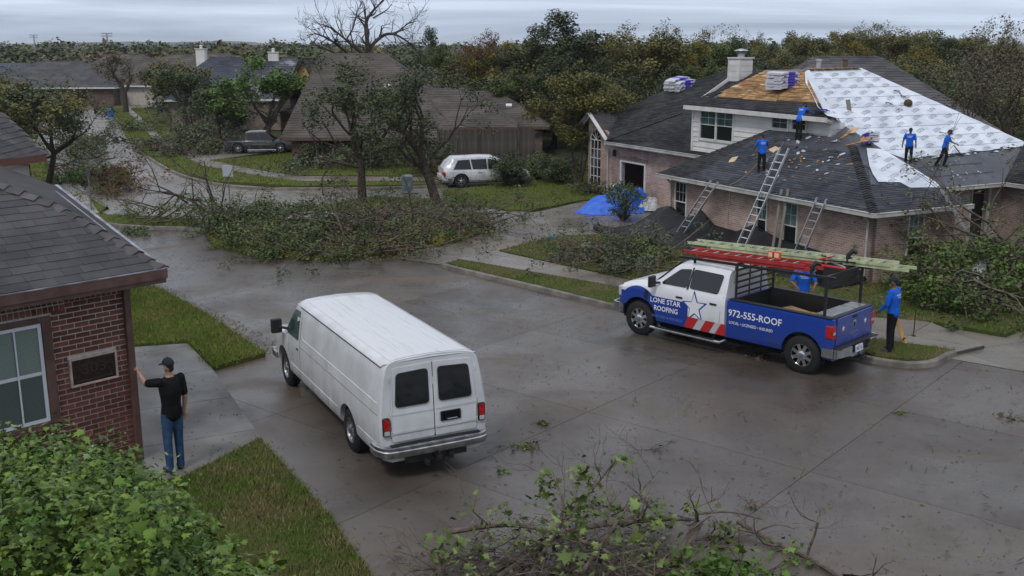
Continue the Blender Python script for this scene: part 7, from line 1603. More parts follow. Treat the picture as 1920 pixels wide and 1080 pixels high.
    if cap:
        m = MB(); cb = -1 if backcap else 1; n = 16; vs = []; c0 = hc + hu * .045 * k
        for i in range(6):
            a = math.pi / 2 * i / 5
            for j in range(n): q = 2 * math.pi * j / n; vs.append(c0 + hd * math.cos(q) * math.cos(a) * .112 * k + hl * math.sin(q) * math.cos(a) * .094 * k + hu * math.sin(a) * .100 * k)
        m.add(vs, [(i * n + j, i * n + (j + 1) % n, (i + 1) * n + (j + 1) % n, (i + 1) * n + j) for i in range(5) for j in range(n)], 0, .5)
        e = [];
        for j in range(9): q = -1.05 + 2.1 * j / 8; p = c0 + (hd * math.cos(q) * .108 + hl * math.sin(q) * .092) * k * cb; o2 = c0 + (hd * (.105 + .085 * math.cos(q * 1.1)) + hl * math.sin(q) * .088) * k * cb - hu * .018 * k; e += [p, o2, o2 - hu * .008 * k, p - hu * .008 * k]
        m.add(e, [(4 * j + a, 4 * j + b_, 4 * j + 4 + b_, 4 * j + 4 + a) for j in range(8) for a, b_ in ((0, 1), (1, 2), (2, 3), (3, 0))], 0, .5); ell(m, c0 + hu * .10 * k, (.010 * k,) * 3, n=6, k=4)
        m.build('cap', CAPB, bo, smooth=True, fix=True)
    # shirt
    b = MB(); torso(b, .018)
    for s in (1, -1):
        e = el[s] if sleeves == 'long' else sh[s] + (el[s] - sh[s]) * .78
        capsule(b, sh[s], e, .074 * k, .066 * k)
        if sleeves == 'long': capsule(b, el[s], el[s] + (wr[s] - el[s]) * .9, .054 * k, .040 * k)
    capsule(b, hip - up * .03 * k + lt * .055 * k, hip - up * .03 * k - lt * .055 * k, .124 * k, .124 * k)
    so_ = fuse(b, 'shirt', shirt, t, .015 * k, smooth=2)
    if text:
        m = MB(); c = hip + up * .45 * k + (fw * text[1] * .140) * k; rt = -lt * (1 if text[1] > 0 else -1) * -1
        rt = lt if text[1] > 0 else -lt
        vs_ = []
        for s_, zz, hh, ww in ((text[0][0], .0, .038, .25), (text[0][1], -.055, .032, .19)): text_on(m, s_, c - up * -zz * k, rt, up, hh * k, 0, .03, width=ww * k)
        # drape the flat print on the shirt
        dg = bpy.context.evaluated_depsgraph_get(); bv = BVHTree.FromPolygons([v.co[:] for v in so_.data.vertices], [tuple(p.vertices) for p in so_.data.polygons]); f_ = Vector(fw * text[1])
        nv = []
        for p in m.v: h_ = bv.ray_cast(Vector(p) + f_ * .4, -f_); nv.append(tuple(h_[0] + f_ * .006) if h_[0] else p)
        m.v = nv; m.build('shirt_print', WHITET, so_)
    # trousers and boots
    b = MB(); o = MB(); ell(o, (0, 0, 0), (.122 * k, .168 * k, .12 * k), n=14, k=9); M = np.array((fw, V(0, 1, 0), up)).T; b.add([tuple(hip + up * .02 * k + M @ np.array(p)) for p in o.v], o.f, 0, .5)
    for s in (1, -1): capsule(b, hip + V(0, s * .088 * k, -.02 * k), kn[s], .108 * k, .080 * k); capsule(b, kn[s], an[s] + V(0, 0, -.015 * k), .078 * k, .064 * k)
    fuse(b, 'trousers', legs, t, .015 * k, smooth=2)
    for s in (1, -1):
        b = MB(); a = an[s]; f2 = unit(V(1, s * .18, 0)); ell(b, a + f2 * .055 * k - V(0, 0, .045 * k), (.048 * k, .040 * k, .135 * k), d=tuple(f2), n=10, k=8); capsule(b, a + V(0, 0, .02 * k), a - V(0, 0, .03 * k), .050 * k, .048 * k)
        b.v = [(p[0], p[1], max(p[2], a[2] - fa)) for p in b.v]; b.build('boot', boot or BOOT, t, smooth=True)
    return t
# the man at the brick corner
yaw = lambda dx, dy: math.atan2(dy, dx)
mp_ = (*G(331, 889), .06)
person('man in black polo shirt, jeans and dark cap reaching up to the brick house corner', mp_, R(138), 1.96, lean=-.04, armL=((.95, .30, -.22), (.80, .02, .55)), armR=((-.12, -.12, -1), (.12, .10, -1)), head=(1, .25, -.05), shirt=POLO, legs=JEANS, skin=SKIN, curl=.9, legL=((.05, .02, -1), (-.04, 0, -1)), legR=((.10, -.05, -1), (-.03, 0, -1)), boot=BOOT).scale = (.88, .88, 1)
TX = ('LONE STAR', 'ROOFING')
person('crew man in blue shirt and black cap standing at the pickup tailgate', (*G(1668, 667), .115), R(140), 1.74, lean=.03, armL=((.20, .18, -1), (.75, -.05, -.75)), armR=((.10, -.3, -1), (.5, -.05, -.8)), head=(1, -.1, -.2), sleeves='long', text=(TX, -1), legL=((.02, .04, -1), (-.05, 0, -1)), legR=((.12, -.05, -1), (-.06, 0, -1)))
person('crew man in blue shirt seen through the rack beyond the open truck bed', (7.35, 25.5, .11), R(-95), 1.66, lean=.10, armL=((.2, .4, -1), (.8, -.3, -.3)), armR=((.2, -.45, -1), (.8, .3, -.2)), head=(.8, 0, -.5), text=(TX, 1), cap=True)
person('crew man bent double in a blue shirt by the brick wall beyond the ladders', (*HW(-1.0, -1.0)[:2], .11), R(200), 1.50, lean=1.25, armL=((.1, .2, -1), (.3, 0, -1)), armR=((.1, -.2, -1), (.3, 0, -1)), head=(.6, 0, -.8), sleeves='short')
def on_roof(px, py, kind):
    q = on_sw(px, py, 0, ZA, PA) if kind == 'A' else on_su(px, py, -3, 2.30, .55); p = HW(q[0], q[1], q[2]); return p
p = on_roof(1427, 323, 'A'); person('roofer in blue shirt with back turned, standing on the lower roof beside the tall ladder', (p[0], p[1], p[2] + .02), R(100), 1.27, lean=.04, armL=((.35, .4, -1), (.6, .0, -.5)), armR=((.5, -.45, -.9), (.8, -.5, -.2)), head=(1, 0, -.4), text=(TX, -1), cap=False)
p = on_roof(1497, 262, 'A'); person('roofer in blue shirt leaning onto the upper eave at the white dormer', (p[0], p[1], p[2] + .02), R(38), 1.32, lean=.42, armL=((1, .1, -.15), (1, 0, .1)), armR=((1, -.1, -.25), (1, 0, .05)), head=(1, 0, -.2), text=(TX, -1), legL=((.12, .05, -1), (-.2, 0, -1)), legR=((-.02, -.05, -1), (-.15, 0, -1)))
p = on_roof(1702, 309, 'M'); person('roofer in blue shirt and black trousers standing upright at the foot of the white sheeting', (p[0], p[1], p[2] + .03), R(-118), 1.23, lean=-.02, armL=((-.05, .25, -1), (-.1, .1, -1)), armR=((-.1, -.35, -1), (.1, -.1, -1)), head=(1, .2, 0), text=(TX, 1))
p = on_roof(1768, 314, 'M'); person('roofer in blue shirt striding across the black felt holding a tool', (p[0], p[1], p[2] + .03), R(-22), 1.32, lean=.20, armL=((.6, .1, -.9), (1, .0, -.2)), armR=((.05, -.2, -1), (.1, 0, -1)), head=(1, -.1, -.35), legL=((.30, .05, -1), (-.25, 0, -1)), legR=((-.30, -.05, -1), (-.55, 0, -1)), text=(TX, -1))
q = on_su(1800, 290, -3, 2.3, .55); p = HW(*q); m = MB(); m.beam((0, 0, .05), (-.28, -.05, .34), .03, .03); m.box((.04, 0, .03), (.16, .10, .05), tilt=(0, .3, .4)); o = m.build('shingle_shovel', [BARK_P]); tag(o, 'short brown scraping tool resting on the white sheet by the striding roofer', 'tool'); o.location = p

# ------------------------------------------------------------------ ladders at the house
sd3 = np.array((e1[0], e1[1], 0))
def lad(label, foot, head_px, w_at, width, head_u=None, gz=.11):
    f = np.array((*G(*foot, gz), gz)); h = HW(*on_w(*head_px, w_at)); return ladder('ladder', label, f, h, width, sd3, (.03, .07), .27, ALU, ALU, 'ladders leaning on the roofing house')
lad('aluminium ladder leaning on the gutter nearest the garage side', (1266, 452), (1340, 340), -.05, .40)
F0 = np.array((*G(1374, 496, .11), .11)); G0 = HW(*on_w(1438, 352, -.16)); ladder('ladder', 'tallest aluminium ladder reaching from the black sheeting over the lower roof', F0, F0 + (G0 - F0) * 1.52, .40, sd3, (.03, .07), .27, ALU, ALU, 'ladders leaning on the roofing house')
lad('short aluminium ladder leaning on the wall nearest the house corner', (1484, 508), (1541, 372), -.10, .40)
f = HW(1.3, 5.2, .1); f = np.array((*G(1869, 530, .1), .1)); h = HW(*on_u(1766, 357, .16)); ladder('ladder', 'aluminium ladder seen edge on against the right hand eave above the fallen tree', f, h, .30, (0.2, .98, 0), (.03, .07), .27)
for dx_, lb in ((0, 'left one of two grey boards propped upright between the wall windows'), (.16, 'right one of two grey boards propped upright between the wall windows')):
    b0 = on_w(1462 + dx_ * 75, 425, .05); t0 = on_w(1470 + dx_ * 75, 357, .20); m = MB(); m.beam((b0[0], -.25, .1), (t0[0], .10, t0[2] + .05), .10, .03, up=(0, 1, 0)); o = m.build('board', mat('board_weathered', (.22, .20, .175), rough=.85, var=.2, vscale=6, stretch=(6, 6, 1))); o.location = (*HO, 0); o.rotation_euler.z = ha; tag(o, lb, 'board')
# ---- shingle bundles stacked on the roofs
BW = mat('bundle_wrap', (.50, .50, .54), rough=.35, spec=.5, var=.08, vscale=6, bump=.4, bscale=12); BP = mat('bundle_purple', (.07, .055, .38), rough=.35, spec=.5, var=.2, vscale=9)
def bundle_mesh(seed, sag=.03):
    r_ = random.Random(seed); m = MB(); L, W, T = .62, .26, .062; nx = 8; vs = []
    for i in range(nx + 1):
        x = -L / 2 + L * i / nx; dz = -sag * (2 * i / nx - 1) ** 2 + r_.uniform(-.004, .004); tt = T * (.78 if i in (0, nx) else 1)
        vs += [(x, -W / 2, dz + .010), (x, -W / 2, dz + tt - .010), (x, -W / 2 + .02, dz + tt), (x, W / 2 - .02, dz + tt), (x, W / 2, dz + tt - .010), (x, W / 2, dz + .010), (x, W / 2 - .02, dz), (x, -W / 2 + .02, dz)]
    fs = [(i * 8 + j, i * 8 + (j + 1) % 8, (i + 1) * 8 + (j + 1) % 8, (i + 1) * 8 + j) for i in range(nx) for j in range(8)]; m.add(vs, fs, 0, .5)
    m.m = [1 if (3 <= (k // 8) <= 5 or ((k // 8) in (1, 6) and k % 8 in (0, 4) and seed % 2)) else 0 for k in range(len(fs))]; e = [tuple(range(8))[::-1], tuple(nx * 8 + j for j in range(8))]; m.f += e; m.m += [0, 0]; m.t += [.5, .5]
    me = m.mesh('shingle_bundle', [BW, BP]); bm = bmesh.new(); bm.from_mesh(me); bmesh.ops.recalc_face_normals(bm, faces=bm.faces); bm.to_mesh(me); bm.free(); smooth_mesh(me, 40); return me
BMS = [bundle_mesh(i) for i in range(5)]; cnt = 0
def stack(org, ax, cols, rows_, where, tilt=.0, sc=1.0):
    global cnt
    ax = np.array(ax, float); bx_ = np.array((-ax[1], ax[0], 0)); ang = math.atan2(ax[1], ax[0])
    names = ['bottom', 'second', 'third', 'fourth', 'fifth', 'top', 'crowning']
    for c in range(cols):
        for r_ in range(rows_[c]):
            me = BMS[cnt % 5]; o = bpy.data.objects.new('shingle_bundle', me); COL.objects.link(o); off = bx_ * (c * .29 * sc) + ax * rng.uniform(-.03, .03)
            o.location = tuple(np.array(org) + off + np.array((0, 0, .066 * sc * r_))); o.rotation_euler = (rng.uniform(-.03, .03), tilt + rng.uniform(-.03, .03), ang + rng.uniform(-.07, .07)); o.scale = (sc, sc, sc)
            cn = ('left', 'middle', 'right')[c] if cols == 3 else ('left', 'right')[c] if cols == 2 else 'single'
            tag(o, f'{names[min(r_, 6)]} white and purple bundle in the {cn} pile {where}', 'shingle bundle', 'wrapped shingle bundles on the roof'); cnt += 1
p = HW(*on_sw(1284, 167, 3.14, 2.70, .5)); stack(p + (0, 0, .02), (e2[0], e2[1], 0), 3, (4, 5, 5), 'on the garage roof ridge', -.22, 1.55)
n0 = HW(*bil(U0, U1, UR2, UR1, .70, .55)); stack(n0 + (0, 0, .03), (e2[0] * .8 - e1[0] * .1, e2[1] * .8 - e1[1] * .1, 0), 2, (6, 6), 'on the bare decking', 0, 1.6)
q = HW(*on_su(1668, 285, -3, 2.3, .55)); stack(HW(-4.0, 3.75, 3.80), (-e1[0], -e1[1], 0), 1, (6,), 'beside the ragged hip', .30, 1.0)
q = HW(*bil(U0, U1, UR2, UR1, .97, .06)); m = MB()
for i in range(12): m.beam((rng.uniform(-.3, .3), rng.uniform(-.1, .1), .02 + .01 * i), (rng.uniform(-.3, .3), rng.uniform(-.1, .1), .03 + .01 * i), .08, .02, m=i % 2)
o = m.build('shingle_scraps', [BP, CAPM]); tag(o, 'small heap of purple and black shingle scraps on the eave before the leaning roofer', 'scrap heap'); o.location = q + (0, 0, .03)
# rope, scraps and torn boards on the lower roof
PLY = mat('plywood_pale', (.46, .33, .20), rough=.85, vscale=5, col2=(.60, .45, .28), var=.1)
RS = MB(); 
def scrap(px, py, w, l, ang, mt, label, cat='scrap', plane='A', th=.02, name='roof_scrap', lift=.03):
    q = on_sw(px, py, 0, ZA, PA) if plane == 'A' else (on_su(px, py, -3, 2.3, .55) if plane == 'M' else on_su(px, py, 0, ZA, PR)); nn = np.array((0, -PA, 1)) if plane == 'A' else np.array(((.55 if plane == 'M' else PR), 0, 1)); nn = unit(nn)
    t1 = unit(np.cross((0, 1, 0), nn)) if plane != 'A' else unit(np.cross((1, 0, 0), nn)) ; t2 = np.cross(nn, t1); a = t1 * math.cos(ang) + t2 * math.sin(ang); b = np.cross(nn, a)
    c = np.array(q) + nn * lift; P = [c + a * l * .5 * rng.uniform(.8, 1) + b * w * .5, c + a * l * .1 + b * w * .6 * rng.uniform(.7, 1.1), c - a * l * .5 + b * w * .45, c - a * l * .5 * rng.uniform(.8, 1) - b * w * .5, c + a * l * .05 - b * w * .55, c + a * l * .5 - b * w * .4]
    m = MB(); m.plate([p - np.array(q) for p in P], th); o = m.build(name, mt, fix=True); o.rotation_euler.z = ha; o.location = HW(*q); tag(o, label, cat); return o
scrap(1374 + 1, 300, .25, .4, .4, PLY, 'pale torn board lying left of the roofer beside the tall ladder'); scrap(1452, 281, .28, .42, 1.2, PLY, 'tan board scrap between the roofer and the ladder head')
scrap(1587, 253, .13, .6, .1, DECK, 'long brown splintered board near the top of the lower roof'); scrap(1602, 270, .07, .6, -.9, DECK, 'leaning rust brown batten high on the hip'); scrap(1598, 308, .09, .42, -1.0, DECK, 'short orange batten alone in the middle of the black shingles')
scrap(1600, 245, .3, .42, .3, PLY, 'square pale plywood patch below the white sheet corner'); scrap(1560, 243, .25, .8, .1, DECK, 'exposed decking strip right of the dormer foot', lift=.012); scrap(1622, 262, .3, .35, .6, DECK, 'torn decking patch under the stacked bundles at the hip', lift=.012)
for i, (px, py, lab) in enumerate(((1497, 288, 'crumpled white paper scrap right of the ladder head'), (1507, 284, 'second white paper scrap just right of the first near the ladder head'), (1580, 290, 'white torn paper on the black shingles left of the batten'), (1640, 290, 'white torn paper beside the ragged hip'), (1516, 259, 'white scrap at the feet of the leaning roofer'))):
    scrap(px, py, .10, .2, rng.uniform(0, 3), BW, lab, 'paper')
mb = MB()   # nails, torn tabs and splinters strewn over the working slopes
for i in range(150):
    if i < 95: q = np.array(fA(rng.gauss(-4.6, 1.3), rng.uniform(.7, 3.2))); nn = unit((0, -PA, 1)); ok = q[0] > -8 and q[0] < -q[1] * 1.4 - .1
    else: q = np.array(fM(rng.uniform(-4.4, -3.2), rng.uniform(6.6, 9.2))); nn = unit((.55, 0, 1)); ok = True
    if not ok: continue
    t1 = unit(np.cross(nn, nrng.normal(0, 1, 3))); t2 = np.cross(nn, t1); a, b = rng.uniform(.02, .10) * (1 if i < 95 else .4), rng.uniform(.012, .04); p = q + nn * .045; mb.add([p - t1 * a - t2 * b, p + t1 * a * .8 - t2 * b, p + t1 * a + t2 * b * .7 + nn * .02, p - t1 * a * .6 + t2 * b], [(0, 1, 2, 3)], i % 5 % 3)
mb.build('roof_litter', [DECK, BW, CAPM], roof, kind='stuff')
mb = MB(); P = [HW(*on_sw(a, b, 0, ZA, PA)) + (0, 0, .03) for a, b in ((1470, 268), (1452, 292), (1425, 304), (1405, 325), (1385, 340), (1368, 349))]; mb.tube([tuple(p) for p in arc(P, 4)], .014, 5); p = P[-1]; mb.tube([tuple(p), (p[0] - .02, p[1] - .1, 2.2), (p[0] - .02, p[1] - .12, .9)], .011, 4); o = mb.build('rope', mat('rope_tan', (.22, .17, .11), rough=.9)); tag(o, 'tan rope trailing down the lower roof and over the gutter', 'rope')
# branches and scrub lying on the white sheet
for px, py, lab in ((1676, 172, 'small grey branch end on the white sheet near the ridge'), (1760, 250, 'green twig on the white sheet above the two roofers'), (1660, 195, 'thin dark twig lying high on the white sheet')):
    q = HW(*on_su(px, py, -3, 2.3, .55)); m = MB(); tips = []; grow(m, (0, 0, .06), (1, -.6, -.1), .3, .02, 2, tips, .4, -.02, 2); m.build('branches', BARK_P, tt := thing('twig', lab, 'twig', tuple(q))); link('leaves', leaves_mesh('leaves', tips, 4, .06, .03, L_MID), tt, 'stuff')
m = MB(); ell(m, (0, 0, .14), (.17, .15, .15), n=9, k=6); ell(m, (.08, .06, .10), (.12, .1, .1)); o = m.build('debris_clump', mat('clump', (.07, .052, .03), rough=1, var=.4, vscale=20, bump=1, bscale=20)); tag(o, 'brown round debris clump in the middle of the white sheet', 'debris'); o.location = HW(*on_su(1702, 200, -3, 2.3, .55))
mb = MB(); q = on_su(1590, 208, -3, 2.3, .55); mb.plate([(0, 0, 0), (.14, .02, .02), (.06, .05, .42), (-.10, .03, .40)], .04); o = mb.build('board', mat('board_weathered', (.2, .2, .2))); tag(o, 'grey weathered board end standing on the sheet right of the dormer', 'board'); o.location = HW(*q)
# ---- black sheeting along the wall, blue tarpaulin and other ground things
SHEETB = mat('sheet_black', (.005, .005, .006), rough=.55, spec=.3, vscale=2, col2=(.014, .014, .016), detail=6, bump=.4, bscale=6)
def drape(name, label, u0, u1, wtop, wbot, hfun, mt, nx=120, ny=22, cat='tarpaulin', fold=.05, seed=3, base=.12):
    g_ = np.random.default_rng(seed); ph = g_.uniform(0, 6, 6); vs = []
    for i in range(nx + 1):
        s = i / nx; u = u0 + (u1 - u0) * s
        for j in range(ny + 1):
            t = j / ny; hh = hfun(u); w = wtop + (wbot(u) - wtop) * t; prof = (1 - t) ** 1.25 * (1 - .20 * math.sin(math.pi * t))
            f = fold * (math.sin(u * 5.1 + ph[0] + 1.5 * t) + .7 * math.sin(u * 9.3 + ph[1] - 2 * t) + .5 * math.sin(u * 15 + ph[2]) + .6 * math.sin(t * 7 + u * 2.0)) * math.sin(math.pi * min(1, t * 1.05)) ** .5
            z = base + hh * prof + f * .5 * (1 - .5 * t); vs.append((u + f * .5, w + f, max(base + .004 + .02 * abs(f) / fold, z)))
    m = MB(); m.add(vs, [(i * (ny + 1) + j, (i + 1) * (ny + 1) + j, (i + 1) * (ny + 1) + j + 1, i * (ny + 1) + j + 1) for i in range(nx) for j in range(ny)], 0, .5)
    o = m.build(name, mt, smooth=True); smooth_mesh(o.data, 80); o.location = (*HO, 0); o.rotation_euler.z = ha; sol = o.modifiers.new('s', 'SOLIDIFY'); sol.thickness = .008; tag(o, label, cat); return o
hA = lambda u: float(np.interp(u, [-11.9, -11.1, -10.3, -9.2, -8.4, -7.6, -6.4, -5.5, -4.2, -2.8, -1.6, -.6, -.2], [.2, .8, 1.0, .66, 1.12, .66, .62, 1.0, .72, .66, .6, .35, .06]))
drape('black_sheeting', 'long black plastic sheeting draped over the shrubs along the front brick wall', -11.9, -.3, .25, lambda u: float(np.interp(u, [-12, -11, -9, -5, -1], [-1.5, -1.7, -1.5, -1.4, -1.2])), hA, SHEETB, fold=.11)
m = MB(); c = np.array(G(1165, 440)); P = [(c[0] - .9, c[1] + .9, .1), (c[0] - .6, c[1] + .2, .1), (c[0] + .2, c[1] - .35, .1), (c[0] + 1.2, c[1] - .6, .1), (c[0] + 2.2, c[1] - .9, .1)]
m.tube(arc(P, 5), .13, 8); m.tube(arc([(p[0] + .1, p[1] + .22, .16) for p in P], 5), .09, 8); o = m.build('sheet_roll', SHEETB, smooth=True); tag(o, 'rolled black plastic edge curving round the shrub by the driveway', 'plastic roll')
BT = mat('tarp_blue', (.010, .085, .50), rough=.38, spec=.5, vscale=3, col2=(.02, .15, .68), bump=.4, bscale=8)
def heap(name, label, poly_px, h, mt, fold=.10, seed=1, n=46, cat='tarpaulin', z=.04, peak=None):
    pl = [np.array(G(*q)) for q in poly_px]; c = np.mean(pl, 0); g_ = np.random.default_rng(seed); ph = g_.uniform(0, 6.28, 8); vs = [(0, 0, z + h)]; pk = np.array(peak) if peak else np.zeros(2); vs = [(pk[0], pk[1], h)]; rings = 12
    cl = arc(pl + [pl[0]], 8)[:-1]; N = len(cl)
    for r_ in range(1, rings + 1):
        t = r_ / rings
        for j, p in enumerate(cl):
            q = pk + (p - c - pk) * t; a = math.atan2(q[1], q[0]); f = fold * (math.sin(a * 5 + ph[0] + t * 3) + .7 * math.sin(a * 9 + ph[1]) + .5 * math.sin(a * 14 + ph[2] - t * 4) + .6 * math.sin(t * 9 + ph[3] + a)) * math.sin(math.pi * min(t * 1.02, 1)) ** .6
            vs.append((q[0] + f * .4, q[1] + f * .4, max(.006, h * (1 - t ** 1.3) + f * h)))
    fs = [(0, 1 + j, 1 + (j + 1) % N) for j in range(N)] + [(1 + r_ * N + j, 1 + r_ * N + N + j, 1 + r_ * N + N + (j + 1) % N, 1 + r_ * N + (j + 1) % N) for r_ in range(rings - 1) for j in range(N)]
    m = MB(); m.add(vs, fs, 0, .5); o = m.build(name, mt, smooth=True, fix=True); smooth_mesh(o.data, 80); o.location = (c[0], c[1], z); tag(o, label, cat); return o
heap('tarpaulin', 'bright blue tarpaulin crumpled on the driveway before the garage', [(1075, 402), (1110, 405), (1170, 404), (1205, 395), (1212, 385), (1150, 372), (1110, 380)], .85, BT, .13, 3, peak=(.6, .2))
heap('tarpaulin', 'bright blue tarpaulin heaped right of the feathery shrub', [(1165, 400), (1205, 402), (1225, 388), (1205, 375), (1170, 380)], .8, BT, .14, 7)
heap('plastic_bag', 'white patch of plastic on top of the blue tarpaulin', [(1140, 372), (1150, 378), (1166, 372), (1160, 366)], .2, BW, .12, 4, cat='plastic', z=.62)
heap('plastic_bag', 'crumpled pale plastic bundle by the downpipe at the black sheeting', [(1192, 398), (1228, 400), (1240, 392), (1218, 382), (1198, 388)], .42, mat('plastic_pale', (.40, .40, .42), rough=.4, var=.3, vscale=5), .16, 9, cat='plastic', z=.1)
heap('tarpaulin', 'small blue tarpaulin on the lawn behind the crew man at the truck bed', [(1515, 530), (1540, 533), (1550, 522), (1530, 516)], .2, BT, .2, 5, z=.11)
heap('plastic_bag', 'white and navy wrapped bundle lying in the fallen tree leaves', [(1805, 556), (1835, 562), (1852, 553), (1838, 542), (1812, 545)], .42, mat('wrap_mixed', (.55, .56, .60), rough=.4, vscale=3.5, col2=(.02, .03, .09), spread=(.52, .56)), .14, 6, cat='plastic', z=.5)
heap('refuse_bag', 'black bag at the kerb end of the brown debris heap', [(828, 438), (846, 441), (850, 434), (838, 428)], .38, SHEETB, .1, 8, cat='bag', z=.12)
heap('refuse_bag', 'second smaller black bag right beside the first on the debris heap', [(849, 440), (866, 441), (869, 434), (856, 430)], .3, SHEETB, .1, 2, cat='bag', z=.12)
heap('metal_sheet', 'flat pale grey sheet half buried in the debris heap', [(535, 432), (600, 428), (640, 420), (600, 414), (550, 420)], .12, mat('sheet_pale', (.30, .31, .33), rough=.3, var=.2, vscale=4), .25, 3, cat='sheet', z=.42)
heap('shingle_scraps', 'flat grey scraps on the dry lawn between pavement and brush', [(1020, 497), (1110, 488), (1120, 480), (1060, 484)], .07, mat('scrap_grey', (.10, .10, .105), rough=.6, var=.3, vscale=8), .4, 3, cat='scrap heap', z=.11)
mb = MB(); mb.bb(-.13, .13, -.09, .09, .0, .17); mb.lathe([(.05, .17), (.04, .22)], c=(.03, 0, 0), n=8, m=1); mb.tube([(-.1, 0, .17), (-.08, 0, .22), (.0, 0, .22)], .012, 5); o = mb.build('jerrycan', [mat('plastic_cyan', (.02, .26, .46), rough=.4), RED], bevel=.015); tag(o, 'small cyan blue canister on the driveway apron', 'canister'); o.location = (*G(1037, 452), .035)
t = thing('wheelie_bin', 'blue wheelie bin standing on the verge of the far street', 'bin', (*G(208, 222), .1), .2); t.scale = (.6,) * 3; m = MB(); m.add([(-.38, -.4, 0), (.38, -.4, 0), (.38, .4, 0), (-.38, .4, 0), (-.5, -.52, 1.25), (.5, -.52, 1.25), (.5, .5, 1.25), (-.5, .5, 1.25)], [(0, 3, 2, 1), (4, 5, 6, 7), (0, 1, 5, 4), (1, 2, 6, 5), (2, 3, 7, 6), (3, 0, 4, 7)]); m.build('bin_body', BT, t, bevel=.03); m = MB(); m.bb(-.54, .54, -.56, .54, 1.25, 1.34); m.build('lid', BT, t, bevel=.03)
t = thing('storm_drain_rubbish', 'dark twisted scrap lying in the far street', 'debris', (*G(230, 267), 0)); m = MB()
for i in range(9): m.beam((rng.uniform(-1, 1), rng.uniform(-.6, .6), .05), (rng.uniform(-1, 1), rng.uniform(-.6, .6), rng.uniform(.1, .5)), .18, .06)
m.build('scrap_metal', BLACKM, t)
# sign seen from behind, utility pedestal, thin posts
t = thing('street_sign', 'plain pale street sign seen from behind on a thin steel post', 'sign', (*G(432, 396), .1)); zt = onD(432, 314, G(432, 396)[1])[2]; m = MB(); m.tube([(0, 0, 0), (0, 0, zt - .02)], .028, 6); m.build('post', mat('galv_post', (.20, .20, .20), rough=.5, metal=.5), t)
m = MB(); m.box((0, -.035, zt - .25), (.44, .012, .48)); m.bb(-.03, .03, -.03, -.0, zt - .42, zt - .08); m.build('sign_plate', mat('sign_back', (.46, .50, .54), rough=.4, metal=.3), t, bevel=.005)
t = thing('street_sign', 'thin dark post at the left street corner beside the pavement', 'post', (*G(172, 398), .1)); m = MB(); m.tube([(0, 0, 0), (0, 0, 1.75)], .03, 6); m.build('post', mat('galv_post', (.2, .2, .2)), t); m = MB(); m.box((0, 0, 1.6), (.02, .30, .35)); m.build('sign_plate', mat('sign_edge', (.1, .1, .1)), t)
t = thing('utility_pedestal', 'pale green grey utility pedestal box with domed lid beside the torn elm', 'utility box', (*G(764, 362), .1)); m = MB(); m.lathe([(.26, 0), (.26, .62), (.29, .62), (.29, .72), (.22, .78), (.001, .80)], n=16); m.build('cabinet', mat('utility_green', (.20, .27, .27), rough=.5, var=.15, vscale=5), t, smooth=True); m = MB(); m.lathe([(.10, -.02), (.10, .02)], c=(.08, -.26, .3), axis='y', n=12); m.build('badge', mat('util_badge', (.3, .35, .35)), t)
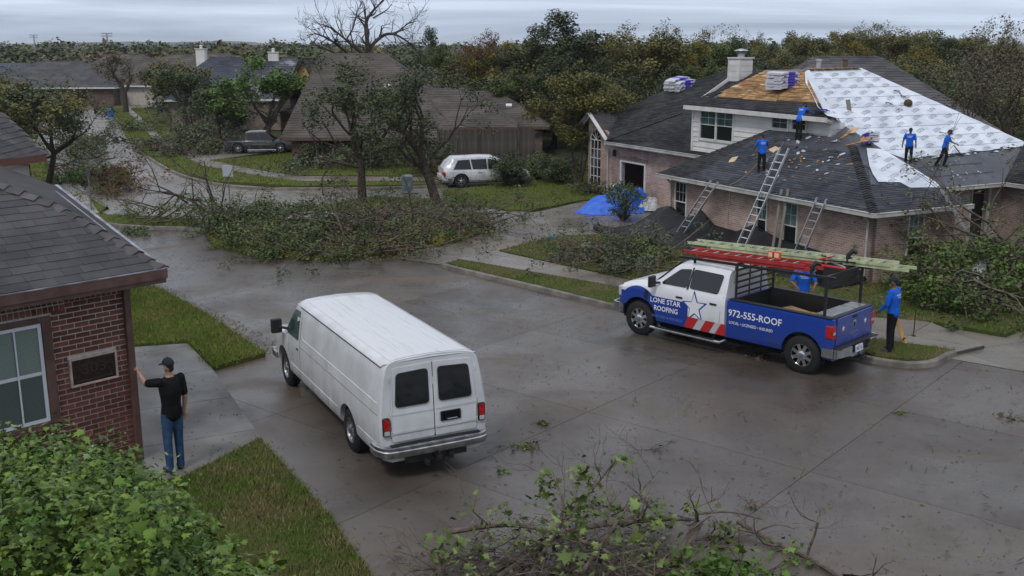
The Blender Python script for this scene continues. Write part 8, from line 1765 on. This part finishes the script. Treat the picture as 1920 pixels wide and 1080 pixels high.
# ---- parked cars
def car(name, label, cat, loc, rz, paintm, L, W, Hh, kind='suv', wr=.36, sc=1.0, roofm=None):
    t = thing(name, label, cat, loc, rz); t.scale = (sc,) * 3; m = MB(); x0, x1 = -L / 2, L / 2; belt = Hh * .56; g = Hh - belt; w = W / 2
    def sec(x, b, top, ww=1.0, kk=1.0):
        gg = top - b; return (x, [(0, .26), (w * .86 * ww, .26), (w * .97 * ww, .36), (w * ww, .55), (w * .985 * ww, b - .08), (w * .95 * ww, b), (w * (.93 - .02 * kk) * ww, b + gg * .1), (w * (.90 - .10 * kk) * ww, b + gg * .72), (w * (.82 - .10 * kk) * ww, b + gg * .93), (w * .45, top - .001), (0, top + .01)])
    if kind == 'suv': S = [sec(x0, .9, .95, .90, 0), sec(x0 + .06, belt, belt + .06, .94, 0), sec(x0 + .25, belt, belt + g * .6, .97), sec(x0 + .55, belt, Hh - .03), sec(0 - .2, belt, Hh), sec(L * .08, belt, Hh - .02), sec(L * .17, belt, Hh - .16), sec(L * .26, belt - .03, belt + g * .35), sec(L * .32, belt - .06, belt + .03, 1, 0), sec(L * .44, belt - .12, belt - .05, .97, 0), sec(x1 - .04, belt - .22, belt - .16, .92, 0), sec(x1, .62, .70, .86, 0)]
    else: S = [sec(x0, 1.02, 1.06, .95, 0), sec(x0 + .08, belt, belt + .03, .98, 0), sec(-L * .20, belt, belt + .03, 1, 0), sec(-L * .19, belt, Hh - .06, 1), sec(0, belt, Hh), sec(L * .10, belt, Hh - .03), sec(L * .20, belt, belt + g * .30), sec(L * .235, belt - .02, belt + .04, 1, 0), sec(L * .42, belt - .10, belt - .02, .97, 0), sec(x1 - .05, belt - .18, belt - .12, .93, 0), sec(x1, .7, .78, .88, 0)]
    loft(m, S); b = m.build('body', paintm, t); fx, rx = L * .31, -L * .30; bpy.context.view_layer.update(); mw = t.matrix_world.copy(); b.parent = None; b.matrix_world = Matrix(); cutout(b, [cyl_cut(fx, wr + .07, -2, 2, wr), cyl_cut(rx, wr + .07, -2, 2, wr)]); b.parent = t; smooth_mesh(b.data, 30)
    m = MB(); m.bb(x0 + .3, x1 - .3, -w * .8, w * .8, .22, .7); m.build('underbody', DARKG, t)
    for x in (fx, rx):
        for s in (1, -1): wheel(t, x, s * (w - .13), wr, .22, s, 6, CHROME_D)
    for s in (1, -1):
        gy = lambda z: s * float(np.interp(z, [belt, belt + g * .1, belt + g * .72, Hh], [w * .96, w * .918, w * .815, w * .72]))
        if kind == 'suv': PS = [[(x0 + .48, belt + .06), (x0 + .72, belt + g * .74), (-L * .20, belt + g * .78), (-L * .18, belt + .05)], [(-L * .165, belt + .05), (-L * .185, belt + g * .78), (-.02, belt + g * .80), (.0, belt + .05)], [(.06, belt + .05), (.05, belt + g * .80), (L * .13, belt + g * .66), (L * .25, belt + .12), (L * .25, belt + .05)]]
        else: PS = [[(-L * .175, belt + .05), (-L * .17, belt + g * .78), (-.02, belt + g * .80), (.0, belt + .05)], [(.06, belt + .05), (.05, belt + g * .80), (L * .12, belt + g * .66), (L * .20, belt + .10), (L * .20, belt + .05)]]
        for P in PS: m = MB(); side_panel(m, P, [gy(z) + s * .004 for x, z in P], s * .008); m.build('side_window', GLASS, t, fix=True)
        m = MB(); m.box((x0 + .03, s * w * .80, belt - .16), (.10, .34, .22)); m.build('tail_light', REDL, t, bevel=.03); m = MB(); m.box((x1 - .08, s * w * .74, belt - .32), (.2, .36, .16)); m.build('headlight', CLEARL, t, bevel=.03)
        m = MB(); m.box((L * .20, s * (w + .10), belt + .12), (.12, .2, .15)); m.build('wing_mirror', paintm, t, bevel=.03); m = MB()
        for hx in (-.35, .62) if kind == 'suv' else (-.3, .7): m.box((hx, s * (w * .985), belt - .12), (.18, .03, .035))
        m.build('door_handle', CHROME_D, t)
        if kind != 'suv': m = MB(); m.tube([(-.9, s * (w + .06), .32), (1.4, s * (w + .06), .32)], .045, 8); m.box((.2, s * (w + .005), .78), (1.4, .02, .06)); m.build('side_step', CHROME, t)
    m = MB(); m.bb(x0 - .06, x0 + .1, -w * .9, w * .9, .38, .60); m.build('rear_bumper', CHROME_D if kind != 'suv' else paintm, t, bevel=.04)
    if kind != 'suv':
        c2 = MB(); c2.bb(x0 + .12, -L * .21, -w + .12, w - .12, .85, 2); b.parent = None; b.matrix_world = Matrix(); cutout(b, [c2]); b.parent = t
        m = MB(); m.bb(x0 + .14, -L * .215, -w + .14, w - .14, .80, belt + .05); m.build('bed_cover', BLACKP, t, bevel=.01)
    else:
        m = MB(); P = [(x0 + .12, -.62, belt + .08), (x0 + .12, .62, belt + .08), (x0 + .42, .56, Hh - .16), (x0 + .42, -.56, Hh - .16)]; m.add([(p[0] - .02, p[1], p[2]) for p in P], [(0, 1, 2, 3)]); m.build('rear_window', GLASS, t)
    return t
pc = np.array(G(878, 352)); car('white_car', 'mud splashed white hatchback parked on the side drive behind the green shrub', 'car', (pc[0] + .75, pc[1] + 1.1, .0), R(14), paint('paint_white_muddy', (.55, .56, .58), rough=.4, dirt=.12), 4.3, 1.75, 1.5, 'suv', .32, 1.04)
pc = np.array(G(480, 293)); car('black_pickup', 'black pickup with chrome side step parked on the drive by the bright green tree', 'pickup truck', (pc[0], pc[1] + 1.4, .1), R(5), paint('paint_black', (.012, .014, .020), rough=.25), 5.6, 2.0, 1.85, 'pickup', .42, .80)
pc = np.array(G(195, 188)); car('dark_car', 'dark car with pale roof parked across the end of the far street', 'car', (pc[0], pc[1] + 1, .1), R(182), paint('paint_dark_blue', (.03, .035, .05)), 4.9, 2.0, 1.7, 'suv', .38, 1.0)
# snapped branches lying on the white car
m = MB(); tips = []
for i in range(4): grow(m, (rng.uniform(-1, 1), rng.uniform(-.6, .6), .0), (rng.uniform(-1, 1), rng.uniform(-1, 1), .4), 1.3, .03, 3, tips, .5, 0, 2)
t = thing('fallen_branch', 'bare twiggy branch caught on the tail of the white car', 'fallen branch', (-3.6, 52.2, .3)); m.build('branches', BARK, t)
# ---- wooden fence behind the white car, boards one by one
FW_ = mat('fence_wood', (.050, .042, .038), rough=.95, vscale=3, col2=(.095, .082, .074), detail=6, tone=.25, stretch=(3, 3, .6))
def fence(label, a, b, h, bw=.15, gap=.012):
    a, b = np.array(a), np.array(b); L = np.linalg.norm(b - a); d = (b - a) / L; t = thing('wooden_fence', label, 'fence', (a[0], a[1], 0), math.atan2(d[1], d[0])); n = int(L / (bw + gap)); protos_ = []
    for k in range(5):
        m = MB(); hh = h * rng.uniform(.96, 1.03); m.add([(0, -.01, .05), (bw, -.01, .05), (bw, -.01, hh - .05), (bw * .75, -.01, hh), (bw * .25, -.01, hh), (0, -.01, hh - .05), (0, .01, .05), (bw, .01, .05), (bw, .01, hh - .05), (bw * .75, .01, hh), (bw * .25, .01, hh), (0, .01, hh - .05)], [(0, 1, 2, 3, 4, 5), (11, 10, 9, 8, 7, 6)] + [(i, 6 + i, 6 + (i + 1) % 6, (i + 1) % 6) for i in range(6)]); me = m.mesh('fence_board', FW_); me.attributes['tone'].data.foreach_set('value', [rng.random()] * 8); protos_.append(me)
    for i in range(n): o = link('fence_board', protos_[i % 5], t, loc=(i * (bw + gap), -.05 + rng.uniform(-.008, .008), 0)); o.rotation_euler.y = rng.uniform(-.012, .012)
    m = MB()
    for z in (.35, h * .55, h - .3): m.bb(0, L, -.03, .03, z, z + .09)
    m.build('rail', FW_, t)
    for i in range(int(L / 2.4) + 1): m = MB(); m.bb(i * 2.4 - .05, i * 2.4 + .05, -.12, -.02, 0, h + .12); m.build('post', FW_, t)
    return t
fence('weathered wooden fence between the brown house and the driveway trees', onD(820, 200, 60)[:2], onD(1008, 200, 61.5)[:2], 2.3)
fence('short grey wooden fence beside the far right brick wing', HW(-1.0, 9.0)[:2] + np.array((1.2, -.6)), HW(3.2, 8.6)[:2] + np.array((1.2, -.6)), 1.25)

# ------------------------------------------------------------------ foreground: sycamore shrub, limb pile, small litter
def lobed_leaf_mesh(name, C, D, size, mt, seed=0, asp=1.0, cup=.25):
    """maple-like five lobed leaves: C centres, D drooping normals."""
    g_ = np.random.default_rng(seed); out = [(0, -.50), (.30, -.34), (.62, -.30), (.34, .02), (.52, .34), (.20, .24), (0, .72), (-.20, .24), (-.52, .34), (-.34, .02), (-.62, -.30), (-.30, -.34)]
    base = np.array([(x, y, -cup * (x * x + .3 * y * y)) for x, y in out] + [(0, -.1, .03)]); n = len(C); C = np.asarray(C, float)
    nrm = np.asarray(D, float); nrm /= np.linalg.norm(nrm, axis=1, keepdims=True); a = g_.normal(0, 1, (n, 3)); a -= nrm * (a * nrm).sum(1, keepdims=True); a /= np.linalg.norm(a, axis=1, keepdims=True); b = np.cross(nrm, a)
    s = size * g_.uniform(.4, 1.3, (n, 1, 1)) * (1 + .9 * (g_.random((n, 1, 1)) < .12)); asp = asp * g_.uniform(.45, 1.0, (n, 1, 1)); V_ = C[:, None, :] + s * (base[None, :, 0:1] * a[:, None, :] * asp + base[None, :, 1:2] * b[:, None, :] + base[None, :, 2:3] * nrm[:, None, :])
    k = len(base); f = np.array([(i, (i + 1) % 12, 12) for i in range(12)]); F_ = (np.arange(n)[:, None, None] * k + f[None]).reshape(-1, 3); return np_mesh(name, V_.reshape(-1, 3), F_, mt, np.repeat(g_.random(n), 12))
def leafy(name, label, loc, blobs, nleaf, size, mt, pale=.12, stems=40, seed=5, twig=.8, cat='shrub', bark=BARK, shell=.75):
    t = thing(name, label, cat, loc); g_ = np.random.default_rng(seed); C = []; D = []
    wts = np.array([b[1][0] * b[1][1] for b in blobs]); wts = wts / wts.sum(); shoots = []
    for i in range(nleaf // 14):
        c, r = blobs[g_.choice(len(blobs), p=wts)]; u = g_.normal(0, 1, 3); u[2] = abs(u[2]) * .9 - .2; u /= np.linalg.norm(u); rad = shell + (1.08 - shell) * g_.random(); p = np.array(c) + u * np.array(r) * rad; shoots.append((p, u))
        L = twig * g_.uniform(.25, .6); dr = u + g_.normal(0, .45, 3) + (0, 0, .3); dr /= np.linalg.norm(dr)
        for k in range(14): s = g_.random(); q = p + dr * L * (s - .4) + g_.normal(0, .06, 3); C.append(q); nn = u * .5 + (0, 0, .8) + g_.normal(0, .55, 3); D.append(nn)
    C = np.array(C); D = np.array(D); m = MB()
    for p, u in shoots[::max(1, len(shoots) // stems)]: b = np.array((p[0] * .5, p[1] * .5, max(.05, p[2] - 1.2))); m.tube([b, (b + p) / 2 + g_.normal(0, .05, 3), p, p + u * .12], [.022, .014, .008, .004], 4, caps=False)
    m.build('stems', bark, t); n2 = int(len(C) * pale); idx = g_.permutation(len(C))
    link('foliage', lobed_leaf_mesh('foliage', C[idx[n2:]], D[idx[n2:]], size, mt, seed), t)
    if n2: link('turned_leaves', lobed_leaf_mesh('turned_leaves', C[idx[:n2]], -D[idx[:n2]] + (0, 0, 1.6), size, L_PALE, seed + 1), t)
    return t
F1 = (-4.1, 8.6, 0)
leafy('sycamore_shrub', 'big bright green broad leaved shrub filling the lower left corner before the brick wall', (-4.3, 9.6, 0), [((-1.2, 1.2, 1.5), (1.5, 1.3, 1.15)), ((.0, 1.2, 1.05), (1.0, .95, .8)), ((-.3, .1, 1.9), (1.3, 1.0, 1.0)), ((-2.2, .4, 2.0), (1.2, 1.2, 1.0)), ((.4, .1, 1.15), (.7, .7, .75)), ((0, -1.0, 2.2), (1.3, .9, .9)), ((-1.4, 2.2, 1.0), (1.3, .8, 1.0))], 40000, .062, L_SYC, .10, 90, 5)
leafy('sycamore_shrub', 'looser green leafy sapling right of the big lower left shrub with grass beyond', (-2.25, 9.4, 0), [((-.2, .2, .75), (.55, .5, .65)), ((.1, .0, .95), (.5, .5, .55)), ((.0, -.9, 1.4), (.65, .5, .55)), ((-.6, -.4, 1.6), (.65, .6, .55))], 7000, .070, L_SYC, .08, 34, 9)
# limb pile in front
t = thing('brush_pile', 'heap of bare limbs and broad green leaves on the wet street at the bottom edge', 'brush pile', (1.0, 13.2, 0)); m = MB(); tips = []
for pts, r0, r1 in (([(-1.6, -1.2, .1), (-.6, -.2, .35), (.1, .6, .75), (.55, 1.25, 1.0)], .045, .012), ([(-1.4, -.6, .1), (-.2, .1, .4), (.9, .35, .45), (1.7, .8, .25)], .05, .02), ([(.55, .25, .45), (.9, .65, .35), (1.35, .9, .1)], .06, .05), ([(1.1, -.2, .06), (1.5, .3, .12), (1.75, .75, .22)], .06, .05), ([(-1.9, .3, .3), (-.9, .1, .5), (.2, -.4, .4), (1.2, -1.2, .15)], .04, .02), ([(-.9, -1.2, .2), (-.3, .2, .6), (-.4, 1.0, .9)], .035, .01), ([(1.6, .85, .3), (2.2, .95, .3), (2.7, .9, .2)], .022, .01), ([(2.35, 1.0, .12), (2.75, .5, .06), (3.2, -.1, .05), (3.6, -.9, .04)], .035, .04), ([(2.6, .75, .1), (2.9, .82, .16), (3.15, .80, .1)], .015, .008), ([(-.1, -.9, .3), (.6, .2, .7), (1.2, 1.3, .8)], .03, .008)):
    P = arc(pts, 5); m.tube([tuple(p) for p in P], [r0 + (r1 - r0) * i / (len(P) - 1) for i in range(len(P))], 7)
    for i in range(3, len(P), 3): grow(m, P[i], nrng.normal(0, 1, 3) * (1, 1, .35) + (0, 0, .25), .55, min(r0, r1) * .6 + .003, 2, tips, .5, .05, 2, .16, .65, .003)
for i in range(260):
    a = rng.uniform(0, 6.28); q = nrng.normal(0, 1, 2) * (1.0, .55); q = q + (-.3, -.5); z0 = .03 + rng.random() * .45 * max(0, 1 - abs(q[0] + .3) / 2.4); grow(m, (q[0], q[1], z0), (math.cos(a), math.sin(a), rng.uniform(-.1, .2)), rng.uniform(.3, .9), rng.uniform(.004, .012), 1, tips, .4, 0, 2, .2, .6, .003)
for i in range(len(m.v)):
    if m.v[i][2] < .005: m.v[i] = (m.v[i][0], m.v[i][1], .005)
m.build('limbs', mat('bark_limb', (.06, .045, .036), rough=.85, vscale=9, col2=(.15, .12, .095), detail=6, bump=.5, bscale=30), t, kind='stuff')
g_ = np.random.default_rng(77); cl = [((-.45, 1.15, .65), .20, 60), ((.05, 1.3, .75), .18, 45), ((.15, .6, .6), .28, 90), ((-.1, .2, .6), .3, 80), ((1.0, .35, .5), .3, 80), ((.6, 1.25, .95), .15, 22), ((-1.9, -.2, .35), .3, 60), ((-1.2, 0, .5), .35, 70), ((-.6, -.3, .5), .45, 110), ((.6, -.5, .5), .45, 80), ((-.2, -1.0, .5), .6, 120), ((1.6, .9, .35), .12, 20), ((2.1, .6, .12), .2, 60), ((2.9, -.1, .15), .2, 60), ((-1.5, -.9, .35), .5, 90), ((.9, .1, .35), .4, 60)]
C = np.concatenate([np.array(c) + g_.normal(0, r * .55, (n, 3)) for c, r, n in cl]); C[:, 2] = np.maximum(C[:, 2], .04); D = g_.normal(0, .6, (len(C), 3)) + (0, 0, .7)
link('leaves', lobed_leaf_mesh('leaves', C, D, .088, mat('leaf_sycamore_dull', (.065, .10, .022), rough=.5, spec=.3, vscale=2.4, col2=(.14, .19, .045), tone=.4), 3), t, 'stuff')
C = np.array((0, -.4, .12)) + g_.normal(0, 1, (900, 3)) * (1.1, .6, .10); C[:, 2] = np.abs(C[:, 2]); link('dead_leaves', lobed_leaf_mesh('dead_leaves', C, g_.normal(0, .7, (900, 3)) + (0, 0, .8), .07, L_BROWN, 4), t, 'stuff')
t = thing('brush_pile', 'clump of dark green leaves at the bottom edge right of the limb heap', 'brush pile', (2.75, 12.5, 0)); C = g_.normal(0, 1, (520, 3)) * (.42, .30, .12) + (0, 0, .18); C[:, 2] = np.abs(C[:, 2]); link('leaves', lobed_leaf_mesh('leaves', C, g_.normal(0, .6, (520, 3)) + (0, 0, .8), .10, L_BRI, 5), t, 'stuff'); m = MB(); tips = []
for i in range(14): grow(m, (rng.uniform(-.4, .4), rng.uniform(-.3, .3), .1), (rng.uniform(-1, 1), rng.uniform(-1, 1), .1), .5, .012, 1, tips, .4, 0)
m.build('branches', BARK, t)
TW_ = [(985, 838, .34, 60, 'leafy green sprig with a bent twig on the wet street behind the van', L_MID), (1018, 795, .14, 26, 'tiny green sprig nearer the truck on the wet street', L_MID), (1425, 672, .34, 50, 'brown leafy twig lying beneath the pickup side', L_BROWN), (1688, 775, .12, 14, 'small green leaf cluster on the right of the street', L_MID), (1885, 785, .35, 24, 'dark forked twig at the right edge of the street', L_BROWN), (940, 887, .09, 14, 'single green leaf knot between the van and the limb heap', L_MID), (1230, 845, .3, 8, 'thin dead twigs scattered in mid street', L_BROWN), (555, 478, .5, 60, 'flattened leafy twig on the street before the green heap', L_MID), (1555, 672, .2, 8, 'crumbled dirt and twigs below the tow hitch', L_BROWN), (1785, 655, .35, 14, 'snapped twigs on the driveway apron kerb', L_BROWN), (440, 783, .08, 5, 'single yellow leaf on the walkway joint', L_YEL), (1410, 950, .2, 14, 'curled dry leaf cluster at the end of the long limb', L_BROWN)]
for px, py, s, n, lab, mt in TW_:
    t = thing('twig', lab, 'twig', (*G(px, py), .004)); m = MB(); tips = []
    for k in range(3): a = rng.uniform(0, 6.28); grow(m, (rng.uniform(-.3, .3) * s, rng.uniform(-.3, .3) * s, .02), (math.cos(a), math.sin(a), .05), s * 1.1, .007, 2, tips, .4, 0, 2, .15, .6, .003)
    for i in range(len(m.v)): m.v[i] = (m.v[i][0], m.v[i][1], max(.003, min(m.v[i][2], .08)))
    m.build('branches', BARK, t); C = g_.normal(0, 1, (n, 3)) * (s * .4, s * .35, .02) + (0, 0, .03); C[:, 2] = np.abs(C[:, 2]); link('leaves', lobed_leaf_mesh('leaves', C, g_.normal(0, .5, (n, 3)) + (0, 0, 1), .07, mt, 8), t, 'stuff')

# ------------------------------------------------------------------ damp air
m = MB(); m.bb(-3510, 3510, -65, 6010, -1.4, 27); hz = m.build('haze', None); hz.data.materials.clear(); hm = bpy.data.materials.new('haze'); hm.use_nodes = True; hm.node_tree.nodes.clear()
ho = hm.node_tree.nodes.new('ShaderNodeOutputMaterial'); hv = hm.node_tree.nodes.new('ShaderNodeVolumePrincipled'); hv.inputs['Density'].default_value = .00016; hv.inputs['Color'].default_value = (.92, .96, 1, 1); hm.node_tree.links.new(hv.outputs[0], ho.inputs['Volume']); hz.data.materials.append(hm); tag(hz, kind='stuff')
